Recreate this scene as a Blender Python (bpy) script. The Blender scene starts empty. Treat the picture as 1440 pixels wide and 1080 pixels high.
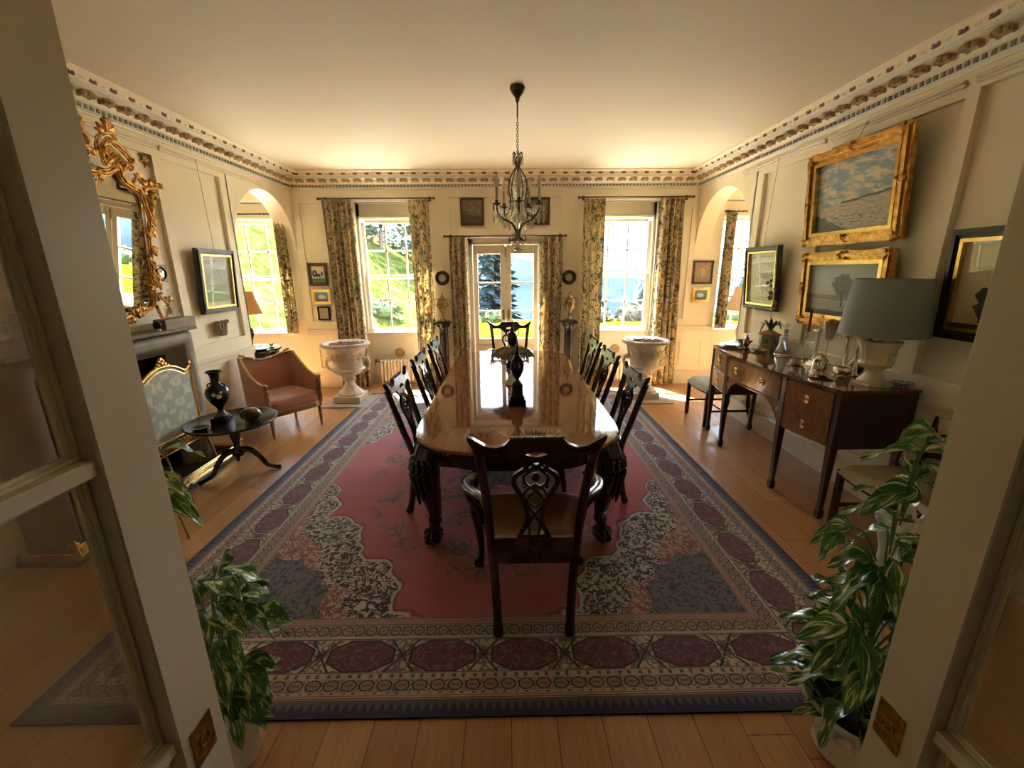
import bpy, math, random
import numpy as np
from mathutils import Vector, Matrix
random.seed(7)
PI = math.pi
SC = bpy.context.scene
COL = SC.collection
def rad(a): return a * PI / 180

# ------------------------------------------------------------------ node helpers
class E:
    """small wrapper that turns python arithmetic into math nodes"""
    nt = None
    def __init__(s, v): s.v = v
    @staticmethod
    def m(op, *a, clamp=False):
        n = E.nt.nodes.new('ShaderNodeMath'); n.operation = op; n.use_clamp = clamp
        for i, x in enumerate(a):
            x = x.v if isinstance(x, E) else x
            if isinstance(x, (int, float)): n.inputs[i].default_value = x
            else: E.nt.links.new(x, n.inputs[i])
        return E(n.outputs[0])
    def __add__(a, b): return E.m('ADD', a, b)
    __radd__ = __add__
    def __sub__(a, b): return E.m('SUBTRACT', a, b)
    def __rsub__(a, b): return E.m('SUBTRACT', b, a)
    def __mul__(a, b): return E.m('MULTIPLY', a, b)
    __rmul__ = __mul__
    def __truediv__(a, b): return E.m('DIVIDE', a, b)
def eabs(a): return E.m('ABSOLUTE', a)
def emin(a, b): return E.m('MINIMUM', a, b)
def emax(a, b): return E.m('MAXIMUM', a, b)
def esin(a): return E.m('SINE', a)
def efmod(a, b): return E.m('FLOORED_MODULO', a, b)
def esqrt(a): return E.m('SQRT', a)
def eatan2(a, b): return E.m('ARCTAN2', a, b)
def gt(a, b): return E.m('GREATER_THAN', a, b)
def lt(a, b): return E.m('LESS_THAN', a, b)
def sstep(a, lo, hi):
    n = E.nt.nodes.new('ShaderNodeMapRange'); n.interpolation_type = 'SMOOTHSTEP'
    E.nt.links.new(a.v, n.inputs[0]); n.inputs[1].default_value = lo; n.inputs[2].default_value = hi
    return E(n.outputs[0])
def band(a, lo, hi): return gt(a, lo) * lt(a, hi)
def vec(x, y, z=0.0):
    n = E.nt.nodes.new('ShaderNodeCombineXYZ')
    for i, c in enumerate((x, y, z)):
        if isinstance(c, E): E.nt.links.new(c.v, n.inputs[i])
        else: n.inputs[i].default_value = c
    return E(n.outputs[0])
def coord(kind='Object'):
    n = E.nt.nodes.new('ShaderNodeTexCoord'); return E(n.outputs[kind])
def sep(v):
    n = E.nt.nodes.new('ShaderNodeSeparateXYZ'); E.nt.links.new(v.v, n.inputs[0])
    return E(n.outputs[0]), E(n.outputs[1]), E(n.outputs[2])
def noise(v, scale=5, detail=2, rough=.5, dist=0):
    n = E.nt.nodes.new('ShaderNodeTexNoise'); E.nt.links.new(v.v, n.inputs['Vector'])
    n.inputs['Scale'].default_value = scale; n.inputs['Detail'].default_value = detail
    n.inputs['Roughness'].default_value = rough; n.inputs['Distortion'].default_value = dist
    return E(n.outputs[0])
def voro(v, scale=5, out='Distance', feat='F1', rnd=1.0):
    n = E.nt.nodes.new('ShaderNodeTexVoronoi'); E.nt.links.new(v.v, n.inputs['Vector']); n.feature = feat
    n.inputs['Scale'].default_value = scale; n.inputs['Randomness'].default_value = rnd
    return E(n.outputs[out])
def mix(f, a, b):
    n = E.nt.nodes.new('ShaderNodeMix'); n.data_type = 'RGBA'
    if isinstance(f, E): E.nt.links.new(f.v, n.inputs[0])
    else: n.inputs[0].default_value = f
    for i, c in ((6, a), (7, b)):
        if isinstance(c, E): E.nt.links.new(c.v, n.inputs[i])
        else: n.inputs[i].default_value = (*c, 1)
    return E(n.outputs[2])
def newmat(name):
    m = bpy.data.materials.new(name); m.use_nodes = True
    nt = m.node_tree; E.nt = nt
    b = nt.nodes['Principled BSDF']
    return m, nt, b
def setp(b, **k):
    names = dict(rough='Roughness', metal='Metallic', coat='Coat Weight', coatr='Coat Roughness', trans='Transmission Weight',
                 ior='IOR', spec='Specular IOR Level', sheen='Sheen Weight', alpha='Alpha', sss='Subsurface Weight')
    for a, v in k.items():
        if isinstance(v, E): E.nt.links.new(v.v, b.inputs[names[a]])
        else: b.inputs[names[a]].default_value = v
def setc(b, c):
    if isinstance(c, E): E.nt.links.new(c.v, b.inputs['Base Color'])
    else: b.inputs['Base Color'].default_value = (*c, 1)
def bump(b, h, strength=.3, dist=.01):
    n = E.nt.nodes.new('ShaderNodeBump'); n.inputs['Strength'].default_value = strength
    n.inputs['Distance'].default_value = dist
    E.nt.links.new(h.v, n.inputs['Height']); E.nt.links.new(n.outputs[0], b.inputs['Normal'])
def plain(name, c, rough=.5, metal=0, var=0, vs=8, c2=None, bmp=0, bs=60, **k):
    m, nt, b = newmat(name)
    setp(b, rough=rough, metal=metal, **k)
    if var or c2:
        co = coord(); n = noise(co, vs, 4)
        setc(b, mix(sstep(n, .3, .7), c, c2 or tuple(min(1, x * (1 + var)) for x in c)))
    else: setc(b, c)
    if bmp:
        bump(b, noise(coord(), bs, 3), bmp, .004)
    return m
# ------------------------------------------------------------------ materials
M = {}
M['wall'] = plain('ivory_paint', (.84, .765, .575), .55, var=.03, vs=3, bmp=.08, bs=40)
M['hall_paint'] = plain('low_bounce_hall_paint', (.16, .11, .065), .6)  # made-up dark colour so the unseen hall bounces little light
M['ceiling'] = plain('ceiling_paint', (.70, .63, .475), .7, var=.02, vs=2)
M['trim'] = plain('cream_gloss', (.77, .69, .53), .35)
M['sash'] = plain('white_sash_paint', (.83, .79, .69), .35)
M['blue_mould'] = plain('pale_blue_moulding', (.66, .68, .60), .5)
M['tan_orn'] = plain('tan_leaf_ornament', (.50, .35, .19), .6, c2=(.36, .25, .13), vs=60)
M['mauve_orn'] = plain('mauve_ornament', (.2, .11, .1), .6, c2=(.13, .085, .08), vs=60)
M['dentil'] = plain('dentil_grey', (.27, .23, .20), .6)
M['mahog'] = plain('mahogany', (.016, .0055, .0035), .22, c2=(.028, .008, .005), vs=14, coat=.2, coatr=.12)
M['mahog_red'] = plain('red_mahogany', (.045, .013, .007), .25, c2=(.028, .0085, .005), vs=14, coat=.2, coatr=.15)
M['leather'] = plain('brown_leather', (.16, .062, .022), .32, c2=(.11, .042, .016), vs=9, bmp=.1, bs=300)
M['gilt'] = plain('gilded_carving', (.72, .42, .12), .3, 1, c2=(.4, .2, .05), vs=25, bmp=.4, bs=90)
M['gilt_bright'] = plain('bright_gilt', (.88, .60, .22), .24, 1, c2=(.72, .45, .14), vs=30)
M['gilt_pale'] = plain('pale_gilt_wood', (.55, .36, .17), .35, .7, c2=(.33, .19, .08), vs=40)
M['brass'] = plain('brass', (.83, .62, .30), .22, 1, c2=(.6, .42, .18), vs=30)
M['brass_dull'] = plain('aged_brass', (.58, .38, .13), .28, 1, c2=(.34, .2, .06), vs=50)
M['silver'] = plain('silver', (.90, .85, .78), .16, 1, c2=(.72, .64, .56), vs=18)
M['bronze'] = plain('dark_bronze', (.14, .10, .065), .35, .85, c2=(.07, .05, .03), vs=30)
M['black'] = plain('black_lacquer', (.012, .011, .012), .18)
M['blackframe'] = plain('ebonised_frame', (.02, .018, .02), .3)
M['brownframe'] = plain('brown_frame', (.10, .045, .025), .35, c2=(.06, .025, .015), vs=20)
M['stone'] = plain('cream_stone', (.72, .66, .52), .8, c2=(.62, .56, .43), vs=12, bmp=.25, bs=60)
M['mantel'] = plain('grey_brown_limestone', (.30, .255, .19), .75, c2=(.22, .18, .13), vs=6, bmp=.2, bs=50)
M['added_bounce_slab'] = plain('bounce_slab_stone', (.44, .41, .34), .8, c2=(.38, .355, .29), vs=2)
M['slate'] = plain('slate_hearth', (.10, .095, .085), .5, c2=(.06, .055, .05), vs=5)
M['soot'] = plain('sooty_brick', (.02, .016, .014), .9, c2=(.035, .028, .022), vs=8)
M['radiator'] = plain('radiator_enamel', (.75, .69, .55), .4)
M['shell'] = plain('tan_shell', (.58, .36, .17), .6, c2=(.48, .28, .12), vs=20)
M['pink'] = plain('rose_velvet', (.52, .235, .165), .75, c2=(.44, .19, .13), vs=7, sheen=.4)
M['seat_green'] = plain('pale_sage_damask', (.42, .42, .28), .8, c2=(.36, .35, .22), vs=30, sheen=.2)
M['seat_khaki'] = plain('olive_damask', (.32, .25, .12), .8, c2=(.27, .21, .095), vs=30, sheen=.2)
M['potwhite'] = plain('white_ceramic', (.75, .74, .70), .25)
M['cream_ceramic'] = plain('cream_ceramic', (.80, .74, .56), .3, c2=(.74, .67, .48), vs=15)
M['bluegrey_shade'] = plain('blue_grey_linen', (.30, .35, .35), .85, bmp=.2, bs=500)
M['orange_shade'] = plain('orange_card', (.58, .29, .10), .8)
M['cream_shade'] = plain('peach_card', (.78, .56, .36), .8)
M['wax_red'] = plain('red_wax', (.33, .02, .02), .45)
M['wax_white'] = plain('ivory_candle_tube', (.50, .47, .38), .5)
M['potpourri'] = plain('dried_petals', (.16, .05, .03), .9, c2=(.45, .2, .12), vs=60)
M['soil'] = plain('soil', (.03, .02, .012), .95)
M['stem'] = plain('green_stem', (.10, .2, .05), .5)
M['orchid_leaf'] = plain('orchid_leaf', (.03, .09, .035), .35, c2=(.10, .2, .06), vs=12)
M['orchid_petal'] = plain('brown_orchid_petal', (.22, .08, .03), .5, c2=(.45, .25, .1), vs=70)
M['terracotta'] = plain('terracotta_roof', (.28, .13, .07), .6)
M['sage_box'] = plain('sage_ceramic', (.40, .42, .28), .5)
M['blue_china'] = plain('blue_and_white_china', (.72, .76, .8), .2, c2=(.06, .12, .3), vs=60)
M['amber'] = plain('amber_glaze', (.42, .22, .05), .2)
M['dark_glaze'] = plain('dark_green_glaze', (.03, .035, .03), .2)
M['pearl'] = plain('pear_glaze', (.62, .5, .2), .3)
M['bulb'] = plain('frosted_bulb', (.88, .84, .74), .3)
M['marble_dark'] = plain('dark_veined_marble', (.022, .017, .02), .14, c2=(.10, .07, .065), vs=9)
M['bark'] = plain('tree_bark', (.05, .035, .025), .9, c2=(.09, .065, .045), vs=10)
M['needles'] = plain('blue_green_needles', (.016, .032, .034), .8, c2=(.010, .021, .023), vs=3)
M['pine'] = plain('dark_pine_needles', (.028, .048, .018), .8, c2=(.045, .068, .026), vs=3)
M['shrubleaf'] = plain('shrub_leaves', (.045, .07, .016), .7, c2=(.06, .075, .02), vs=6)
M['reed'] = plain('dry_grass_heads', (.07, .055, .035), .9)
M['card'] = plain('cream_mount', (.72, .66, .52), .7)
M['paper'] = plain('folded_paper', (.75, .72, .66), .7)
M['egg'] = plain('tortoiseshell_stone', (.30, .20, .09), .15, c2=(.05, .04, .03), vs=16, metal=.3)

def glass_mat(name, tint=(1, 1, 1), rough=0.0, k=1.0, film=None):
    # thin window glass: clear transmission with a fresnel reflection
    m, nt, b = newmat(name); nt.nodes.remove(b)
    out = nt.nodes['Material Output']
    t = nt.nodes.new('ShaderNodeBsdfTransparent'); t.inputs[0].default_value = (*tint, 1)
    g = nt.nodes.new('ShaderNodeBsdfGlossy'); g.inputs['Roughness'].default_value = rough
    geo = nt.nodes.new('ShaderNodeNewGeometry'); dt = nt.nodes.new('ShaderNodeVectorMath'); dt.operation = 'DOT_PRODUCT'
    nt.links.new(geo.outputs['Normal'], dt.inputs[0]); nt.links.new(geo.outputs['Incoming'], dt.inputs[1])
    ct = 1 - eabs(E(dt.outputs['Value'])); mu = E.m('MULTIPLY', ct * ct * ct * ct * ct * .96 + .04, k, clamp=True)
    mx = nt.nodes.new('ShaderNodeMixShader')
    nt.links.new(mu.v, mx.inputs[0]); nt.links.new(t.outputs[0], mx.inputs[1]); nt.links.new(g.outputs[0], mx.inputs[2])
    if film:
        d = nt.nodes.new('ShaderNodeBsdfDiffuse'); d.inputs[0].default_value = (*film[1], 1)
        m2 = nt.nodes.new('ShaderNodeMixShader'); m2.inputs[0].default_value = film[0]
        nt.links.new(mx.outputs[0], m2.inputs[1]); nt.links.new(d.outputs[0], m2.inputs[2]); mx = m2
    nt.links.new(mx.outputs[0], out.inputs[0])
    return m
M['pane'] = glass_mat('window_glass', (.98, .98, .97))
M['door_pane'] = glass_mat('dust_reflection_glass', (.95, .94, .90), .15, 2.5, (.32, (.40, .33, .21)))  # tan film stands in for the reflected hall, with some dust
M['picglass'] = glass_mat('picture_glass', (1, 1, 1), 0.0, .7)
M['crystal'] = glass_mat('cut_crystal', (.96, .96, .94), .04, 3.5, (.13, (.85, .82, .74)))
m, nt, b = newmat('mirror_glass'); setc(b, (.80, .82, .78)); setp(b, metal=1, rough=.01); M['mirror'] = m

# old oak floor boards running towards the windows
m, nt, b = newmat('oak_floor_boards')
x, y, z = sep(coord())
W = .178
bi = E.m('FLOOR', x / W)
h1 = voro(vec(bi * 3.17, 0.0), 1.0, 'Color'); h1r, h1g, h1b = sep(h1)
joint = E.m('FLOOR', (y + h1r * 5) / 2.6)
rr = voro(vec(bi * 1.37 + 5, joint * 2.1), 1.0, 'Color'); r1, r2, r3 = sep(rr)
grain = noise(vec(x * 22 + r1 * 30, y * 1.6, r2 * 9), 3, 5, .6, .4)
fx = efmod(x, W); gapx = lt(fx, .0035)
fy = efmod(y + h1r * 5, 2.6); gapy = lt(fy, .004)
base = mix(r1, (.44, .20, .065), (.60, .32, .125))
base = mix(sstep(grain, .35, .75) * .55, base, (.33, .14, .045))
base = mix(emax(gapx, gapy) * .85, base, (.05, .02, .01))
setc(b, base); setp(b, rough=.24 + grain * .16, coat=.25, coatr=.2)
bump(b, emax(gapx, gapy) * -1.0 + grain * .1, .25, .003)
M['floor'] = m

# glossy table top: quartered mahogany veneer
m, nt, b = newmat('polished_table_veneer')
x, y, z = sep(coord())
g = noise(vec(x * 16, y * .8, 0.0), 2.2, 5, .6, .3)
c = mix(sstep(g, .3, .7), (.215, .078, .037), (.19, .066, .032))
c = mix(band(eabs(x), .548, .556) * .6, c, (.4, .22, .09))
setc(b, c); setp(b, rough=.06, coat=.6, coatr=.04, spec=.5)
M['tabletop'] = m
# sideboard veneer
m, nt, b = newmat('sideboard_veneer')
x, y, z = sep(coord())
g = noise(vec(x * 3, y * 6, z * 2.2), 3, 5, .6, 1.2)
c = mix(sstep(g, .3, .72), (.32, .155, .05), (.21, .095, .03))
setc(b, c); setp(b, rough=.2, coat=.5, coatr=.1)
M['veneer'] = m
m, nt, b = newmat('sideboard_top_veneer')
x, y, z = sep(coord())
g = noise(vec(x * 9, y * 1.2, 0.0), 3, 5, .6, .5)
setc(b, mix(sstep(g, .3, .7), (.20, .07, .028), (.11, .036, .016))); setp(b, rough=.1, coat=.7, coatr=.06)
M['sbtop'] = m

# chintz curtain fabric
def chintz(name, dark=1.0):
    m, nt, b = newmat(name)
    u, v, w = sep(coord('UV'))
    p = vec(u, v, 0.0)
    wob = noise(p, 3.0, 3)
    p2 = vec(u + wob * .15, v + wob * .1, 0.0)
    strip = esin(u * 18 + wob * 3)
    c = mix(sstep(noise(p2, 9, 3), .40, .5), (.62, .52, .33), (.74, .62, .38))
    leaf = noise(vec(u * 1.4, v, 0.0), 13, 4, .62, 1.6)
    c = mix(sstep(leaf, .53, .565), c, (.11, .12, .06))
    c = mix(sstep(noise(vec(u * 1.3, v, 3.3), 9, 3, .6, .8), .60, .64) * .85, c, (.09, .12, .10))
    c = mix(sstep(strip, .35, .8) * .3, c, (.25, .19, .08))
    fl = voro(vec(u, v, 1.0), 11, 'Distance')
    vc = voro(vec(u, v, 1.0), 11, 'Color'); a1, a2, a3 = sep(vc)
    flower = lt(fl, .32) * gt(a1, .45)
    c = mix(flower * gt(a2, .45) * .85, c, (.36, .105, .06))
    c = mix(flower * lt(a2, .25) * .8, c, (.60, .50, .36))
    c = mix(flower * band(a2, .25, .45) * .8, c, (.13, .10, .17))
    c = mix(lt(fl, .1) * gt(a1, .45), c, (.6, .42, .16))
    c = mix(sstep(noise(vec(u, v, 7.0), 60, 2), .62, .66) * .8, c, (.05, .035, .03))
    setc(b, c); setp(b, rough=.85, sheen=.15)
    # a little light passes through the cotton
    out = nt.nodes['Material Output']
    tr = nt.nodes.new('ShaderNodeBsdfTranslucent'); nt.links.new(c.v, tr.inputs[0])
    mx = nt.nodes.new('ShaderNodeMixShader'); mx.inputs[0].default_value = .36
    nt.links.new(b.outputs[0], mx.inputs[1]); nt.links.new(tr.outputs[0], mx.inputs[2])
    nt.links.new(mx.outputs[0], out.inputs[0])
    return m
M['chintz'] = chintz('floral_chintz')

# the carpet
HX, HY = 1.83, 2.322
def carpet_material():
    m, nt, b = newmat('woven_persian_carpet')
    x, y, z = sep(coord())
    ax, ay = eabs(x), eabs(y)
    dx, dy = HX - ax, HY - ay
    d = emin(dx, dy)
    side = lt(dx, dy)
    s = side * y + (1 - side) * x
    wv = noise(vec(x, y, 0.0), 9, 3)
    fine = noise(vec(x, y, 4.0), 130, 2)
    squig = lambda sc, off, w, ds=0: lt(eabs(noise(vec(x, y, off), sc, 1.5, .5, ds) - .5), w)
    cream, navy, rose = (.56, .45, .33), (.022, .022, .058), (.26, .036, .03)
    tan, maroon, dark = (.44, .28, .20), (.20, .036, .045), (.035, .016, .022)
    # borders ------------------------------------------------------------
    c = mix(sstep(wv, .3, .7), cream, (.46, .36, .27))
    # navy saw-tooth outer guard
    tooth = .022 + eabs(efmod(s, .036) - .018) * 2.2
    nav = mix(gt(d, tooth) * lt(d, .073), navy, (.10, .10, .11))
    c = mix(lt(d, .073), c, nav)
    c = mix(band(d, .076, .081) + band(d, .088, .091), c, rose)
    # dotted rows
    for lo, hi in ((.094, .106), (.166, .19)):
        dot = band(d, lo + .002, hi - .002) * lt(efmod(s, .09), .014)
        dot2 = band(d, lo + .003, hi - .004) * band(efmod(s, .09), .05, .066)
        c = mix(dot, c, rose); c = mix(dot2 * .8, c, dark)
    # scroll band of linked cartouches
    def links(c, lo, hi, pitch, col):
        mid = (lo + hi) / 2; hw = (hi - lo) / 2
        e = efmod(s, pitch) - pitch / 2
        q = esqrt(e * e * (1 / (pitch * .44) ** 2) + (d - mid) * (d - mid) * (1 / (hw * .92) ** 2))
        ib = band(d, lo, hi)
        c = mix(ib * band(q, .80, 1.0), c, dark)
        c = mix(ib * lt(q, .80) * .55, c, col)
        c = mix(ib * gt(q, 1.0) * squig(70, 13, .07) * .7, c, dark)
        c = mix(ib * lt(eabs(eabs(e) - pitch * .16) + eabs(d - mid) * .7, pitch * .05), c, dark)
        c = mix(ib * lt(q, .18), c, rose)
        return c
    c = links(c, .107, .163, .075, (.17, .11, .10))
    # main border of octagonal medallions
    P = .371
    ib = band(d, .196, .364)
    ground = mix(sstep(noise(vec(x, y, 2.0), 5, 2), .4, .6), (.60, .50, .33), (.48, .38, .27))
    ground = mix(squig(24, 9, .055) * .7, ground, dark)
    c = mix(ib, c, ground)
    e = eabs(efmod(s, P) - P / 2)
    q = emax(emax(e / .142, eabs(d - .28) / .078), (e / .142 + eabs(d - .28) / .078) / 1.42)
    med = mix(squig(32, 2, .07, 1.0) * .75, maroon, (.045, .035, .06))
    med = mix(squig(20, 5, .025) * .7, med, (.25, .17, .14))
    med = mix(squig(22, 6, .02) * .5, med, rose)
    c = mix(ib * lt(q, 1.07), c, dark)
    c = mix(ib * lt(q, .98), c, med)
    # little sprigs between the medallions
    e2 = eabs(efmod(s + P / 2, P) - P / 2)
    sp = lt(e2 + eabs(d - .28) * .7, .03)
    c = mix(ib * sp * .8, c, (.12, .10, .12))
    c = mix(ib * gt(q, 1.12) * lt(eabs(e2 - eabs(d - .28) * .75), .006), c, dark)
    c = mix(ib * gt(q, 1.15) * lt(eabs(d - .28), .003), c, dark)
    c = mix(band(d, .366, .371) + band(d, .192, .195), c, dark)
    c = links(c, .386, .448, .058, (.20, .13, .10))
    c = mix(band(d, .448, .500), c, mix(squig(60, 3, .05) * .3, tan, rose))
    c = mix(band(d, .452, .455) + band(d, .493, .496), c, dark)
    # field --------------------------------------------------------------
    fade = sstep(noise(vec(x, y, 11.0), 1.3, 3), .3, .7)
    field = mix(fade, (.44, .075, .075), (.52, .13, .12))
    field = mix(sstep(noise(vec(x * .4, y * 3, 1.0), 3, 3), .5, .8) * .4, field, (.46, .17, .13))
    # floral sprays drifting round the central medallion
    r = esqrt(x * x * 1.15 + y * y * .5)
    spray = sstep(noise(vec(x, y, 21.0), 3.0, 2), .46, .52) * sstep(r, .22, .35) * sstep(1.15 - r, .0, .12)
    twig = emax(squig(9, 31, .045, .9), lt(voro(vec(x, y, 6.0), 32), .27) * gt(noise(vec(x, y, 3.0), 15, 1), .5))
    field = mix(spray * twig * .9, field, (.055, .06, .075))
    field = mix(spray * .28, field, (.30, .15, .12))
    mr = r + esin(eatan2(y, x) * 16) * .02
    medal = mix(squig(20, 41, .08, .6) * .8, (.17, .12, .09), dark)
    field = mix(lt(mr, .34), field, medal)
    # spandrels
    a, bb = ax / 1.33, ay / 1.82
    k = a + bb
    along = a - bb
    scal = eabs(esin(along * 6.3 + .75)) * .11 + (noise(vec(ax, ay, 8.0), 6, 2) - .5) * .16 + eabs(esin(along * 16)) * .02
    t = k + scal - 1.365
    t = t + sstep(a, .90, 1.0) * .08
    sq = mix(squig(27, 51, .085, .8), (.58, .47, .35), dark)
    sq = mix(squig(14, 55, .02) * .9, sq, (.52, .45, .34))
    or_ = mix(squig(27, 61, .075, .8) * .85, (.54, .34, .22), maroon)
    dc = esqrt((1.33 - ax) * (1.33 - ax) + (1.82 - ay) * (1.82 - ay))
    ang = eatan2(1.82 - ay, 1.33 - ax)
    bl = mix(squig(24, 71, .08, .8), (.050, .052, .072), (.17, .15, .13))
    sp_c = mix(gt(t, .25), sq, or_)
    sp_c = mix(lt(dc + eabs(esin(ang * 8)) * .035, .50), sp_c, bl)
    field = mix(gt(t, 0.0), field, sp_c)
    field = mix(band(t, -.012, .006), field, (.52, .46, .35))
    field = mix(band(t, -.03, -.018) * .6, field, dark)
    c = mix(gt(d, .499), c, field)
    # abrash and pile
    c = mix(sstep(noise(vec(x * .25, y * 5, 0.0), 2.2, 3), .45, .75) * .18, c, (.30, .22, .18))
    c = mix(fine * .25, c, (.08, .05, .05))
    setc(b, c); setp(b, rough=.9, sheen=.2)
    bump(b, fine, .35, .003)
    return m
M['carpet'] = carpet_material()

# damask for the screen
m, nt, b = newmat('silk_damask')
x, y, z = sep(coord())
ny = eabs(efmod(y + .0, .20) - .10); nz = efmod(z, .30)
q = esin(ny * 55) * esin(nz * 36) + (noise(vec(y, z, 0.0), 26, 3) - .5) * 3.2
setc(b, mix(sstep(q, .1, .35), (.335, .385, .30), (.53, .55, .44))); setp(b, rough=.45, sheen=.3)
M['damask'] = m

# pictures
def picture(name, kind, axis='y'):
    m, nt, b = newmat(name)
    u, v, w = sep(coord('UV'))
    p = vec(u, v, 0.0)
    if kind == 'coast':
        cl = noise(vec(u * 1.4, v * 2.6 + u * .5, 0.0), 3.4, 6, .6)
        c = mix(sstep(cl, .42, .6), (.27, .37, .44), (.74, .66, .50))
        c = mix(sstep(noise(vec(u, v * 2, 4.0), 7, 4), .55, .7) * .5, c, (.16, .155, .14))
        hz = v - u * .10 + (noise(p, 6, 2) - .5) * .04
        c = mix(lt(hz, .36), c, mix(sstep(noise(vec(u, v * 4, 0.0), 9, 5, .7), .42, .62), (.62, .52, .38), (.34, .34, .30)))
        c = mix(band(hz, .35, .385) * gt(u, .35), c, (.10, .105, .115))
        rk = gt(noise(vec(u * 1.5, v * 4, 7.0), 8, 4, .7), .57) * band(v, .08, .25)
        c = mix(rk * .9, c, (.07, .08, .10))
        c = mix(lt(v + u * .55 + (noise(p, 9, 3) - .5) * .12, .27) * .8, c, (.085, .115, .09))
    elif kind == 'tree':
        c = mix(sstep(v + (noise(vec(u * .6, v * 2, 0.0), 3, 4) - .5) * .7, .25, .8), (.62, .58, .46), (.46, .55, .55))
        c = mix(sstep(noise(vec(u, v * 2, 5.0), 4, 4), .55, .7) * .6, c, (.42, .36, .27))
        c = mix(band(v + (noise(p, 5, 3) - .5) * .06, .30, .40) * lt(u, .65), c, (.24, .28, .28))
        c = mix(lt(v + (noise(vec(u, v * 6, 0.0), 4, 4) - .5) * .1, .28), c, mix(noise(vec(u, v * 5, 2.0), 8, 4), (.22, .30, .31), (.50, .50, .40)))
        tr = esqrt((u - .52) * (u - .52) * 1.8 + (v - .60) * (v - .60)) + (noise(p, 9, 5, .8) - .5) * .34
        c = mix(lt(tr, .21), c, mix(noise(p, 25, 3), (.09, .12, .10), (.22, .25, .20)))
        c = mix(band(u + (v - .3) * .04, .505, .53) * band(v, .18, .5), c, (.05, .055, .05))
        tr2 = esqrt((u - .90) * (u - .90) * 1.8 + (v - .55) * (v - .55)) + (noise(p, 11, 4, .7) - .5) * .17
        c = mix(lt(tr2, .17), c, (.08, .10, .09))
        c = mix(lt(v + (noise(p, 7, 3) - .5) * .1, .09), c, (.09, .11, .08))
    elif kind == 'flowers':
        c = mix(sstep(v, .0, .9), (.70, .58, .40), (.80, .70, .52))
        for (fu, fv, fr, col) in ((.50, .74, .10, (.42, .08, .07)), (.88, .66, .10, (.4, .15, .1)), (.55, .52, .10, (.035, .06, .03)), (.35, .38, .12, (.03, .05, .03)), (.68, .36, .12, (.03, .055, .03)), (.45, .15, .16, (.025, .04, .022)), (.8, .2, .15, (.03, .05, .03)), (.3, .25, .08, (.04, .07, .035))):
            q = esqrt((u - fu) * (u - fu) + (v - fv) * (v - fv) * 1.6) + (noise(p, 14, 3) - .5) * .13
            c = mix(lt(q, fr), c, col)
        c = mix(lt(v, .05), c, (.12, .08, .04))
    elif kind == 'cockerel':
        c = mix(lt(v, .27), (.56, .52, .42), mix(noise(p, 12, 2), (.10, .2, .22), (.05, .09, .10)))
        q = esqrt((u - .52) * (u - .52) + (v - .42) * (v - .42) * 1.8)
        c = mix(lt(q, .17), c, (.03, .03, .04))
        q = esqrt((u - .25) * (u - .25) + (v - .56) * (v - .56))
        c = mix(band(q, .06, .20), c, (.035, .03, .03))
        q = esqrt((u - .80) * (u - .80) * 2 + (v - .55) * (v - .55))
        c = mix(lt(q, .11), c, (.05, .03, .03))
        c = mix(lt(esqrt((u - .5) * (u - .5) + (v - .33) * (v - .33)), .07), c, (.6, .58, .5))
    elif kind == 'bluebird':
        c = mix(noise(p, 6, 3), (.08, .22, .30), (.20, .42, .5))
        q = esqrt((u - .5) * (u - .5) * .5 + (v - .48) * (v - .48)) + (noise(p, 8, 2) - .5) * .12
        c = mix(lt(q, .2), c, (.62, .66, .62))
        c = mix(lt(v, .16), c, (.18, .13, .09))
    elif kind == 'print':
        c = mix(sstep(noise(p, 7, 5, .7), .42, .62), (.24, .175, .10), (.42, .34, .22))
        q = esqrt((u - .52) * (u - .52) * 1.4 + (v - .5) * (v - .5)) + (noise(p, 9, 3) - .5) * .2
        c = mix(lt(q, .22) * .5, c, (.5, .42, .28))
    elif kind == 'olive':
        c = mix(sstep(noise(vec(u, v, 1.0), 5, 5, .7), .4, .65), (.16, .14, .08), (.30, .27, .16))
        c = mix(lt(v + (noise(p, 8, 3) - .5) * .2, .35) * .7, c, (.11, .08, .045))
    elif kind == 'sketch':
        c = mix(gt(noise(p, 20, 3), .56) * .6, (.50, .44, .32), (.2, .15, .1))
    elif kind == 'grove':  # green lawn reflected in the glass, painted in as the print
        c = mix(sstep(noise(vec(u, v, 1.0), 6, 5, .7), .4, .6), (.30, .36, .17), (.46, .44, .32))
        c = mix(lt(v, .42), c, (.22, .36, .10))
    setc(b, c); setp(b, rough=.45)
    return m

# variegated leaf
m, nt, b = newmat('variegated_leaf')
u, v, w = sep(coord('UV'))
ox, oy, oz = sep(coord())
st = noise(vec(eabs(u - .5) * 1.2 + ox * 6, v * 1.6 - eabs(u - .5) * 2.6 + oy * 6, oz * 6), 2.6, 3, .55, .6)
c = mix(sstep(st, .55, .585), (.04, .14, .03), (.68, .70, .36))
c = mix(band(st, .47, .56) * .55, c, (.13, .30, .06))
c = mix(lt(eabs(u - .5), .018), c, (.25, .38, .14))
setc(b, c); setp(b, rough=.3, coat=.2)
out = nt.nodes['Material Output']
tr = nt.nodes.new('ShaderNodeBsdfTranslucent'); nt.links.new(c.v, tr.inputs[0])
mx = nt.nodes.new('ShaderNodeMixShader'); mx.inputs[0].default_value = .2
nt.links.new(b.outputs[0], mx.inputs[1]); nt.links.new(tr.outputs[0], mx.inputs[2]); nt.links.new(mx.outputs[0], out.inputs[0])
M['leaf'] = m
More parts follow.
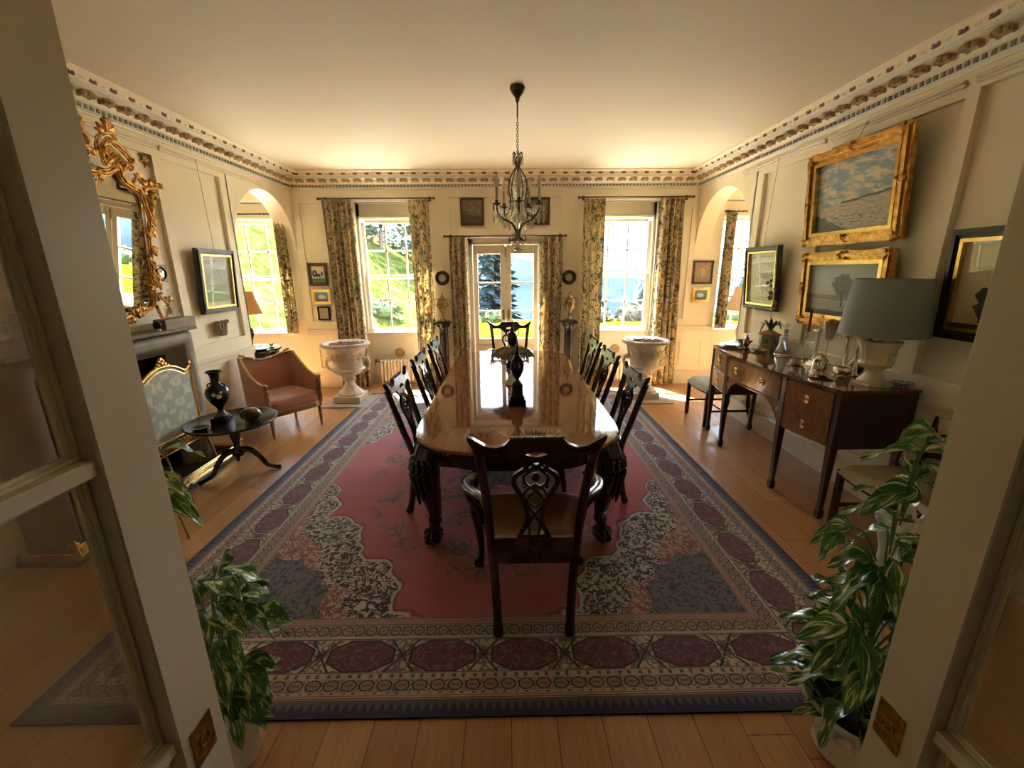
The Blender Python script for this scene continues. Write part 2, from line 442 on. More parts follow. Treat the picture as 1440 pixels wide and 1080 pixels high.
# grass and bank
m, nt, b = newmat('mown_grass'); x, y, z = sep(coord())
c = mix(sstep(noise(vec(x, y * 2.5, 0.0), .8, 5, .6), .35, .65), (.030, .034, .003), (.040, .042, .005))
setc(b, c); setp(b, rough=.9, spec=0); M['grass'] = m
m, nt, b = newmat('rough_bank_grass'); x, y, z = sep(coord())
n1 = noise(vec(x, y, z), 2.6, 7, .78); n2 = noise(vec(x, y, z * 1.0), .35, 3)
c = mix(sstep(n1, .42, .6), (.022, .034, .006), (.080, .076, .022))
c = mix(sstep(n1, .55, .68) * .8, c, (.10, .09, .05))
c = mix(sstep(z + (n2 - .5) * 3, 2.6, 3.6) * .8, c, (.05, .036, .022))
setc(b, c); setp(b, rough=.95, spec=0); M['bank'] = m
m, nt, b = newmat('hazy_wooded_hillside'); x, y, z = sep(coord())
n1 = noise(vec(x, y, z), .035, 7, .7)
setc(b, mix(sstep(n1, .4, .62), (.008, .014, .020), (.016, .024, .028))); setp(b, rough=1, spec=0); M['hill'] = m  # blue cast puts distance haze into the hill colour

M['reed_pale'] = plain('pale_dried_grass', (.34, .28, .19), .9, c2=(.2, .16, .11), vs=30)
M['pewter'] = plain('pewter_frame', (.16, .15, .13), .45, .3)
M['pale_disc'] = plain('pale_porcelain_disc', (.50, .51, .49), .3)
M['corbel'] = plain('carved_limewood', (.36, .28, .18), .7, c2=(.24, .18, .11), vs=30)
M['mantel2'] = plain('grey_stone_block', (.34, .30, .23), .7, c2=(.27, .235, .18), vs=10)
M['lampbody'] = plain('oxblood_glaze', (.06, .02, .015), .15)
M['bluedish'] = plain('cobalt_glaze', (.10, .16, .35), .15)
M['frosted'] = glass_mat('frosted_glass', (.80, .79, .76), .35, 5.0)
M['copper'] = plain('worn_copper', (.55, .36, .26), .25, 1)
M['mahog_red2'] = plain('sideboard_mahogany', (.06, .018, .009), .3, c2=(.04, .012, .007), vs=9, coat=.2, coatr=.2)
M['bead_wood'] = plain('pale_bead', (.24, .13, .05), .3)
M['crystal_bright'] = glass_mat('lead_crystal', (.97, .96, .92), .03, 6.0, (.16, (.92, .88, .76)))
M['bronze_gilt'] = plain('tarnished_gilt', (.40, .30, .14), .4, .8, c2=(.2, .14, .06), vs=30)
M['slab'] = plain('grey_stone_slab', (.42, .37, .29), .6, c2=(.34, .30, .24), vs=8)
M['daisy'] = plain('painted_petals', (.78, .74, .62), .4); M['daisy_c'] = plain('painted_centre', (.6, .3, .05), .4)

# ------------------------------------------------------------------ mesh builder
class MB:
    def __init__(s): s.v = []; s.f = []; s.mi = []; s.uv = {}; s.cur = 0
    def _add(s, vs, fs, uvs=None):
        o = len(s.v); s.v += [tuple(p) for p in vs]
        for k, f in enumerate(fs):
            if uvs: s.uv[len(s.f)] = uvs[k]
            s.f.append([i + o for i in f]); s.mi.append(s.cur)
        return o
    def box(s, x0, x1, y0, y1, z0, z1, mat=None, b=0.0):
        if b > 0:
            b = min(b, abs(x1 - x0) / 2.01, abs(y1 - y0) / 2.01, abs(z1 - z0) / 2.01)
            X, Y, Z = sorted((x0, x1)), sorted((y0, y1)), sorted((z0, z1))
            vs = []; idx = {}
            for i in (0, 1):
                for j in (0, 1):
                    for k in (0, 1):
                        c = (X[i], Y[j], Z[k]); sg = (1 - 2 * i, 1 - 2 * j, 1 - 2 * k)
                        for a in range(3):
                            p = [c[q] + (sg[q] * b if q != a else 0) for q in range(3)]
                            idx[(i, j, k, a)] = len(vs); vs.append(p)
            fs = []
            for a in range(3):
                o1, o2 = (a + 1) % 3, (a + 2) % 3
                for side in (0, 1):
                    r = []
                    for (p, q) in ((0, 0), (1, 0), (1, 1), (0, 1)):
                        key = [0, 0, 0]; key[a] = side; key[o1] = p; key[o2] = q
                        r.append(idx[(*key, a)])
                    fs.append(r if side else r[::-1])
                    # chamfers along direction a
                for p in (0, 1):
                    for q in (0, 1):
                        k0 = [0, 0, 0]; k0[o1] = p; k0[o2] = q; k1 = list(k0); k1[a] = 1
                        r = [idx[(*k0, o1)], idx[(*k0, o2)], idx[(*k1, o2)], idx[(*k1, o1)]]
                        fs.append(r if (p == q) else r[::-1])
            for i in (0, 1):
                for j in (0, 1):
                    for k in (0, 1):
                        r = [idx[(i, j, k, 0)], idx[(i, j, k, 1)], idx[(i, j, k, 2)]]
                        fs.append(r if (i + j + k) % 2 else r[::-1])
        else:
            vs = [(x, y, z) for x in (x0, x1) for y in (y0, y1) for z in (z0, z1)]
            fs = [(0, 1, 3, 2), (4, 6, 7, 5), (0, 4, 5, 1), (2, 3, 7, 6), (0, 2, 6, 4), (1, 5, 7, 3)]
        if mat is not None: vs = [mat @ Vector(p) for p in vs]
        s._add(vs, fs)
        return s
    def lathe(s, prof, n=24, c=(0, 0, 0), ry=1.0, flute=0, fd=0.0, fr=None, mat=None):
        vs = []; fs = []
        for k, (r, z) in enumerate(prof):
            for i in range(n):
                a = 2 * PI * i / n
                rr = r
                if flute and (fr is None or fr[0] <= z <= fr[1]): rr = r * (1 - fd * (.5 + .5 * math.cos(a * flute)))
                p = Vector((c[0] + rr * math.cos(a), c[1] + rr * ry * math.sin(a), c[2] + z))
                vs.append(mat @ p if mat is not None else p)
        for k in range(len(prof) - 1):
            for i in range(n):
                j = (i + 1) % n
                fs.append((k * n + i, k * n + j, (k + 1) * n + j, (k + 1) * n + i))
        if prof[0][0] > 1e-5: fs.append(tuple(range(n))[::-1])
        if prof[-1][0] > 1e-5: fs.append(tuple((len(prof) - 1) * n + i for i in range(n)))
        s._add(vs, fs); return s
    def sph(s, c, r, n=12, m=8, mat=None, wob=0.0):
        if not hasattr(r, '__len__'): r = (r, r, r)
        vs = []; fs = []
        for k in range(m + 1):
            t = PI * k / m
            for i in range(n):
                a = 2 * PI * i / n
                w = 1 + (random.uniform(-wob, wob) if 0 < k < m else 0)
                p = Vector((c[0] + r[0] * math.sin(t) * math.cos(a) * w, c[1] + r[1] * math.sin(t) * math.sin(a) * w, c[2] - r[2] * math.cos(t) * w))
                vs.append(mat @ p if mat is not None else p)
        for k in range(m):
            for i in range(n):
                j = (i + 1) % n
                fs.append((k * n + i, k * n + j, (k + 1) * n + j, (k + 1) * n + i))
        s._add(vs, fs); return s
    def tube(s, pts, r, n=8, closed=False, sx=1.0, sy=1.0, up=(0, 0, 1), cap=True):
        pts = [Vector(p) for p in pts]; L = len(pts)
        rs = r if hasattr(r, '__len__') else [r] * L
        vs = []; fs = []
        up0 = Vector(up)
        for k in range(L):
            if closed: t = pts[(k + 1) % L] - pts[k - 1]
            else: t = pts[min(k + 1, L - 1)] - pts[max(k - 1, 0)]
            if t.length < 1e-9: t = Vector((0, 0, 1))
            t.normalize()
            u = up0 - t * up0.dot(t)
            if u.length < .05:
                alt = Vector((1, 0, 0)) if abs(t.x) < .9 else Vector((0, 1, 0))
                u = alt - t * alt.dot(t)
            u.normalize(); w = t.cross(u)
            for i in range(n):
                a = 2 * PI * i / n + PI / n
                vs.append(pts[k] + w * (math.cos(a) * rs[k] * sx) + u * (math.sin(a) * rs[k] * sy))
        R = L if closed else L - 1
        for k in range(R):
            k2 = (k + 1) % L
            for i in range(n):
                j = (i + 1) % n
                fs.append((k * n + i, k * n + j, k2 * n + j, k2 * n + i))
        if not closed and cap:
            fs.append(tuple(range(n))[::-1]); fs.append(tuple((L - 1) * n + i for i in range(n)))
        s._add(vs, fs); return s
    def prism(s, poly, t0, t1, fn):
        """poly of 2d points, extruded between t0 and t1; fn(a,b,t) -> 3d"""
        n = len(poly)
        vs = [fn(a, b_, t0) for a, b_ in poly] + [fn(a, b_, t1) for a, b_ in poly]
        fs = [tuple(range(n)), tuple(range(2 * n - 1, n - 1, -1))]
        for i in range(n):
            j = (i + 1) % n; fs.append((i, i + n, j + n, j))
        s._add(vs, fs); return s
    def strip(s, A, B, t, fn):
        """solid between two polylines A,B (2d lists) with thickness t (range)"""
        n = len(A); vs = []; fs = []
        for tt in t:
            for (a, b_) in A: vs.append(fn(a, b_, tt))
            for (a, b_) in B: vs.append(fn(a, b_, tt))
        for i in range(n - 1):
            fs.append((i, i + 1, n + i + 1, n + i))
            fs.append((2 * n + i, 3 * n + i, 3 * n + i + 1, 2 * n + i + 1))
            fs.append((i, 2 * n + i, 2 * n + i + 1, i + 1))
            fs.append((n + i, n + i + 1, 3 * n + i + 1, 3 * n + i))
        fs.append((0, n, 3 * n, 2 * n)); fs.append((n - 1, 3 * n - 1, 4 * n - 1, 2 * n - 1))
        s._add(vs, fs); return s
    def grid(s, fn, nu, nv, uvfn=None):
        vs = []; fs = []; uvs = []
        for j in range(nv + 1):
            for i in range(nu + 1): vs.append(fn(i / nu, j / nv))
        for j in range(nv):
            for i in range(nu):
                a = j * (nu + 1) + i
                fs.append((a, a + 1, a + nu + 2, a + nu + 1))
                g = uvfn or (lambda p, q: (p, q))
                uvs.append([g(i / nu, j / nv), g((i + 1) / nu, j / nv), g((i + 1) / nu, (j + 1) / nv), g(i / nu, (j + 1) / nv)])
        s._add(vs, fs, uvs); return s
    def build(s, name, mat, parent=None, smooth=40, loc=None, label=None):
        me = bpy.data.meshes.new(name)
        me.from_pydata([tuple(p) for p in s.v], [], s.f)
        mats = mat if isinstance(mat, (list, tuple)) else [mat]
        for mm in mats: me.materials.append(M[mm] if isinstance(mm, str) else mm)
        if len(mats) > 1: me.polygons.foreach_set('material_index', s.mi)
        if s.uv:
            uvl = me.uv_layers.new(name='UVMap')
            for fi, uv in s.uv.items():
                p = me.polygons[fi]
                for k, li in enumerate(p.loop_indices): uvl.data[li].uv = uv[k]
        bmfix(me)
        if smooth:
            me.shade_smooth(); me.set_sharp_from_angle(angle=rad(smooth))
        me.update()
        o = bpy.data.objects.new(name, me); COL.objects.link(o)
        if parent is not None: o.parent = parent
        if loc is not None: o.location = loc
        if label: o['label'] = label
        return o
import bmesh
def bmfix(me):
    bm = bmesh.new(); bm.from_mesh(me)
    bmesh.ops.remove_doubles(bm, verts=bm.verts, dist=1e-6)
    bmesh.ops.recalc_face_normals(bm, faces=bm.faces)
    bm.to_mesh(me); bm.free()
def thing(name, label, cat, loc=(0, 0, 0), rz=0, group=None):
    o = bpy.data.objects.new(name, None); COL.objects.link(o)
    o.location = loc; o.rotation_euler = (0, 0, rz); o.empty_display_size = .05
    o['label'] = label; o['category'] = cat
    if group: o['group'] = group
    return o
def tag(o, label, cat, group=None, kind=None):
    o['label'] = label; o['category'] = cat
    if group: o['group'] = group
    if kind: o['kind'] = kind
    return o
def struct(o): o['kind'] = 'structure'; return o
def copy_tree(o, parent=None):
    c = o.copy(); COL.objects.link(c)
    if parent is not None: c.parent = parent
    for ch in list(o.children): copy_tree(ch, c)
    return c
def place(o, loc, rz=0, label=None):
    o.location = loc; o.rotation_euler = (0, 0, rz)
    if label: o['label'] = label
    return o
def curve2(pts, n=8, closed=False):
    """catmull-rom through points of any dimension"""
    P = [tuple(p) for p in pts]; L = len(P); out = []
    R = L if closed else L - 1
    for k in range(R):
        p0 = P[(k - 1) % L] if closed or k > 0 else P[k]
        p1 = P[k]; p2 = P[(k + 1) % L]
        p3 = P[(k + 2) % L] if closed or k + 2 < L else P[k + 1]
        for i in range(n):
            t = i / n
            out.append(tuple(.5 * (2 * b_ + (c - a) * t + (2 * a - 5 * b_ + 4 * c - d) * t * t + (3 * b_ - a - 3 * c + d) * t ** 3) for a, b_, c, d in zip(p0, p1, p2, p3)))
    if not closed: out.append(P[-1])
    return out

# ------------------------------------------------------------------ room constants
LW, RW, FY, WY, CH = -2.96, 2.70, 6.33, 6.55, 3.0
NY = .05          # room face of the near wall
AL, AR = -4.75, 4.35   # far ends of the two side bays
def relief(us, vs, depth, fn, mat, name, uv=False):
    """us, vs cut positions; depth(u,v) -> recess depth or None (hole); fn(u,v,d) -> 3d"""
    mb = MB()
    nu, nv = len(us) - 1, len(vs) - 1
    D = [[depth((us[i] + us[i + 1]) / 2, (vs[j] + vs[j + 1]) / 2) for j in range(nv)] for i in range(nu)]
    T = .12
    for i in range(nu):
        for j in range(nv):
            d = D[i][j]
            if d is None: continue
            q = [(us[i], vs[j]), (us[i + 1], vs[j]), (us[i + 1], vs[j + 1]), (us[i], vs[j + 1])]
            mb._add([fn(a, b_, d) for a, b_ in q], [(0, 1, 2, 3)])
            mb._add([fn(a, b_, T) for a, b_ in q], [(0, 1, 2, 3)])
            for (di, dj, a, b_) in ((1, 0, 1, 2), (-1, 0, 3, 0), (0, 1, 2, 3), (0, -1, 0, 1)):
                ii, jj = i + di, j + dj
                nd = D[ii][jj] if 0 <= ii < nu and 0 <= jj < nv else None
                if nd is None: nd = T
                if nd > d:
                    mb._add([fn(*q[a], d), fn(*q[b_], d), fn(*q[b_], nd), fn(*q[a], nd)], [(0, 1, 2, 3)])
    return struct(mb.build(name, mat, smooth=0))
def cuts(lo, hi, rects, ax):
    s = {lo, hi}
    for r in rects:
        for v in (r[0 + 2 * ax], r[1 + 2 * ax]):
            if lo < v < hi: s.add(v)
    return sorted(s)
def wall(name, lo, hi, top, recs, holes, fn, mat='wall', bottom=0):
    allr = recs + holes
    us = cuts(lo, hi, [(r[0], r[1], 0, 0) for r in allr], 0)
    vs = cuts(bottom, top, [(0, 0, r[2], r[3]) for r in allr], 1)
    def dep(u, v):
        for r in holes:
            if r[0] < u < r[1] and r[2] < v < r[3]: return None
        for r in recs:
            if r[0] < u < r[1] and r[2] < v < r[3]: return r[4]
        return 0
    return relief(us, vs, dep, fn, mat, name)
# far wall ---------------------------------------------------------------
WIN = [(-1.62, 'window_1'), (1.65, 'window_2'), (-3.64, 'window_3'), (3.60, 'window_4')]
HOLE = .525
holes = [(-1.62 - HOLE, -1.62 + HOLE, -1, 2.64), (1.65 - HOLE, 1.65 + HOLE, -1, 2.64), (-.55, .53, -1, 2.155),
         (-3.64 - HOLE, -3.64 + HOLE, -1, 2.64), (3.60 - HOLE, 3.60 + HOLE, -1, 2.64)]
recs = [(-.78, -.02, 2.29, 2.69, .025), (.0, .79, 2.29, 2.69, .025), (-2.86, -2.45, 1.0, 2.62, .02), (2.36, 2.62, 1.0, 2.62, .02),
        (-2.82, -2.45, .30, .67, .02), (2.74, 2.94, .30, .66, .012), (2.40, 2.62, .30, .66, .012)]
wall('wall_far', AL, AR, CH, recs, holes, lambda u, v, d: (u, FY + d, v))
# reveals of the far wall openings
mb = MB()
for (a, b_, lo, hi) in [(h[0], h[1], 0, h[3]) for h in holes]:
    for x0, x1 in ((a - .02, a), (b_, b_ + .02)): mb.box(x0, x1, FY + .02, WY + .03, 0, hi)
    mb.box(a, b_, FY + .02, WY + .03, hi, hi + .02)
struct(mb.build('trim_1', 'trim', smooth=0))
# chair rail / dado mouldings + skirting on the far wall
mb = MB()
spans = [(LW, -1.62 - HOLE), (-1.62 + HOLE, -.55), (.53, 1.65 - HOLE), (1.65 + HOLE, 3.60 - HOLE), (AL, -3.64 - HOLE), (-3.64 + HOLE, LW - .22)]
for a, b_ in spans:
    mb.box(a, b_, FY - .022, FY, .845, .885, b=.008); mb.box(a, b_, FY - .012, FY, .80, .845, b=.004)
struct(mb.build('trim_2', 'trim', smooth=0))
mb = MB()
for a, b_ in spans:
    mb.box(a, b_, FY - .02, FY, 0, .19); mb.box(a, b_, FY - .028, FY, .19, .215, b=.006)
struct(mb.build('baseboard_far', 'trim', smooth=0))

# side walls ---------------------------------------------------------------
AY0, AY1, ASP, ATH = 4.94, 6.329, 1.985, .22   # arch opening: near jamb, far jamb, springing, wall thickness
def side_wall(name, X, sgn, recs, extra_holes=()):
    # sgn: +1 = wall face looks towards -X (right wall), -1 = left wall
    fn = lambda u, v, d: (X + sgn * d, u, v)
    hs = [(AY0, AY1, -1, 2.80)] + list(extra_holes)
    w = wall(name, NY, FY, CH, recs, hs, fn)
    # arch head
    mb = MB(); N = 28; cy = (AY0 + AY1) / 2; R = (AY1 - AY0) / 2
    A = [(cy - R * math.cos(PI * i / N), ASP + R * math.sin(PI * i / N) * 1.0) for i in range(N + 1)]
    B = [(cy - R * math.cos(PI * i / N), 2.80) for i in range(N + 1)]
    f2 = lambda a, b_, t: (X + sgn * t, a, b_)
    mb.strip(A, B, (0, ATH), f2)
    # jambs
    mb.box(X, X + sgn * ATH, AY0 - .02, AY0 + .001, 0, 2.8); pass
    mb.box(X + sgn * .05, X + sgn * ATH, 4.6, AY0, 0, CH)
    mb.box(X + sgn * .05, X + sgn * ATH, AY0, FY, 2.78, CH)
    return struct(mb.build('trim_%d' % (3 if sgn < 0 else 4), 'wall', smooth=30))
FIRE = (2.55, 3.58, -1, 1.06)
recl = [(4.06, 4.82, 1.02, 2.66, .035), (2.30, 3.96, 1.30, 2.66, .035), (.6, 2.2, 1.02, 2.66, .035),
        (4.12, 4.84, .30, .74, .02), (.6, 2.2, .30, .74, .02)]
side_wall('wall_left', LW, -1, recl, [FIRE])
recr = [(3.93, 4.80, 1.0, 2.66, .035), (2.80, 3.85, 1.0, 2.66, .035), (.6, 2.72, 1.02, 2.69, .04),
        (3.93, 4.80, .30, .72, .02), (2.80, 3.83, .30, .72, .02), (.6, 2.70, .30, .72, .02)]
side_wall('wall_right', RW, 1, recr)
mb = MB()
for sg, X, sp in ((-1, LW, [(NY, 2.20), (3.95, AY0)]), (1, RW, [(NY, AY0)])):
    for a, b_ in sp:
        mb.box(X, X - sg * .026, a, b_, .845, .885, b=.008); mb.box(X, X - sg * .014, a, b_, .80, .845, b=.004)
struct(mb.build('trim_5', 'trim', smooth=0))
for nm, sg, X, sp in (('baseboard_left', -1, LW, [(NY, 2.2), (4.0, AY0)]), ('baseboard_right', 1, RW, [(NY, AY0)])):
    mb = MB()
    for a, b_ in sp:
        mb.box(X, X - sg * .022, a, b_, 0, .19); mb.box(X, X - sg * .03, a, b_, .19, .215, b=.006)
    struct(mb.build(nm, 'trim', smooth=0))
# picture rail pieces with returned ends, high on the side walls
mb = MB()
for sg, X, sp in ((-1, LW, [(.4, 2.2), (2.28, 3.98), (4.04, 5.62)]), (1, RW, [(.4, 2.74), (2.80, 3.86), (3.92, 5.2)])):
    for a, b_ in sp:
        mb.box(X, X - sg * .03, a, b_, 2.735, 2.755, b=.006); mb.box(X, X - sg * .018, a, b_, 2.715, 2.735, b=.004)
struct(mb.build('trim_6', 'trim', smooth=0))
# bay walls
mb = MB(); mb.box(AL - .1, AL, 4.5, FY + .3, 0, CH); struct(mb.build('wall_left_bay', 'wall', smooth=0))
mb = MB(); mb.box(AR, AR + .1, 4.5, FY + .3, 0, CH); struct(mb.build('wall_right_bay', 'wall', smooth=0))
mb = MB(); mb.box(AL, LW - ATH, 4.5, 4.6, 0, CH); mb.box(RW + ATH, AR, 4.5, 4.6, 0, CH); struct(mb.build('wall_bay_ends', 'wall', smooth=0))
# near wall with the double doorway
DX0, DX1 = -.69, .84
mb = MB()
mb.box(LW - .1, DX0 - .06, NY - .2, NY, 0, CH); mb.box(DX1 + .06, RW + .1, NY - .2, NY, 0, CH); mb.box(DX0 - .06, DX1 + .06, NY - .2, NY, 2.35, CH)
struct(mb.build('wall_near', 'wall', smooth=0))
mb = MB()
mb.box(DX0 - .06, DX0, NY - .22, NY + .02, 0, 2.35); mb.box(DX1, DX1 + .06, NY - .22, NY + .02, 0, 2.35)
mb.box(DX0 - .14, DX0 - .05, NY, NY + .03, 0, 2.45, b=.006); mb.box(DX1 + .05, DX1 + .14, NY, NY + .03, 0, 2.45, b=.006); mb.box(DX0 - .14, DX1 + .14, NY, NY + .03, 2.35, 2.45, b=.006)
struct(mb.build('trim_7', 'trim', smooth=0))
# dim hall behind the camera
mb = MB()
HYB = -2.6
mb.box(-2.3, -2.2, HYB, NY - .2, 0, CH); mb.box(2.2, 2.3, HYB, NY - .2, 0, CH)
mb.box(-2.3, -1.5, HYB - .1, HYB, 0, CH); mb.box(1.5, 2.3, HYB - .1, HYB, 0, CH); mb.box(-1.5, 1.5, HYB - .1, HYB, 0, CH)
struct(mb.build('wall_hall', 'hall_paint', smooth=0))
# floor, ceiling
mb = MB(); mb.box(AL - .1, AR + .1, HYB - .1, FY + .3, -.08, 0); struct(mb.build('floor', 'floor', smooth=0))
mb = MB(); mb.box(AL - .1, AR + .1, HYB - .1, FY + .35, CH, CH + .1); struct(mb.build('ceiling', 'ceiling', smooth=0))

# cornice: swept profile + ornament, left, far and right
def cornice():
    mb = MB()
    prof = [(0, 2.79), (.018, 2.79), (.022, 2.802), (.040, 2.812), (.045, 2.845), (.058, 2.85), (.075, 2.868), (.088, 2.898), (.115, 2.905), (.150, 2.91), (.150, 2.938), (.165, 2.942), (.172, 2.972), (.205, 2.985), (.205, 3.0), (0, 3.0)]
    mats = [0, 0, 1, 1, 0, 0, 0, 0, 0, 1, 0, 0, 0, 0, 0, 0]
    def path(p):  # rectangle path inset by p
        return [(LW + p, NY), (LW + p, FY - p), (RW - p, FY - p), (RW - p, NY)]
    P = [path(p) for p, z in prof]
    for k in range(len(prof) - 1):
        mb.cur = mats[k]
        for s_ in range(3):
            a, b_ = P[k][s_], P[k][s_ + 1]; c, d = P[k + 1][s_ + 1], P[k + 1][s_]
            z0, z1 = prof[k][1], prof[k + 1][1]
            mb._add([(*a, z0), (*b_, z0), (*c, z1), (*d, z1)], [(0, 1, 2, 3)])
    def frames():
        for s_, (o, dr, nr, L) in enumerate([((LW, NY), (0, 1), (1, 0), FY - NY), ((LW, FY), (1, 0), (0, -1), RW - LW), ((RW, NY), (0, 1), (-1, 0), FY - NY)]):
            yield o, dr, nr, L
    def bx(o, dr, nr, s0, s1, p0, p1, z0, z1, b=0):
        x0 = o[0] + dr[0] * s0 + nr[0] * p0; x1 = o[0] + dr[0] * s1 + nr[0] * p1
        y0 = o[1] + dr[1] * s0 + nr[1] * p0; y1 = o[1] + dr[1] * s1 + nr[1] * p1
        mb.box(x0, x1, y0, y1, z0, z1, b=b)
    for o, dr, nr, L in frames():
        # dentils
        mb.cur = 4; n = int((L - .1) / .046)
        for i in range(n):
            s0 = .06 + i * .046; bx(o, dr, nr, s0, s0 + .022, .03, .050, 2.816, 2.843)
        # leaf modillions
        n = int((L - .25) / .155)
        off = (L - n * .155) / 2
        for i in range(n + 1):
            s0 = off + i * .155
            mb.cur = 2
            # leaf block hanging under the corona: a fan of lobes
            bx(o, dr, nr, s0 - .036, s0 + .036, .055, .128, 2.872, 2.906, b=.008)
            for (ds, pp, rr) in ((0, .128, .024), (-.032, .118, .019), (.032, .118, .019), (-.036, .085, .017), (.036, .085, .017), (0, .06, .02)):
                cx = o[0] + dr[0] * (s0 + ds) + nr[0] * pp; cy = o[1] + dr[1] * (s0 + ds) + nr[1] * pp
                mb.sph((cx, cy, 2.882 + .1 * (pp - .06)), (rr, rr, .022), 8, 4)
            mb.cur = 3
            for (ds, zz, rs, rz_) in ((0, 2.957, .034, .012), (-.016, 2.967, .014, .009), (.016, 2.967, .014, .009)):
                cx = o[0] + dr[0] * (s0 + ds) + nr[0] * .168; cy = o[1] + dr[1] * (s0 + ds) + nr[1] * .168
                mb.sph((cx, cy, zz), (rs if dr[0] else .008, rs if dr[1] else .008, rz_), 8, 4)
            mb.cur = 5
            for k in (-1, 0, 1):
                cx = o[0] + dr[0] * (s0 + .0775 + k * .013) + nr[0] * .168; cy = o[1] + dr[1] * (s0 + .0775 + k * .013) + nr[1] * .168
                mb.sph((cx, cy, 2.958), (.004 if dr[0] else .006, .004 if dr[1] else .006, .012 - abs(k) * .003), 6, 4)
    return struct(mb.build('trim_8', ['wall', 'blue_mould', 'tan_orn', 'mauve_orn', 'dentil', 'cream_ceramic'], smooth=30))
cornice()

# ------------------------------------------------------------------ windows
def sash_window(cx, name):
    fr = bpy.data.objects.new(name, None); COL.objects.link(fr); fr.location = (cx, WY, 0); struct(fr)
    gw, g0, g1 = .435, .865, 2.385
    mb = MB()   # frame, linings and the panel under the sill
    mb.box(-HOLE, -gw - .045, -.03, .06, 0, 2.64); mb.box(gw + .045, HOLE, -.03, .06, 0, 2.64)
    mb.box(-HOLE, HOLE, -.03, .06, g1 + .05, 2.64)
    mb.box(-HOLE, HOLE, -.01, .06, 0, g0 - .09)
    mb.box(-HOLE + .05, HOLE - .05, -.035, -.01, .74, .775, b=.006)
    mb.box(-HOLE + .05, -HOLE + .09, -.03, -.01, .08, .74); mb.box(HOLE - .09, HOLE - .05, -.03, -.01, .08, .74); mb.box(-HOLE + .05, HOLE - .05, -.03, -.01, 0, .12)
    # mouldings round the opening
    mb.box(-gw - .075, -gw - .05, -.045, -.03, g0 - .05, g1 + .08, b=.005); mb.box(gw + .05, gw + .075, -.045, -.03, g0 - .05, g1 + .08, b=.005)
    mb.box(-gw - .075, gw + .075, -.045, -.03, g1 + .06, g1 + .085, b=.005)
    mb.build('window_frame', 'trim', fr, smooth=0)
    mb = MB(); mb.box(-HOLE, HOLE, -.06, .05, g0 - .09, g0 - .045, b=.01)
    mb.build('window_sill', 'trim', fr, smooth=0)
    zm = (g0 + g1) / 2
    for (z0, z1, yo, nm) in ((g0, zm + .012, .0, 'sash'), (zm - .012, g1, .03, 'sash')):
        mb = MB(); t = .012
        mb.box(-gw - .045, -gw, yo - .015, yo + .02, z0 - .045, z1 + .012, b=.004); mb.box(gw, gw + .045, yo - .015, yo + .02, z0 - .045, z1 + .012, b=.004)
        bot = .045 if nm and z0 < 1 else .022
        mb.box(-gw, gw, yo - .015, yo + .02, z0 - bot, z0 + .002, b=.004); mb.box(-gw, gw, yo - .015, yo + .02, z1 - .002, z1 + (.045 if z1 > 2 else .02), b=.004)
        for k in (1, 2):
            xx = -gw + 2 * gw * k / 3; mb.box(xx - t, xx + t, yo - .013, yo + .013, z0, z1, b=.003)
        mb.box(-gw, gw, yo - .013, yo + .013, (z0 + z1) / 2 - t, (z0 + z1) / 2 + t, b=.003)
        sa = mb.build('sash', 'sash', fr, smooth=0)
        mb = MB(); mb.box(-gw - .01, gw + .01, yo + .004, yo + .007, z0 - .01, z1 + .01)
        mb.build('glass_pane', 'pane', sa, smooth=0)
    mb = MB(); mb.box(-.03, .03, -.035, -.012, zm + .016, zm + .028, b=.003); mb.sph((.0, -.03, zm + .034), .01, 8, 6)
    mb.build('sash_catch', 'brass_dull', fr)
for cx, nm in WIN: sash_window(cx, nm)

# french doors ---------------------------------------------------------------
door = bpy.data.objects.new('door_1', None); COL.objects.link(door); door.location = (-.01, WY, 0); struct(door)
mb = MB()
mb.box(-.54, -.485, -.03, .06, 0, 2.155); mb.box(.485, .54, -.03, .06, 0, 2.155); mb.box(-.54, .54, -.03, .06, 2.075, 2.155)
mb.box(-.50, -.482, -.05, -.03, 0, 2.09, b=.005); mb.box(.482, .50, -.05, -.03, 0, 2.09, b=.005); mb.box(-.5, .5, -.05, -.03, 2.072, 2.09, b=.005)
mb.build('door_frame', 'trim', door, smooth=0)
for sx in (-1, 1):
    mb = MB()
    X = lambda a: sx * a
    def bb(a, b_, y0, y1, z0, z1, bv=.004): mb.box(min(X(a), X(b_)), max(X(a), X(b_)), y0, y1, z0, z1, b=bv)
    bb(.003, .082, -.01, .035, .01, 2.072); bb(.415, .482, -.01, .035, .01, 2.072)
    bb(.082, .415, -.01, .035, 1.945, 2.072); bb(.082, .415, -.01, .035, .01, .12); bb(.082, .415, -.01, .035, .60, .69)
    bb(.082, .415, .005, .02, .12, .60, 0)
    bb(.075, .095, -.02, -.01, .14, .58); bb(.40, .42, -.02, -.01, .14, .58); bb(.095, .40, -.02, -.01, .56, .58); bb(.095, .40, -.02, -.01, .14, .16)
    for zz in (1.108, 1.53): bb(.082, .415, -.006, .028, zz - .012, zz + .012, .003)
    leaf = mb.build('door_leaf', 'trim', door, smooth=0)
    mb = MB(); mb.box(min(X(.075), X(.42)), max(X(.075), X(.42)), .010, .013, .68, 1.95); mb.build('glass_pane', 'pane', leaf, smooth=0)
    mb = MB(); mb.box(X(.04) - .016, X(.04) + .016, -.016, -.009, .98, 1.13, b=.003); mb.tube([(X(.04), -.016, 1.07), (X(.04), -.05, 1.07), (X(.04) + sx * .07, -.052, 1.068)], [.008, .008, .006], 8)
    mb.sph((X(.04), -.02, 1.01), .008, 8, 6)
    mb.build('door_handle', 'brass_dull', leaf)
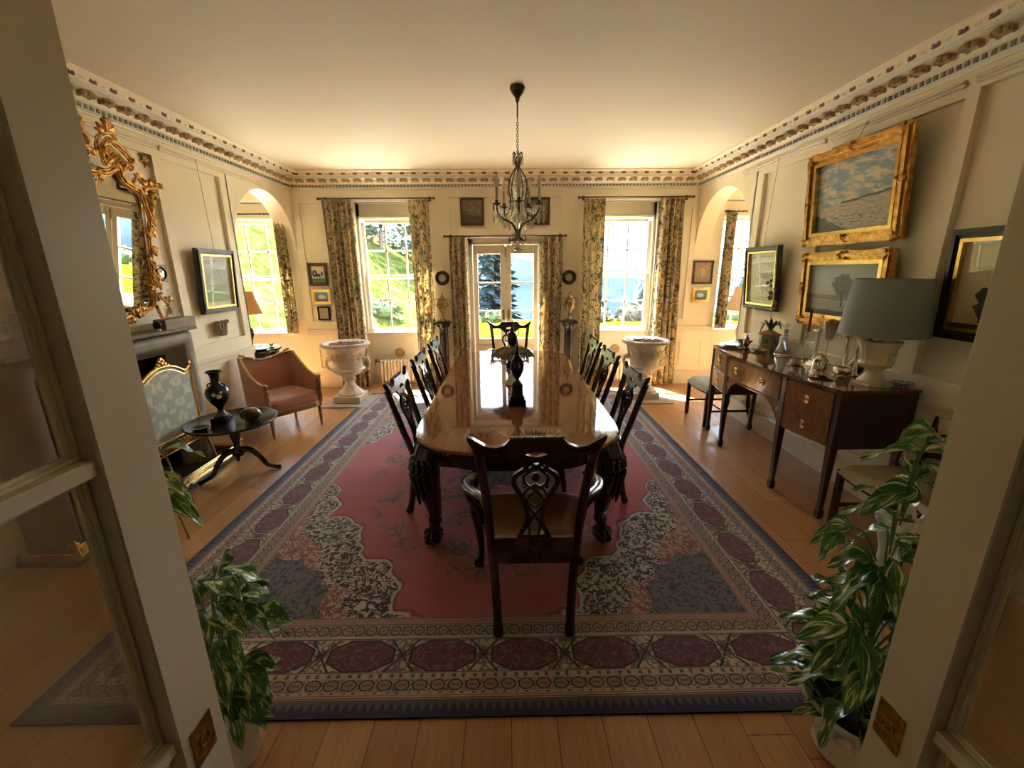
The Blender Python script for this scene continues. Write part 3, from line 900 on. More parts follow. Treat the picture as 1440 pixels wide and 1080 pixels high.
mb = MB(); mb.box(-.012, .012, -.03, -.01, 1.90, 2.05, b=.004); mb.tube([(0, -.03, 1.95), (0, -.03, 2.03)], .007, 8)
mb.build('door_bolt', 'brass_dull', door)

# the open glazed doors either side of the camera ---------------------------------
def glazed_leaf(name, X, Y1, sgn):
    # sgn -1: left leaf, its room-side face looks towards +X
    Y0 = .08; Ht = 2.33
    root = bpy.data.objects.new(name, None); COL.objects.link(root); root.location = (X, Y0, 0); struct(root)
    L = Y1 - Y0; sw = .112; th = .064
    o = lambda d: sgn * d           # depth away from the opening
    mb = MB()
    def bb(y0, y1, z0, z1, d0=0.0, d1=th, bv=.003): mb.box(min(o(d0), o(d1)), max(o(d0), o(d1)), y0, y1, z0, z1, b=bv)
    bb(L - sw, L, .01, Ht); bb(0, .10, .01, Ht); bb(.10, L - sw, .01, .22); bb(.10, L - sw, Ht - .10, Ht)
    bars = [.80, 1.40, 1.99] if sgn < 0 else [.835, 1.425, 1.99]
    for zz in bars: bb(.10, L - sw, zz - .014, zz + .014, .008, .056)
    # stepped glazing beads
    zs = [.22] + bars + [Ht - .10]
    for k in range(len(zs) - 1):
        z0 = zs[k] + (0 if k == 0 else .014); z1 = zs[k + 1] - (.014 if k < len(zs) - 2 else 0)
        for d0, d1, w in ((.028, .044, .009), (.033, .041, .016)):
            bb(.10, .10 + w, z0, z1, d0, d1, .002); bb(L - sw - w, L - sw, z0, z1, d0, d1, .002)
            bb(.10, L - sw, z0, z0 + w * .8, d0, d1, .002); bb(.10, L - sw, z1 - w * .8, z1, d0, d1, .002)
    lf = mb.build('door_leaf', 'trim', root, smooth=0)
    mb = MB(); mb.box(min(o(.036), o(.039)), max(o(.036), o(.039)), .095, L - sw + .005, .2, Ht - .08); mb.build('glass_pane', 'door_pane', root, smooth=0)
    # diamond flush pull
    mb = MB(); cy = (.681 if sgn < 0 else .671) - Y0; cz = .752 if sgn < 0 else .764
    hw, hh = .029, .046
    f = lambda a, b_, t: (o(-t), cy + a, cz + b_)
    mb.prism([(-hw, -hh), (hw, -hh), (hw, hh), (-hw, hh)], 0, .0025, f)
    ring = [f(.0135 * math.cos(a), .0145 * math.sin(a), .004) for a in [2 * PI * k / 20 for k in range(20)]]
    mb.tube(ring, .0016, 6, closed=True, up=(1, 0, 0))
    for a, b_ in ((-hw * .78, -hh * .84), (hw * .78, -hh * .84), (hw * .78, hh * .84), (-hw * .78, hh * .84)): mb.sph(f(a, b_, .003), .0022, 8, 6)
    mb.tube([f(-.006, -.006, .004), f(.0, -.011, .008), f(.006, -.006, .004)], .0014, 6)
    mb.build('flush_pull', 'brass_dull', lf)
    return root
glazed_leaf('door_2', -.65, .742, -1)
glazed_leaf('door_3', .80, .714, 1)

# light settings
HAZE, SKY, SUN, EXPO = .0002, 7.0, 30.0, 2.35
SUND = (.28, -.50, -1.0)
# ------------------------------------------------------------------ curtains and rods
def curtain(x0, x1, ztop, label, zbot=.02, x0b=None, x1b=None, y=FY - .085, folds=None, group='floral curtains'):
    x0b = x0 if x0b is None else x0b; x1b = x1 if x1b is None else x1b
    folds = folds or max(3, int((x1 - x0) / .085)); ph = random.uniform(0, 6)
    W = x1 - x0
    jit = [random.uniform(.6, 1.3) for _ in range(folds + 2)]
    def f(u, v, off=0):
        a = x0 + (x1 - x0) * u; b_ = x0b + (x1b - x0b) * u
        t = 1 - v
        x = a + (b_ - a) * t + .006 * math.sin(7 * u * folds / 3 + v * 4 + ph)
        amp = .044 * (.75 + .3 * t) * jit[int(u * folds) % len(jit)]
        yy = y + amp * math.sin(2 * PI * folds * u + ph + .5 * math.sin(v * 3 + ph)) + off
        return (x, yy, zbot + (ztop - zbot) * v)
    mb = MB(); NU = folds * 10
    uvf = lambda p, q: (p * W * 1.9 + ph, q * (ztop - zbot))
    mb.grid(lambda u, v: f(u, v), NU, 22, uvf)
    mb.grid(lambda u, v: f(u, v, .005), NU, 22, uvf)
    # hems closing the two layers
    for ue in (0, 1): mb._add([f(ue, v / 22, o) for v in range(23) for o in (0, .005)], [(2 * k, 2 * k + 1, 2 * k + 3, 2 * k + 2) for k in range(22)])
    o = mb.build('curtain', 'chintz', smooth=60)
    tag(o, label, 'curtain', group)
    return o
curtain(-2.50, -2.08, 2.65, 'wide floral curtain beside the cockerel picture, left side of left main window', x0b=-2.48, x1b=-2.07, folds=6)
curtain(-1.33, -1.05, 2.65, 'floral curtain at the right side of the left main window, by left round mirror')
curtain(-.80, -.55, 2.155, 'short narrow floral curtain left of the glazed garden doors')
curtain(.47, .79, 2.155, 'short floral curtain right of the glazed garden doors')
curtain(1.06, 1.37, 2.65, 'floral curtain at the left side of the right main window, by right round mirror', x0b=1.06, x1b=1.36)
curtain(2.14, 2.47, 2.65, 'wide floral curtain behind the right stone urn, right side of right main window', x0b=2.13, x1b=2.54, folds=5)
curtain(-3.20, -3.05, 2.46, 'floral curtain seen through the left arch beside the bay window', zbot=.84, folds=4)
curtain(3.06, 3.21, 2.46, 'floral curtain seen through the right arch beside the bay window', zbot=.86, folds=4)
def rod(x0, x1, z, label, y=FY - .08):
    t = thing('curtain_rod', label, 'curtain rod', ((x0 + x1) / 2, y, z), group='curtain rods')
    h = (x1 - x0) / 2
    MB().tube([(-h, 0, 0), (h, 0, 0)], .011, 10).build('pole', 'bronze', t)
    for s in (-1, 1): MB().sph((s * (h + .012), 0, 0), .018, 10, 8).build('finial', 'bronze', t)
    for s in (-1, 1):
        MB().box(s * (h - .06) - .008, s * (h - .06) + .008, -.004, .078, -.008, .008).box(s * (h - .06) - .018, s * (h - .06) + .018, .066, .079, -.03, .03).build('bracket', 'bronze', t)
    ring = None
    for s in (-1, 1):
        for k in range(5):
            xx = s * (h - .05 - k * .06)
            if ring is None: ring = MB().tube([(0, .016 * math.cos(a), .016 * math.sin(a) - .004) for a in [2 * PI * i / 10 for i in range(10)]], .0025, 4, closed=True, up=(1, 0, 0)).build('ring', 'bronze', t); r_ = ring
            else: r_ = ring.copy(); COL.objects.link(r_)
            r_.location = (xx, 0, 0)
rod(-2.54, -.99, 2.667, 'dark curtain rod across the left main window')
rod(-.845, .825, 2.172, 'dark curtain rod across the garden doors')
rod(1.02, 2.57, 2.667, 'dark curtain rod across the right main window')
rod(-4.2, -3.08, 2.475, 'dark curtain rod in the left bay seen through the arch')
rod(3.06, 4.15, 2.475, 'dark curtain rod in the right bay seen through the arch')

# ------------------------------------------------------------------ radiators, shells, pedestals
def radiator(loc, label):
    t = thing('radiator', label, 'radiator', loc, group='cast iron radiators')
    n = 11; mb = MB(); w = .052
    for k in range(n):
        x = (k - (n - 1) / 2) * w
        for yy in (-.045, .045):
            mb.tube([(x, yy, .08), (x, yy, .36)], .018, 8, sx=1, sy=1)
        mb.sph((x, 0, .375), (.023, .068, .028), 10, 6); mb.sph((x, 0, .085), (.023, .068, .028), 10, 6)
    mb.tube([(-n * w / 2, 0, .37), (n * w / 2, 0, .37)], .016, 8); mb.tube([(-n * w / 2, 0, .09), (n * w / 2, 0, .09)], .016, 8)
    mb.build('radiator_sections', 'radiator', t)
    for s in (-1, 1):
        for yy in (-.045, .045):
            MB().lathe([(.014, 0), (.02, .012), (.012, .03), (.018, .075)], 10, (s * (n - 1) / 2 * w, yy, 0)).build('foot', 'radiator', t)
    mb = MB(); mb.tube([(-n * w / 2, 0, .37), (-n * w / 2 - .07, 0, .37), (-n * w / 2 - .08, 0, .33)], .009, 8); mb.lathe([(.016, 0), (.022, .012), (.022, .03), (.01, .035)], 10, (-n * w / 2 - .06, 0, .378)); mb.build('valve', 'bronze', t)
    return t
radiator((-1.66, WY - .15, 0), 'cream cast iron radiator under the left main window')
radiator((1.70, WY - .15, 0), 'cream cast iron radiator under the right main window')
def shell(x, z, label):
    mb = MB(); n = 26
    f = lambda a, b_, t: (a, t, b_)
    pts = [(.075 * (1 + .06 * abs(math.sin(6 * a))) * math.cos(a), .07 * (1 + .06 * abs(math.sin(6 * a))) * math.sin(a)) for a in [2 * PI * k / 60 for k in range(60)]]
    mb.prism(pts, -.012, 0, f)
    for k in range(9):
        a = PI * (.08 + .84 * k / 8); mb.tube([(0, -.012, -.06), (.05 * math.cos(a), -.024, .01 + .03 * math.sin(a)), (.07 * math.cos(a), -.012, .066 * math.sin(a))], [.004, .012, .006], 6)
    o = mb.build('scallop_shell', 'shell', smooth=50); o.location = (x, WY - .01, z)
    tag(o, label, 'shell', 'round tan shells under the windows')
shell(-1.67, .485, 'round tan shell disc on the panel above the left radiator')
shell(1.68, .515, 'round tan shell disc on the panel above the right radiator')

def pedestal(x, label):
    t = thing('marble_pedestal', label, 'pedestal', (x, FY - .17, 0), group='dark marble pedestals')
    MB().box(-.11, .11, -.11, .11, 0, .07, b=.006).box(-.09, .09, -.09, .09, .07, .11, b=.01).build('base', 'marble_dark', t, smooth=30)
    MB().lathe([(.07, .11), (.078, .13), (.066, .15), (.066, .86), (.058, .865)], 28, flute=14, fd=.05, fr=(.16, .85)).build('shaft', 'marble_dark', t, smooth=50)
    mb = MB().lathe([(.06, .86), (.066, .875), (.06, .89), (.075, .93), (.1, .965), (.085, .97)], 24)
    for k in range(12):
        a = 2 * PI * k / 12
        mb.sph((.082 * math.cos(a), .082 * math.sin(a), .945), (.014, .014, .02), 8, 5)
    mb.box(-.112, .112, -.112, .112, .968, 1.0, b=.006)
    mb.build('capital', 'black', t, smooth=40)
    u = thing('gilt_urn', label.replace('dark veined marble pedestal', 'lidded gilt urn standing on the pedestal'), 'urn', (x, FY - .17, 1.0), group='gilt urns on pedestals')
    MB().lathe([(.055, 0), (.06, .02), (.03, .045), (.014, .07), (.022, .09), (.012, .11), (.03, .135), (.065, .19), (.078, .25), (.07, .29), (.05, .305)], 24, flute=12, fd=.05, fr=(.12, .28)).box(-.075, .075, -.06, .06, 0, .014).build('body', 'bronze_gilt', u, smooth=50)
    MB().lathe([(.054, .305), (.058, .315), (.035, .34), (.014, .36), (.02, .375), (.008, .395), (.0, .42)], 20).build('lid', 'bronze_gilt', u)
    for s in (-1, 1):
        MB().tube(curve2([(s * .07, 0, .22), (s * .105, 0, .24), (s * .11, 0, .30), (s * .085, 0, .33), (s * .052, 0, .31)], 5), .0055, 6).build('handle', 'bronze_gilt', u)
pedestal(-.92, 'dark veined marble pedestal left of the garden doors')
pedestal(.90, 'dark veined marble pedestal right of the garden doors')

# ------------------------------------------------------------------ stone urns
def stone_urn(x, y, label):
    t = thing('stone_urn', label, 'urn', (x, y, .012), group='large cream stone urns')
    MB().box(-.18, .18, -.18, .18, 0, .085, b=.006).build('plinth', 'stone', t, smooth=30)
    MB().lathe([(.165, .085), (.168, .105), (.15, .13), (.12, .155), (.085, .19), (.065, .235), (.06, .27), (.085, .285), (.09, .30), (.07, .315), (.055, .33)], 48, flute=20, fd=.08, fr=(.12, .25)).build('pedestal_foot', 'stone', t, smooth=50)
    MB().lathe([(.055, .33), (.10, .345), (.16, .375), (.205, .41), (.215, .435), (.19, .445), (.188, .46)], 60, flute=24, fd=.12, fr=(.34, .42)).build('gadrooned_bowl', 'stone', t, smooth=50)
    MB().lathe([(.186, .455), (.19, .50), (.20, .57), (.222, .65), (.25, .71), (.275, .735), (.30, .75), (.305, .775), (.295, .79), (.27, .79), (.24, .765), (.20, .72), (.0, .72)], 64).build('body', 'stone', t, smooth=50)
    mb = MB()
    for k in range(56):
        a = 2 * PI * k / 56; mb.sph((.300 * math.cos(a), .300 * math.sin(a), .762), (.013, .013, .013), 6, 4)
    mb.build('rim_beading', 'stone', t)
    mb = MB()
    for k in range(14):     # band of leaf scrolls
        a = 2 * PI * k / 14
        for (da, dz, r) in ((0, .60, .026), (.09, .63, .017), (-.09, .63, .017), (.13, .585, .014), (-.13, .585, .014), (0, .665, .018), (.2, .65, .012), (.04, .56, .012)):
            rr = .203 + (dz - .57) * .28; mb.sph((rr * math.cos(a + da), rr * math.sin(a + da), dz), (r * .8, r * .8, r), 7, 5)
    mb.build('scroll_frieze', 'stone', t)
    for s in (-1, 1):
        mb = MB()
        mb.tube(curve2([(s * .17, 0, .40), (s * .25, 0, .43), (s * .285, 0, .50), (s * .265, 0, .565), (s * .225, 0, .57), (s * .215, 0, .53)], 6), [.02] * 12 + [.024] * 12 + [.017] * 7, 10)
        mb.sph((s * .225, 0, .56), (.028, .03, .032), 10, 8)
        mb.build('handle', 'stone', t)
    mb = MB()
    rnd = random.Random(3)
    for k in range(150):
        a = rnd.uniform(0, 2 * PI); r = .235 * math.sqrt(rnd.random())
        z = .752 + .03 * (1 - r / .235) + rnd.uniform(0, .018)
        q = Matrix.Translation((r * math.cos(a), r * math.sin(a), z)) @ Matrix.Rotation(rnd.uniform(0, 6), 4, 'Z') @ Matrix.Rotation(rnd.uniform(-.8, .8), 4, 'X')
        mb.sph((0, 0, 0), (rnd.uniform(.014, .03), rnd.uniform(.008, .018), .007), 7, 4, mat=q)
    mb.lathe([(.245, .74), (.2, .762), (0, .77)], 24)
    mb.build('dried_petals', 'potpourri', t)['kind'] = 'stuff'
    s_ = MB().box(-.31, .31, -.28, .28, 0, .012, b=.003).build('floor_slab', 'slab'); s_.location = (x + .01, y - .06, 0)
    tag(s_, label.replace('cream stone urn of dried petals', 'thin stone slab under the urn'), 'slab', 'stone slabs under the urns')
stone_urn(-2.14, 5.60, 'large cream stone urn of dried petals left of the carpet')
stone_urn(1.86, 5.62, 'large cream stone urn of dried petals right of the carpet')

# ------------------------------------------------------------------ carpet
mb = MB()
def cf(u, v):
    x = -HX + 2 * HX * u; y = -HY + 2 * HY * v
    return (x, y, .009 + .0012 * math.sin(x * 3 + y) * math.sin(y * 2.2))
mb.grid(cf, 60, 76)
n = 61
mb.box(-HX, HX, -HY, HY, .0, .0065)
def edge(pts):
    vs = []; fs = []
    for k, (x, y) in enumerate(pts): vs += [(x, y, .009 + .0012 * math.sin(x * 3 + y) * math.sin(y * 2.2)), (x, y, 0)]
    for k in range(len(pts) - 1): fs.append((2 * k, 2 * k + 1, 2 * k + 3, 2 * k + 2))
    mb._add(vs, fs)
edge([(-HX + 2 * HX * i / 60, -HY) for i in range(61)]); edge([(HX, -HY + 2 * HY * i / 76) for i in range(77)])
edge([(-HX + 2 * HX * i / 60, HY) for i in range(61)]); edge([(-HX, -HY + 2 * HY * i / 76) for i in range(77)])
carpet = mb.build('carpet', 'carpet', smooth=30); carpet.location = (-.122, 3.60, .001)
tag(carpet, 'large rose red patterned oriental carpet under the dining table', 'rug')

# ------------------------------------------------------------------ dining chairs
def ribbon(mb, pts, w, fn, t=(-.009, .009)):
    A = []; B = []
    L = len(pts)
    for k in range(L):
        a = Vector(pts[max(k - 1, 0)][:2]); b_ = Vector(pts[min(k + 1, L - 1)][:2])
        d = (b_ - a); d = d.normalized() if d.length > 1e-9 else Vector((1, 0))
        nrm = Vector((-d.y, d.x)); p = Vector(pts[k][:2])
        A.append(tuple(p + nrm * w / 2)); B.append(tuple(p - nrm * w / 2))
    mb.strip(A, B, t, fn)
def claw_foot(mb, x, y, r=.028, dx=0, dy=1):
    mb.sph((x + dx * r * .3, y + dy * r * .3, r * .92), (r * .95, r * .95, r * .9), 12, 8)
    base = math.atan2(dy, dx)
    for k in (-1, 0, 1, 3):
        a = base + k * .85 if k != 3 else base + PI
        pts = []
        for q in range(6):
            t = q / 5; ph = PI * .12 + t * PI * .72
            rr = r * 1.0 * math.sin(ph) ; zz = r * .95 + r * .95 * math.cos(ph)
            pts.append((x + dx * r * .3 + rr * math.cos(a), y + dy * r * .3 + rr * math.sin(a), max(zz, .004)))
        mb.tube(pts, [r * .26, r * .3, r * .3, r * .27, r * .24, r * .13], 6)
def dining_chair(label, arms, hgt=1.04, wf=.27):
    t = thing('dining_armchair' if arms else 'dining_chair', label, 'chair')
    zs = hgt / 1.04
    yb = lambda z: -.205 - .125 * max(0, (z / zs - .5)) / .54
    fn = lambda a, b_, tt: (a, yb(b_) + tt, b_)
    Z = lambda z: z * zs
    for s in (-1, 1):
        pts = curve2([(s * .172, -.262, 0), (s * .176, -.235, .1), (s * .187, -.208, .30), (s * .2, -.2, .46), (s * .212, yb(.7), .7 * zs), (s * .232, yb(.9), .9 * zs), (s * .245, yb(.985), Z(.985))], 5)
        n = len(pts)
        mb = MB().tube(pts, [(.022 if p[2] < .45 else .021) if p[2] > .03 else .026 for p in pts], 8, sx=1.0, sy=1.05, up=(0, 1, 0))
        mb.build('rear_leg', 'mahog_red', t)
        # cabriole front leg
        x, y = s * (wf - .02), .215
        pts = curve2([(x + s * .012, y + .012, .43), (x + s * .022, y + .028, .37), (x + s * .012, y + .018, .28), (x - s * .004, y - .004, .16), (x - s * .002, y - .002, .075), (x + s * .006, y + .006, .05)], 5)
        rr = [.036, .037, .038, .038, .037, .036, .034, .032, .030, .028, .026, .0245, .023, .022, .021, .0195, .0185, .018, .0175, .0175, .018, .019, .020, .021, .022, .023]
        mb = MB().tube(pts, rr[:len(pts)], 10); claw_foot(mb, x + s * .004, y + .004, .027, s * .7, .7)
        mb.build('front_leg', 'mahog', t)
    # crest rail
    half = [(0, 1.030), (.06, 1.032), (.108, 1.034), (.116, 1.020), (.13, 1.005), (.165, .992), (.205, .998), (.24, 1.022), (.27, 1.043), (.282, 1.034), (.272, 1.005), (.25, .965), (.235, .945), (.205, .955), (.16, .955), (.118, .950), (.112, .930), (.09, .925), (.055, .955), (.03, .968), (0, .972)]
    topc = [(a, Z(b_)) for a, b_ in half]
    A = [(-a, b_) for a, b_ in topc[8::-1]] + topc[1:9]
    low = [topc[20], topc[19], topc[18], topc[17], topc[16], topc[15], topc[14], topc[13], topc[12], topc[11], topc[10], topc[9]]
    # resample both edges by x
    def res(P, xs):
        out = []
        for x in xs:
            for k in range(len(P) - 1):
                if P[k][0] <= x <= P[k + 1][0] + 1e-9:
                    f = (x - P[k][0]) / max(1e-9, P[k + 1][0] - P[k][0]); out.append((x, P[k][1] + (P[k + 1][1] - P[k][1]) * f)); break
            else: out.append((x, P[-1][1]))
        return out
    up = sorted(topc[:9]); lo = sorted([(0, Z(.972)), (.03, Z(.968)), (.05, Z(.957)), (.085, Z(.928)), (.112, Z(.932)), (.118, Z(.95)), (.16, Z(.957)), (.205, Z(.955)), (.235, Z(.95)), (.255, Z(.975)), (.272, Z(1.01)), (.282, Z(1.03))])
    up.append((.282, Z(1.038)))
    xs = [k * .282 / 28 for k in range(29)]
    U = res(up, xs); Lo = res(lo, xs)
    U2 = [(-a, b_) for a, b_ in U[::-1]][:-1] + U; L2 = [(-a, b_) for a, b_ in Lo[::-1]][:-1] + Lo
    mb = MB().strip(U2, L2, (-.016, .012), fn)
    for k in range(19):
        x = -.108 + .216 * k / 18; mb.sph(fn(x, Z(1.034), -.002), (.0065, .015, .006), 7, 5)
    for s in (-1, 1):   # carved ears and dips
        for k in range(5): mb.sph(fn(s * (.252 + k * .007), Z(1.024 + k * .004), -.002), (.0045, .015, .006), 6, 4)
        ribbon(mb, curve2([(s * .12, Z(.985)), (s * .16, Z(.972)), (s * .21, Z(.978)), (s * .25, Z(1.0))], 4), .007, fn, (-.021, -.01))
    mb.build('crest_rail', 'mahog', t, smooth=35)
    # pierced splat
    mb = MB()
    out = curve2([(.088, Z(.930)), (.050, Z(.905)), (.045, Z(.880)), (.085, Z(.845)), (.092, Z(.80)), (.060, Z(.73)), (.036, Z(.65)), (.034, Z(.585)), (.055, Z(.53)), (.066, Z(.505))], 5)
    for s in (-1, 1):
        ribbon(mb, [(s * a, b_) for a, b_ in out], .021, fn)
        ribbon(mb, curve2([(s * .028, Z(.925)), (s * .012, Z(.885)), (s * .050, Z(.845)), (s * .046, Z(.805)), (s * .010, Z(.775)), (s * -.030, Z(.73)), (s * -.034, Z(.69)), (0, Z(.63)), (s * .026, Z(.57)), (s * .018, Z(.51))], 5), .012, fn, (-.0085, .0085))
        ribbon(mb, curve2([(0, Z(.80)), (s * .03, Z(.775)), (s * .05, Z(.735)), (s * .02, Z(.69)), (0, Z(.672))], 5), .010, fn, (-.008, .008))
        ribbon(mb, curve2([(s * .004, Z(.905)), (s * .03, Z(.875)), (s * .062, Z(.868))], 4), .010, fn, (-.0085, .0085))
        mb.sph(fn(s * .048, Z(.79), 0), (.011, .014, .012), 8, 6)
    mb.sph(fn(0, Z(.835), 0), (.020, .013, .022), 12, 8); mb.sph(fn(0, Z(.775), 0), (.012, .013, .012), 8, 6)
    mb.prism([(-.085, Z(.938)), (-.05, Z(.957)), (-.03, Z(.948)), (0, Z(.942)), (.03, Z(.948)), (.05, Z(.957)), (.085, Z(.938)), (.045, Z(.90)), (0, Z(.918)), (-.045, Z(.90))], -.009, .009, fn)
    mb.prism([(-.075, Z(.515)), (.075, Z(.515)), (.083, .487), (-.083, .487)], -.014, .014, fn)
    mb.build('splat', 'mahog', t, smooth=35)
    # seat frame
    mb = MB()
    def seatpt(u, v):   # u -1..1, v 0 back..1 front
        hw = .185 + (wf - .185) * v; return u * hw, -.205 + .44 * v + .02 * v * (1 - u * u)
    ring = [seatpt(-1, 0), seatpt(1, 0)] + [seatpt(1, .5)] + [seatpt(1 - 2 * k / 8, 1) for k in range(9)] + [seatpt(-1, .5)]
    inner = [(a * .88, b_ * .88) for a, b_ in ring]
    n = len(ring); vs = []; fs = []
    for z in (.375, .452):
        vs += [(a, b_, z) for a, b_ in ring] + [(a, b_, z) for a, b_ in inner]
    for k in range(n):
        j = (k + 1) % n
        fs += [(k, j, 2 * n + j, 2 * n + k), (n + k, 3 * n + k, 3 * n + j, n + j), (2 * n + k, 2 * n + j, 3 * n + j, 3 * n + k), (k, n + k, n + j, j)]
    mb._add(vs, fs)
    mb.box(-.19, .19, -.222, -.196, .36, .50, b=.004)
    mb.build('seat_frame', 'mahog_red', t, smooth=30)
    mb = MB()
    def sf(u, v):
        a = 2 * u - 1; x, y = seatpt(a * .97, .015 + v * .975)
        e = min(1, 8 * min(u, 1 - u)) * min(1, 8 * min(v, 1 - v) + .1)
        return (x, y, .448 + .042 * (e ** .5) + .012 * (v - .5) - .006 * math.sin(PI * v) * math.sin(PI * u))
    mb.grid(sf, 20, 20); mb.grid(lambda u, v: (sf(u, v)[0], sf(u, v)[1], .442), 2, 2)
    mb.build('seat', 'leather', t, smooth=60)
    if arms:
        for s in (-1, 1):
            pts = curve2([(s * .212, yb(.70) + .01, .70), (s * .255, -.17, .695), (s * .31, -.06, .672), (s * .325, .02, .668), (s * .30, .075, .672), (s * .275, .07, .672)], 6)
            L = len(pts)
            mb = MB().tube(pts, [.016 + .010 * math.sin(PI * k / (L - 1)) for k in range(L)], 10, sx=1.25, sy=.62)
            mb.tube(curve2([(s * .315, .02, .655), (s * .325, .0, .60), (s * .295, .03, .53), (s * .268, .06, .47), (s * .262, .065, .40)], 5), [.019, .018, .017, .016, .016, .0155, .0155, .016, .016, .017, .017, .018, .019, .02, .021, .021, .021, .021, .021, .021, .021], 8)
            mb.build('arm', 'mahog_red', t, smooth=50)
    return t
head = dining_chair('carved mahogany armchair in the foreground with its back to us', True, 1.045, .30)
place(head, (.116, 1.925, .0115))
far = copy_tree(head); place(far, (.035, 5.28, .0115), PI, 'carved mahogany armchair at the far end of the table by the garden doors')
sc_ = dining_chair('', False, .985, .26)
side = [(-1, 2.93, .0, 'left side dining chair nearest us'), (-1, 3.73, .0, 'middle dining chair on the left side of the table'), (-1, 4.50, .0, 'left side dining chair farthest from us, by the left radiator'),
        (1, 3.03, .0, 'right side dining chair nearest us'), (1, 3.80, .0, 'middle dining chair on the right side of the table'), (1, 4.50, .0, 'farthest right side dining chair, only its crest showing')]
for i, (s, y, dr, lb) in enumerate(side):
    o = sc_ if i == 0 else copy_tree(sc_)
    x = .055 + s * (.515 if s < 0 else .56)
    place(o, (x, y, .0115), -PI / 2 if s < 0 else PI / 2, 'dark carved mahogany ' + lb)
    o['group'] = 'dining chairs along the table sides'

# ------------------------------------------------------------------ dining table
TX, TY0, TY1, TZ = .058, 2.10, 5.12, .76
table = thing('dining_table', 'long polished mahogany dining table with carved claw feet', 'table', (TX, (TY0 + TY1) / 2, .0115))
hl = (TY1 - TY0) / 2
def outline(off=0.0, n=14):
    hw = .628 - off; h = hl - off; rx, ry = .40 - off * .6, .42 - off * .6; pts = []
    for (sx, sy, a0) in ((1, 1, 0), (-1, 1, PI / 2), (-1, -1, PI), (1, -1, 3 * PI / 2)):
        for k in range(n + 1):
            a = a0 + PI / 2 * k / n
            ca, sa = math.cos(a), math.sin(a); p = .86
            x = sx * (hw - rx) + math.copysign(abs(ca) ** p, ca) * rx; y = sy * (h - ry) + math.copysign(abs(sa) ** p, sa) * ry
            y += -0.03 * sy * (abs(x) / hw) ** 2 if abs(y) > h - ry else 0
            pts.append((x, y))
    return pts
def slab(mb, levels):
    """levels: list of (offset, z) building a stacked moulding with caps"""
    rings = [[(x, y, z) for x, y in outline(o)] for o, z in levels]
    n = len(rings[0]); vs = [p for r in rings for p in r]; fs = [tuple(range(n))[::-1], tuple((len(rings) - 1) * n + i for i in range(n))]
    for k in range(len(rings) - 1):
        for i in range(n): j = (i + 1) % n; fs.append((k * n + i, k * n + j, (k + 1) * n + j, (k + 1) * n + i))
    mb._add(vs, fs)
mb = MB(); slab(mb, [(.004, .728), (.0, .734), (.0, .744), (.005, .75)]); mb.build('tabletop', 'tabletop', table, smooth=40)
mb = MB(); slab(mb, [(.05, .695), (.03, .705), (.012, .712), (.008, .728), (.012, .729)])
o_ = outline(.006, 40); 
# rope moulding round the edge
L = len(o_); acc = 0; last = o_[0]
for k in range(1, L + 1):
    p = o_[k % L]; d = math.dist(p, last)
    if d > .5:
        m_ = int(d / .021)
        for q in range(m_): mb.sph((last[0] + (p[0] - last[0]) * q / m_, last[1] + (p[1] - last[1]) * q / m_, .718), (.009, .010, .009), 6, 4)
        last = p; continue
    if d >= .019: mb.sph((p[0], p[1], .718), (.010, .010, .009), 6, 4); last = p
mb.build('edge_moulding', 'mahog', table, smooth=45)
mb = MB(); slab(mb, [(.11, .585), (.105, .595), (.105, .70), (.11, .701)]); mb.build('apron', 'mahog', table, smooth=40)
def big_leg(x, y, sx, sy):
    d = math.hypot(sx, sy) or 1; ux, uy = sx / d, sy / d
    pts = curve2([(x, y, .66), (x + ux * .035, y + uy * .035, .58), (x + ux * .045, y + uy * .045, .50), (x + ux * .022, y + uy * .022, .37), (x + ux * .0, y + uy * .0, .23), (x + ux * .004, y + uy * .004, .15), (x + ux * .012, y + uy * .012, .09)], 6)
    n = len(pts); rr = []
    for p in pts:
        z = p[2]
        r = .034 if z < .16 else .034 + (.085 - .034) * min(1, (z - .16) / .34) ** 1.1
        rr.append(r * (1.0 if z < .6 else 1.0))
    mb = MB().tube(pts, rr, 16)
    mb.tube([(x + .0, y, .155), (x, y, .175)], .043, 16)
    # carved acanthus on the knee
    for k in range(7):
        a = math.atan2(uy, ux) + (k - 3) * .42
        q = [(x + ux * .04 + math.cos(a) * .083, y + uy * .04 + math.sin(a) * .083, .60), (x + ux * .044 + math.cos(a) * .088, y + uy * .044 + math.sin(a) * .088, .52), (x + ux * .03 + math.cos(a) * .074, y + uy * .03 + math.sin(a) * .074, .44 - .03 * (3 - abs(k - 3))), (x + ux * .026 + math.cos(a) * .07, y + uy * .026 + math.sin(a) * .07, .40 - .03 * (3 - abs(k - 3)))]
        mb.tube(curve2(q, 4), [.012, .015, .016, .017, .017, .016, .015, .014, .012, .010, .008, .006, .004], 6)
        mb.sph(q[0], (.02, .02, .016), 8, 5)
    claw_foot(mb, x, y, .056, ux, uy)
    mb.build('leg', 'mahog', table)
for sx in (-1, 1):
    for y, sy in ((-hl + .29, -1), (hl - .29, 1)): big_leg(sx * .525, y, sx * .75, sy * .65)

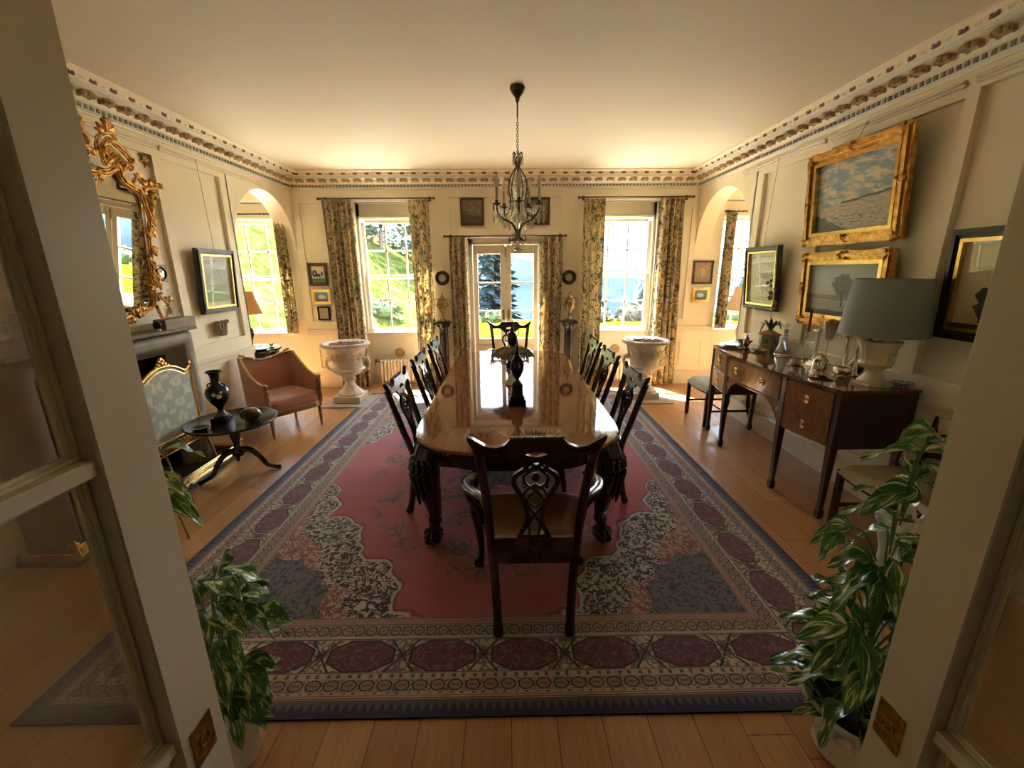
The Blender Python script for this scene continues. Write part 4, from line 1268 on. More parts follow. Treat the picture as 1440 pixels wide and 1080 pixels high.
# ------------------------------------------------------------------ things on the table
def dark_urn(loc, label, s=1.0):
    t = thing('bronze_urn', label, 'urn', loc, group='dark urns on the table')
    S = lambda P: [(r * s, z * s) for r, z in P]
    MB().box(-.062 * s, .062 * s, -.062 * s, .062 * s, 0, .05 * s, b=.003).box(-.05 * s, .05 * s, -.05 * s, .05 * s, .05 * s, .075 * s, b=.004).build('plinth', 'black', t, smooth=30)
    MB().lathe(S([(.042, .075), (.040, .13), (.042, .15), (.03, .165), (.014, .18), (.011, .195), (.016, .2)]), 20).build('stem', 'black', t)
    MB().lathe(S([(.012, .19), (.03, .215), (.048, .26), (.051, .295), (.044, .33), (.024, .355), (.014, .375), (.02, .385)]), 24).build('body', 'black', t)
    MB().lathe(S([(.02, .385), (.012, .40), (.008, .44), (.0, .50)]), 14).build('finial', 'black', t)
    for q in (-1, 1): MB().tube(curve2([(q * .045 * s, 0, .31 * s), (q * .066 * s, 0, .33 * s), (q * .06 * s, 0, .37 * s), (q * .018 * s, 0, .375 * s)], 5), .0035 * s, 6).build('handle', 'black', t)
dark_urn((.07, 2.95, TZ), 'tall dark bronze urn on the dining table nearest us')
dark_urn((.052, 4.22, TZ), 'tall dark bronze urn on the dining table farthest from us')
t = thing('tazza', 'pale footed bowl of drooping dried grasses on the dining table', 'bowl', (.052, 3.54, TZ))
MB().lathe([(.072, 0), (.075, .012), (.062, .03), (.045, .055), (.03, .09), (.018, .14), (.016, .18), (.03, .205), (.07, .225), (.105, .25), (.11, .262), (.09, .255), (0, .235)], 32).build('bowl', 'stone', t)
mb = MB(); rnd = random.Random(5)
for k in range(420):
    a = rnd.uniform(0, 2 * PI); L = rnd.uniform(.10, .16); lift = rnd.uniform(.01, .055)
    r0 = rnd.uniform(0, .04); c_, s_ = math.cos(a), math.sin(a) * .8
    P = [(r0 * c_, r0 * s_, .25), ((r0 + L * .45) * c_, (r0 + L * .45) * s_, .262 + lift), ((r0 + L * .85) * c_, (r0 + L * .85) * s_, .255 + lift * .55), ((r0 + L) * c_, (r0 + L) * s_, .225 + lift * .2)]
    mb.tube(P, [.002, .005, .006, .001], 4)
mb.build('dried_grasses', 'reed_pale', t)['kind'] = 'stuff'

# ------------------------------------------------------------------ fireplace
fp = bpy.data.objects.new('fireplace', None); COL.objects.link(fp); fp.location = (LW, 3.065, 0)
tag(fp, 'grey brown stone fireplace surround with rounded moulding on the left wall', 'fireplace')
W2 = .77; OW = .515; OH = 1.06; TH = 1.245
def bolection(mb):
    # rolled moulding swept up the jambs and across the top
    prof = [(0, .0), (.0, .06), (.05, .10), (.09, .165), (.14, .185), (.185, .175), (.215, .13), (.235, .07), (.255, .05), (.255, 0)]   # (distance from the opening edge, projection)
    def path(o): return [(-(OW + o), 0.0), (-(OW + o), OH - .02 + o * .80), (OW + o, OH - .02 + o * .80), (OW + o, 0.0)]
    n = len(prof); vs = []; fs = []
    for o, p in prof: vs += [(p, a, b_) for a, b_ in path(o)]
    for k in range(n - 1):
        for i in range(3): fs.append((k * 4 + i, k * 4 + i + 1, (k + 1) * 4 + i + 1, (k + 1) * 4 + i))
    mb._add(vs, fs)
mb = MB(); bolection(mb); mb.build('surround', 'mantel', fp, smooth=50)
mb = MB().box(0, .205, -W2 + .02, W2 - .02, TH - .02, TH + .008, b=.006); mb.build('mantel_shelf', 'mantel', fp, smooth=30)
mb = MB(); mb.box(-.42, -.40, -OW, OW, 0, OH); mb.box(-.42, 0, -OW - .02, -OW, 0, OH); mb.box(-.42, 0, OW, OW + .02, 0, OH); mb.box(-.42, 0, -OW, OW, OH, OH + .02)
mb.build('firebox', 'soot', fp, smooth=0)
h_ = MB().box(.0, .375, -.86, .86, 0, .022, b=.004).build('hearth', 'slate'); h_.location = (LW, 3.065, 0.0)
tag(h_, 'dark slate hearth in front of the fireplace', 'hearth')
# brass fender
t = thing('fender', 'bright brass fender rail along the front of the hearth', 'fender', (LW + .345, 3.065, .022))
mb = MB()
for z0, z1, x in ((0.0, .03, .022), (.03, .052, .012), (.052, .075, .018), (.075, .085, .008)): mb.box(-x, x, -.82, .82, z0, z1, b=.006)
for s in (-1, 1): mb.box(-.34, .0, s * .82 - .014, s * .86 + .014, 0, .06, b=.006)
mb.build('rail', 'gilt_bright', t, smooth=30)
for s in (-1, 1): MB().lathe([(.026, 0), (.03, .03), (.018, .06), (.024, .09), (.03, .11), (.012, .135), (0, .14)], 14, (0, s * .82, 0)).build('corner_finial', 'gilt_bright', t)

# gilt fire screen
t = thing('fire_screen', 'gilt framed fire screen with pale green damask panel before the hearth', 'fire screen', (LW + .215, 3.325, .022))
HW = .285; f = lambda a, b_, tt: (tt, a, b_)
def screen_top(u, off=0): # u -1..1
    au = abs(u)
    return .885 + off + .075 * (1 - min(1, (au / .75)) ** 2) + .03 * max(0, (au - .75) / .25) ** 2
N = 24
top = [(HW * u, screen_top(u)) for u in [-1 + 2 * k / N for k in range(N + 1)]]
bot = [(HW * u, .30) for u in [-1 + 2 * k / N for k in range(N + 1)]]
MB().strip([(a * .93, b_ - .01) for a, b_ in top], [(a * .93, .37) for a, b_ in top], (-.006, .006), f).build('damask_panel', 'damask', t, smooth=0)
mb = MB()
for o, r in ((0.0, .013), (-.03, .009)):
    P = [(0, a * (1 + o * 2.2), b_ + o) for a, b_ in top]
    mb.tube(P, r, 8, up=(1, 0, 0))
    for s in (-1, 1): mb.tube([(0, s * HW * (1 + o * 2.2), .30), (0, s * HW * (1 + o * 2.2), .885 + .03 + o)], r, 8, up=(1, 0, 0))
mb.tube(curve2([(0, -HW * .93, .44), (0, -HW * .80, .375), (0, -HW * .5, .37), (0, HW * .5, .37), (0, HW * .8, .375), (0, HW * .93, .44)], 5), .010, 8, up=(1, 0, 0))
mb.box(-.012, .012, -HW, HW, .262, .275, b=.003)
mb.build('frame', 'gilt_bright', t, smooth=50)
mb = MB(); rnd = random.Random(2)
for k in range(26):     # pierced scrollwork apron
    yy = -HW + .02 + (2 * HW - .04) * k / 25; s = 1 if k % 2 else -1
    mb.tube([(0, yy + .014 * math.cos(a), .315 + s * .008 + .022 * math.sin(a)) for a in [2 * PI * q / 9 for q in range(9)]], .005, 5, closed=True, up=(1, 0, 0))
mb.build('pierced_apron', 'gilt', t)
mb = MB()
for (a, b_, r) in ((0, .995, .028), (-.035, .985, .024), (.035, .985, .024), (-.065, .97, .018), (.065, .97, .018), (0, 1.03, .02), (-.02, 1.015, .018), (.022, 1.016, .018), (0, .965, .02), (-.09, .955, .012), (.09, .955, .012)):
    mb.sph((0, a, b_ - .012), (r * .6, r, r), 10, 6, wob=.12)
mb.build('carved_crest', 'gilt', t)
for s in (-1, 1):
    mb = MB(); mb.sph((0, s * HW, .935), (.014, .018, .022), 10, 6); mb.build('corner_finial', 'gilt', t)
    mb = MB()
    for q in (-1, 1): mb.tube(curve2([(0, s * HW, .30), (q * .03, s * HW, .25), (q * .06, s * (HW + .01), .12), (q * .08, s * (HW + .01), .02), (q * .10, s * (HW + .01), .012)], 5), [.014, .015, .016, .016, .015, .014, .013, .012, .011, .011, .010, .010, .010, .011, .011, .012, .012, .013, .014, .014, .012], 8)
    mb.build('foot', 'gilt_pale', t)

# tripod table with its things
t = thing('tripod_table', 'low round dark tripod table beside the fender', 'table', (-2.367, 3.473, 0))
mb = MB().lathe([(.0, .462), (.33, .462), (.343, .468), (.347, .477), (.342, .486), (.330, .486), (.318, .478), (0, .478)], 56)
for k in range(72):
    a = 2 * PI * k / 72; mb.sph((.344 * math.cos(a), .344 * math.sin(a), .482), (.008, .008, .006), 6, 4)
mb.build('tabletop', 'mahog', t, smooth=35)
MB().lathe([(.035, .15), (.048, .165), (.05, .20), (.03, .23), (.022, .26), (.034, .30), (.042, .35), (.03, .40), (.05, .44), (.09, .462)], 24).build('pillar', 'mahog', t)
for a in (-126, 8, 127):
    f_ = .84 if a == 127 else 1.0; a = rad(a); c_, s_ = math.cos(a), math.sin(a)
    P = curve2([(c_ * .03, s_ * .03, .205), (c_ * .10, s_ * .10, .20), (c_ * .17, s_ * .17, .13), (c_ * .22 * f_, s_ * .22 * f_, .05), (c_ * .29 * f_, s_ * .29 * f_, .022), (c_ * .33 * f_, s_ * .33 * f_, .018)], 5)
    rr = [.03 - .013 * min(1, k / 18) for k in range(len(P))]
    rr[-5:] = [.018, .021, .022, .02, .012]
    MB().tube(P, rr, 10, sx=.8).build('leg', 'mahog', t)
t = thing('black_vase', 'black porcelain vase with painted white daisies on the tripod table', 'vase', (-2.42, 3.43, .478))
MB().box(-.062, .062, -.062, .062, 0, .05, b=.003).build('plinth', 'black', t, smooth=30)
v_ = MB().lathe([(.06, .05), (.062, .062), (.045, .075), (.026, .10), (.022, .125), (.03, .14), (.06, .18), (.083, .23), (.088, .265), (.08, .295), (.055, .315), (.04, .33), (.034, .36), (.034, .40), (.042, .425), (.058, .435), (.060, .445), (.05, .447), (.036, .43)], 36).build('body', 'black', t)
for q in (-1, 1): MB().tube(curve2([(q * .06, 0, .30), (q * .075, 0, .315), (q * .06, 0, .335), (q * .042, 0, .34)], 4), .006, 6).build('handle', 'black', t)
mb = MB()
for (az, z, s) in ((-50, .245, .022), (-74, .262, .016), (-38, .275, .013)):
    a = rad(az); c0 = Vector((.086 * math.cos(a), .086 * math.sin(a), z)); ux = Vector((-math.sin(a), math.cos(a), 0)); uz = Vector((0, 0, 1)); n_ = Vector((math.cos(a), math.sin(a), 0))
    mb.cur = 0
    for k in range(8):
        b_ = 2 * PI * k / 8; p = c0 + (ux * math.cos(b_) + uz * math.sin(b_)) * s * .6
        rot = Matrix.Translation(p) @ Matrix((( *(ux), 0), (*(uz), 0), (*(n_), 0), (0, 0, 0, 1))).transposed() @ Matrix.Rotation(b_, 4, 'Z')
        mb.sph((0, 0, 0), (s * .42, s * .2, .002), 8, 4, mat=rot)
    mb.cur = 1; mb.sph(c0 + n_ * .002, (s * .22,) * 3, 8, 6)
mb.build('painted_daisies', ['daisy', 'daisy_c'], t)
o = MB().lathe([(0, 0), (.05, .004), (.075, .02), (.085, .045), (.08, .07), (.06, .09), (.03, .102), (0, .105)], 28, ry=.85).build('tortoiseshell_box', 'egg'); o.location = (-2.22, 3.50, .478)
tag(o, 'rounded brown mottled shell box on the tripod table right of the vase', 'box')
o = MB().lathe([(0, 0), (.045, 0), (.06, .012), (.062, .02), (.054, .02), (.04, .01), (0, .008)], 24).build('small_dish', 'black'); o.location = (-2.49, 3.255, .478)
tag(o, 'small dark dish at the near edge of the tripod table', 'dish')

# ------------------------------------------------------------------ rococo mirror
def rococo_mirror():
    t = thing('rococo_mirror', 'tall carved gilt mirror over the fireplace', 'mirror', (LW + .02, 3.20, 1.40))
    tilt = .10
    fx = lambda y, z, d=0: (.03 + tilt * z + d, y, z)
    hw = .365; H = .99
    pts = [(-hw, .02), (hw, .02), (hw, .86), (.33, .90), (.22, .94), (.18, 1.0), (0, 1.02), (-.18, 1.0), (-.22, .94), (-.33, .90), (-hw, .86)]
    MB().prism(pts, 0, .006, lambda a, b_, tt: fx(a, b_, tt)).build('mirror_glass', 'mirror', t, smooth=0)
    MB().prism([(a * 1.03, b_ * 1.01 - .005) for a, b_ in pts], -.02, -.001, lambda a, b_, tt: fx(a, b_, tt)).build('backboard', 'mahog', t, smooth=0)
    mb = MB(); rnd = random.Random(11)
    def sc(P, r0, r1, d=.02, n=7, fl=1.0):
        Q = curve2(P, 6); L = len(Q)
        rr = [(r0 + (r1 - r0) * k / (L - 1)) for k in range(L)]
        for o_, f_ in ((-.62, .42), (.0, .52), (.62, .36)):   # three parallel ridges
            P3 = []
            for k in range(L):
                a = Vector(Q[max(k - 1, 0)]); b_ = Vector(Q[min(k + 1, L - 1)]); t_ = (b_ - a).normalized()
                P3.append(fx(Q[k][0] - t_.y * rr[k] * o_, Q[k][1] + t_.x * rr[k] * o_, d + (.006 if o_ == 0 else 0)))
            mb.tube(P3, [r * f_ * (.75 + .25 * math.sin(k * .9 + o_ * 5)) for k, r in enumerate(rr)], n, up=(1, 0, 0))
        mb.sph(fx(*Q[-1], d), (rr[-1] * .9,) * 3, 8, 6)
    def leafy(y, z, ang, L, w=.018):
        for k in (-1, 0, 1):
            a = ang + k * .55; 
            P = [(y, z), (y + L * .5 * math.cos(a) , z + L * .5 * math.sin(a)), (y + L * (1 - .25 * abs(k)) * math.cos(a + .25 * k), z + L * (1 - .25 * abs(k)) * math.sin(a + .25 * k))]
            Q = curve2(P, 4); n = len(Q)
            mb.tube([fx(p, q, .02 + .012 * math.sin(PI * i / (n - 1))) for i, (p, q) in enumerate(Q)], [w * .62 * (.5 + .6 * math.sin(PI * i / (n - 1))) * (1 if i < n - 1 else .2) + .001 for i in range(n)], 6, up=(1, 0, 0))
    for s in (1, -1):
        A_ = lambda an: an if s > 0 else PI - an
        F = lambda P: [(s * a, b_) for a, b_ in P]
        # side stiles
        sc(F([(.418, .72), (.408, .655), (.392, .536), (.388, .415), (.376, .252), (.378, .169), (.368, .086), (.348, .037), (.258, .011)]), .021, .020, .02)
        sc(F([(.372, .80), (.376, .60), (.366, .30), (.362, .10)]), .008, .007, .012)
        for y, z, an, L in ((.40, .655, -.9, .09), (.41, .70, .3, .08), (.41, .62, 1.2, .06), (.39, .52, -1.0, .10), (.395, .47, .1, .06), (.38, .40, 2.2, .06), (.385, .33, 1.2, .07),
                            (.38, .22, .1, .11), (.385, .19, .9, .09), (.375, .17, 2.4, .07), (.385, .14, -.6, .08), (.385, .25, 1.5, .08), (.395, .57, 1.7, .09)):
            leafy(s * y, z, A_(an), L, .017)
        # open loop at the lower corner
        sc(F([(.395, .14), (.44, .10), (.482, .055), (.495, -.01), (.437, -.075)]), .016, .013, .03)
        sc(F([(.437, -.075), (.405, -.04), (.386, -.0), (.372, .04)]), .015, .018, .03)
        leafy(s * .475, .06, A_(.9), .07); leafy(s * .49, .0, A_(-.3), .05); leafy(s * .43, -.07, A_(-1.6), .05)
        # S scroll from shoulder to crest
        sc(F([(.16, 1.065), (.188, 1.03), (.198, .985), (.238, .949), (.30, .930), (.345, .912), (.368, .869), (.385, .80), (.41, .73)]), .030, .024, .03)
        sc(F([(.175, 1.03), (.185, .975), (.235, .93), (.30, .912), (.345, .885), (.352, .83)]), .010, .009, .016)
        sc(F([(.20, 1.0), (.216, 1.042), (.262, 1.076), (.304, 1.068), (.285, 1.045)]), .022, .012, .03)
        sc(F([(.285, .955), (.312, .99), (.339, 1.012), (.352, .985)]), .018, .010, .03)
        leafy(s * .24, 1.05, A_(.9), .06); leafy(s * .33, .99, A_(1.3), .05)
        # shoulder shell with pointed leaf
        sc(F([(.368, .925), (.445, .950), (.502, .957), (.585, .972)]), .024, .004, .035)
        for y, z, an, L in ((.40, .955, 1.9, .06), (.45, .965, 1.5, .05), (.50, .965, 1.3, .045), (.54, .968, .8, .04), (.43, .92, -.3, .08), (.40, .89, -.7, .09), (.42, .85, -.2, .07), (.40, .82, -1.0, .09)):
            leafy(s * y, z, A_(an), L, .02)
        for y, z in ((.426, .886), (.473, .886), (.431, .837), (.45, .91), (.415, .79)): mb.sph(fx(s * y, z, .045), (.02, .022, .022), 9, 6, wob=.15)
        # great volute of the crest
        sc(F([(.096, 1.121), (.066, 1.119), (.057, 1.148), (.085, 1.185), (.13, 1.194), (.19, 1.169), (.249, 1.133), (.278, 1.108)]), .020, .026, .05)
        sc(F([(.10, 1.21), (.16, 1.205), (.22, 1.172), (.275, 1.132)]), .012, .016, .045)
        sc(F([(.037, 1.10), (.030, 1.15), (.042, 1.191), (.084, 1.232), (.146, 1.248), (.190, 1.222)]), .022, .010, .03)
        mb.prism([(s * a, b_) for a, b_ in ((.09, 1.15), (.13, 1.17), (.202, 1.125), (.25, 1.09), (.215, 1.05), (.15, 1.06), (.10, 1.09))], .0, .035, lambda a, b_, tt: fx(a, b_, tt))
        for k in range(12): mb.sph(fx(s * (.12 + .022 * (k % 5) + .008 * (k // 5)), 1.135 - .014 * (k % 5) - .022 * (k // 5), .038), (.008, .009, .009), 7, 5)
        leafy(s * .085, 1.232, A_(2.0), .07); leafy(s * .14, 1.25, A_(.4), .06); leafy(s * .12, 1.255, A_(1.2), .10, .022); leafy(s * .15, 1.275, A_(.2), .05); leafy(s * .13, 1.30, A_(1.8), .05)
        # lower scrolls meeting over the glass
        sc(F([(.0, .985), (.028, .975), (.09, .992), (.147, 1.035), (.150, 1.072), (.112, 1.072), (.075, 1.036), (.059, 1.064), (.052, 1.10)]), .026, .020, .035)
        leafy(s * .03, 1.09, A_(2.6), .05); leafy(s * .02, .97, A_(-1.2), .05)
    # tied garland of flowers across the foot
    for k in range(54):
        y = -.25 + .5 * k / 53; z = .012 - .02 * math.sin(PI * k / 53) + rnd.uniform(-.022, .026)
        r = rnd.uniform(.012, .022); mb.sph(fx(y, z, .03 + rnd.uniform(-.01, .012)), (r * .8, r, r), 8, 5, wob=.15)
        if k % 3 == 0: leafy(y, z, rnd.uniform(0, 6.28), .06, .014)
    sc([(-.26, .01), (-.12, -.02), (0, -.03), (.12, -.02), (.26, .01)], .014, .014, .02)
    mb.build('carved_frame', 'gilt', t, smooth=60)
rococo_mirror()
# chain wire of mirror left out of sight; gilt star boss on the wall
mb = MB()
for k in range(6):
    a = 2 * PI * k / 6 + .3
    mb.tube([(.0, 0, 0), (.012, .03 * math.cos(a), .03 * math.sin(a)), (.004, .062 * math.cos(a), .062 * math.sin(a))], [.012, .014, .002], 6, up=(1, 0, 0))
mb.sph((.012, 0, 0), (.012, .016, .016), 10, 6)
o = mb.build('star_boss', 'gilt_pale'); o.location = (LW - .034, 3.915, 2.61)
tag(o, 'small gilded star shaped boss on the left wall beside the mirror', 'ornament')
t = thing('convex_mirror', 'tiny convex mirror in a square grey frame beside the gilt mirror', 'mirror', (LW - .034, 3.82, 1.70))
fq = lambda a, b_, tt: (tt, a, b_)
MB().box(0, .014, -.078, .078, -.073, .073, b=.004).build('square_frame', 'pewter', t, smooth=30)
MB().tube([(.016, .052 * math.cos(a), .052 * math.sin(a)) for a in [2 * PI * k / 32 for k in range(32)]], .008, 8, closed=True, up=(1, 0, 0)).build('rim', 'black', t)
MB().sph((.012, 0, 0), (.018, .046, .046), 20, 12).build('mirror_glass', 'mirror', t)

# ------------------------------------------------------------------ framed pictures
def frame_bars(mb, hw, hh, w, fn, t0, t1, steps=((0, 1.0, 1.0),)):
    """mitred frame: steps = (inner fraction start, end, depth fraction)"""
    for f0, f1, dp in steps:
        a0, a1 = w * f0, w * f1
        o = [(-hw + a0, -hh + a0), (hw - a0, -hh + a0), (hw - a0, hh - a0), (-hw + a0, hh - a0)]
        i_ = [(-hw + a1, -hh + a1), (hw - a1, -hh + a1), (hw - a1, hh - a1), (-hw + a1, hh - a1)]
        d1 = t0 + (t1 - t0) * dp
        for k in range(4):
            j = (k + 1) % 4
            P = [o[k], o[j], i_[j], i_[k]]
            vs = [fn(*p, t0) for p in P] + [fn(*p, d1) for p in P]
            mb._add(vs, [(3, 2, 1, 0), (4, 5, 6, 7), (0, 1, 5, 4), (1, 2, 6, 5), (2, 3, 7, 6), (3, 0, 4, 7)])
def framed(name, label, cat, loc, face, w, h, fw, frame_mat, kind=None, mount=0, lean=0.0, inner=None, corner=False, glass=False, group=None, wire=0, wire_off=0, depth=.03, artname='canvas', mirror=False, mount_mat='card'):
    """face: 'L' hung on left wall (looks +X), 'R' on right wall (looks -X), 'F' far wall (looks -Y)"""
    t = thing(name, label, cat, loc, group=group)
    def fn(a, b_, d):
        dd = d + lean * (b_ + h / 2)
        if face == 'L': return (dd, a, b_)
        if face == 'R': return (-dd, -a, b_)
        return (a, -dd, b_)
    sg = {'L': -1, 'R': 1, 'F': 1}[face]
    hw, hh = w / 2, h / 2
    mb = MB(); frame_bars(mb, hw, hh, fw, fn, 0, depth, ((0, .25, .75), (.25, .62, 1.0), (.62, 1.0, .72)))
    if corner:
        rnd = random.Random(int(w * 1000))
        pts = [(x, y) for x in (-1, 1) for y in (-1, 1)] + [(0, 1), (0, -1), (1, 0), (-1, 0)]
        for (cx, cy) in pts:
            for k in range(11 if cx and cy else 8):
                r = rnd.uniform(.009, .017)
                ox = rnd.uniform(-.01, .055) * (1 if cx else 0); oy = rnd.uniform(-.01, .055) * (1 if cy else 0)
                if not cx: ox = rnd.uniform(-.05, .05)
                if not cy: oy = rnd.uniform(-.05, .05)
                mb.sph(fn((hw - .012) * cx - ox * (cx or 1), (hh - .012) * cy - oy * (cy or 1), depth * .9), (r, r, r), 6, 4, wob=.2)
        for s in (-1, 1):
            mb.tube([fn(-hw + .03 + (2 * hw - .06) * k / 24, s * (hh + .002 + .006 * math.cos(k * PI / 6)), depth * .7) for k in range(25)], .006, 5)
            mb.tube([fn(s * (hw + .002 + .006 * math.cos(k * PI / 6)), -hh + .03 + (2 * hh - .06) * k / 24, depth * .7) for k in range(25)], .006, 5)
    mb.build('frame', frame_mat, t, smooth=35)
    iw, ih = hw - fw, hh - fw
    if inner:
        mb = MB(); frame_bars(mb, iw + .001, ih + .001, inner[0], fn, .002, depth * .8); mb.build('slip', inner[1], t, smooth=0)
        iw -= inner[0]; ih -= inner[0]
    if mount:
        mb = MB(); frame_bars(mb, iw + .001, ih + .001, mount, fn, .004, .012); mb.build('mount', mount_mat, t, smooth=0)
        iw -= mount; ih -= mount
    mb = MB()
    uv = lambda p, q: (p, q)
    mb.grid(lambda u, v: fn(-iw - .001 + 2 * (iw + .001) * u, -ih - .001 + 2 * (ih + .001) * v, .010), 1, 1, uv)
    mb.grid(lambda u, v: fn(-iw + 2 * iw * u, -ih + 2 * ih * v, .001), 1, 1, uv)
    am = M['mirror'] if mirror else picture(kind + '_picture', kind)
    mb.build('mirror_glass' if mirror else artname, am, t, smooth=0)
    if glass:
        mb = MB(); mb.prism([(-hw + fw * .9, -hh + fw * .9), (hw - fw * .9, -hh + fw * .9), (hw - fw * .9, hh - fw * .9), (-hw + fw * .9, hh - fw * .9)], .0135, .0155, fn)
        mb.build('glass_pane', 'picglass', t, smooth=0)
    if wire:
        mb = MB(); zt = wire - loc[2]
        a = fn(wire_off, hh - .002, depth * .4); 
        b_ = (a[0] if face == 'F' else (.032 if face == 'L' else -.032), a[1] if face != 'F' else -.02, zt)
        n = 10; mb.tube([tuple(a[i] + (b_[i] - a[i]) * k / n for i in range(3)) for k in range(n + 1)], .0018, 5)
        mb.tube([(b_[0], b_[1], b_[2] - .012 + .012 * math.cos(q)) if face != 'F' else (b_[0], b_[1], b_[2]) for q in (0, 1, 2, 3)], .003, 5)
        mb.build('hanging_wire', 'bronze', t)
    return t
# left wall
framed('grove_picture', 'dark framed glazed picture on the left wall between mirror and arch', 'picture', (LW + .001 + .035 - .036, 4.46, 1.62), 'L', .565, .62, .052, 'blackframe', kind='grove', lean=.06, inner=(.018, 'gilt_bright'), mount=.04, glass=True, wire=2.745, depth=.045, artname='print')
# right wall
framed('coastal_painting', 'large gilt framed painting of a cloudy coast on the right wall', 'painting', (RW - .001, 3.475, 2.25), 'R', .965, .72, .075, 'gilt', kind='coast', lean=.09, inner=(.028, 'gilt_bright'), corner=True, wire=2.745, depth=.055)
framed('landscape_painting', 'gilt framed painting of a dark tree by water, below the coastal painting', 'painting', (RW - .001, 3.43, 1.53), 'R', .90, .60, .07, 'gilt', kind='tree', lean=.06, inner=(.03, 'gilt_bright'), corner=True, wire=1.90, wire_off=-.02, depth=.05)
framed('flower_picture', 'dark framed flower picture on the right wall behind the blue lamp', 'picture', (RW - .001 , 2.31, 1.60), 'R', .60, .63, .055, 'blackframe', kind='flowers', lean=.05, inner=(.02, 'gilt_bright'), glass=True, depth=.05, artname='print')
framed('glazed_picture', 'glazed picture in a black frame on the right wall beside the arch', 'picture', (RW - .001, 4.52, 1.605), 'R', .60, .64, .05, 'blackframe', kind='sketch', lean=.08, inner=(.016, 'gilt_bright'), mount=.03, glass=True, wire=2.745, depth=.045, artname='print')
# far wall
framed('dark_print', 'square dark framed olive picture over the garden doors, left one', 'picture', (-.467, FY - .001, 2.497), 'F', .328, .36, .03, 'brownframe', kind='olive', group=None, artname='print')
framed('dark_print', 'square dark framed olive picture over the garden doors, right one behind the chandelier', 'picture', (.45, FY - .001, 2.50), 'F', .328, .36, .03, 'brownframe', kind='olive', artname='print')
framed('cockerel_picture', 'brown framed picture of a black cockerel left of the left curtain', 'picture', (-2.70, FY - .001, 1.672), 'F', .27, .315, .042, 'brownframe', kind='cockerel', artname='print')
framed('gilt_picture', 'small gilt framed blue bird picture under the cockerel picture', 'picture', (-2.685, FY - .001, 1.358), 'F', .265, .21, .04, 'gilt_bright', kind='bluebird', artname='print')
framed('small_picture', 'smallest reddish brown framed sketch, lowest of three by the left curtain', 'picture', (-2.682, FY - .001, 1.12), 'F', .175, .20, .022, 'mahog_red', kind='sketch', artname='print')
framed('sepia_print', 'brown framed sepia print on the far wall inside the right arch', 'picture', (2.845, FY - .001, 1.66), 'F', .29, .33, .026, 'brownframe', kind='print', artname='print')
framed('gilt_picture', 'small gilt framed blue bird picture under the sepia print in the right arch', 'picture', (2.845, FY - .001, 1.34), 'F', .25, .21, .038, 'gilt_bright', kind='bluebird', artname='print')
def round_mirror(x, z, label):
    t = thing('round_mirror', label, 'mirror', (x, FY - .001, z), group='small round mirrors')
    mb = MB()
    for r, w, y in ((.082, .020, -.014), (.060, .008, -.02), (.098, .007, -.01)):
        mb.tube([(r * math.cos(a), y, r * math.sin(a)) for a in [2 * PI * k / 40 for k in range(40)]], w, 8, closed=True, up=(0, 1, 0), sy=.7)
    mb.build('frame', 'mahog_red', t)
    MB().lathe([(0, 0), (.058, 0), (.058, .006), (0, .010)], 36, mat=Matrix.Rotation(PI / 2, 4, 'X')).build('mirror_glass', 'pale_disc', t, smooth=50)
round_mirror(-.925, 1.61, 'round brown frame with pale centre left of the garden doors')
round_mirror(.905, 1.606, 'round brown frame with pale centre right of the garden doors')

# plaster corbel on the left wall
mb = MB(); rnd = random.Random(8)
mb.prism([(-.10, .07), (.10, .07), (.085, .02), (.06, -.08), (-.06, -.08), (-.085, .02)], 0, .018, lambda a, b_, t: (t, a, b_))
for c_ in (-1, 0, 1):
    for q in range(7): mb.sph((.022, c_ * (.062 - .006 * q) , .05 - q * .02), (.012, .016, .013), 7, 5, wob=.15)
    mb.tube([(.024 + .008 * math.cos(a), c_ * .075 + .016 * math.cos(a), .058 + .016 * math.sin(a)) for a in [2 * PI * k / 10 for k in range(10)]], .007, 5, closed=True, up=(1, 0, 0))
o = mb.build('carved_corbel', 'corbel'); o.location = (LW + .0, 4.43, 1.155)
tag(o, 'small carved wooden corbel ornament under the dark framed picture', 'ornament')

# things on the mantel shelf
o = MB().box(0, .10, -.17, .17, 0, .085, b=.003).build('stone_block', 'mantel2'); o.location = (LW + .09, 3.66, TH + .008)
tag(o, 'plain grey stone block at the far end of the mantel shelf', 'block')
t = thing('candlestick', 'cut glass lustre candlestick with hanging drops on the stone block', 'candlestick', (LW + .14, 3.66, TH + .093))
MB().lathe([(.042, 0), (.045, .008), (.025, .02), (.012, .04), (.018, .055), (.01, .07), (.02, .085), (.05, .10), (.055, .105), (.03, .11), (.012, .125), (.02, .145), (.024, .15)], 16).build('stem', 'crystal', t)
for k in range(8):
    a = 2 * PI * k / 8
    MB().tube([(.052 * math.cos(a), .052 * math.sin(a), .10), (.053 * math.cos(a), .053 * math.sin(a), .075), (.053 * math.cos(a), .053 * math.sin(a), .045), (.053 * math.cos(a), .053 * math.sin(a), .03)], [.002, .005, .007, .001], 6).build('glass_drop', 'crystal', t)
MB().lathe([(.009, .14), (.011, .18), (.012, .185)], 10).build('candle_socket', 'silver', t)
MB().lathe([(.018, .185), (.022, .195), (.02, .23), (.012, .24)], 12).build('glass_cup', 'crystal', t)
o2 = o.copy(); COL.objects.link(o2); o2.location.y = 2.47; o2['label'] = 'plain grey stone block at the near end of the mantel shelf behind the door glass'
c2_ = copy_tree(t); c2_.location.y = 2.47; c2_['label'] = 'cut glass lustre candlestick at the near end of the mantel, seen through the door glass'
t = thing('black_ornament', 'small round black ornament on the mantel shelf before the stone block', 'ornament', (LW + .16, 3.44, TH + .008))
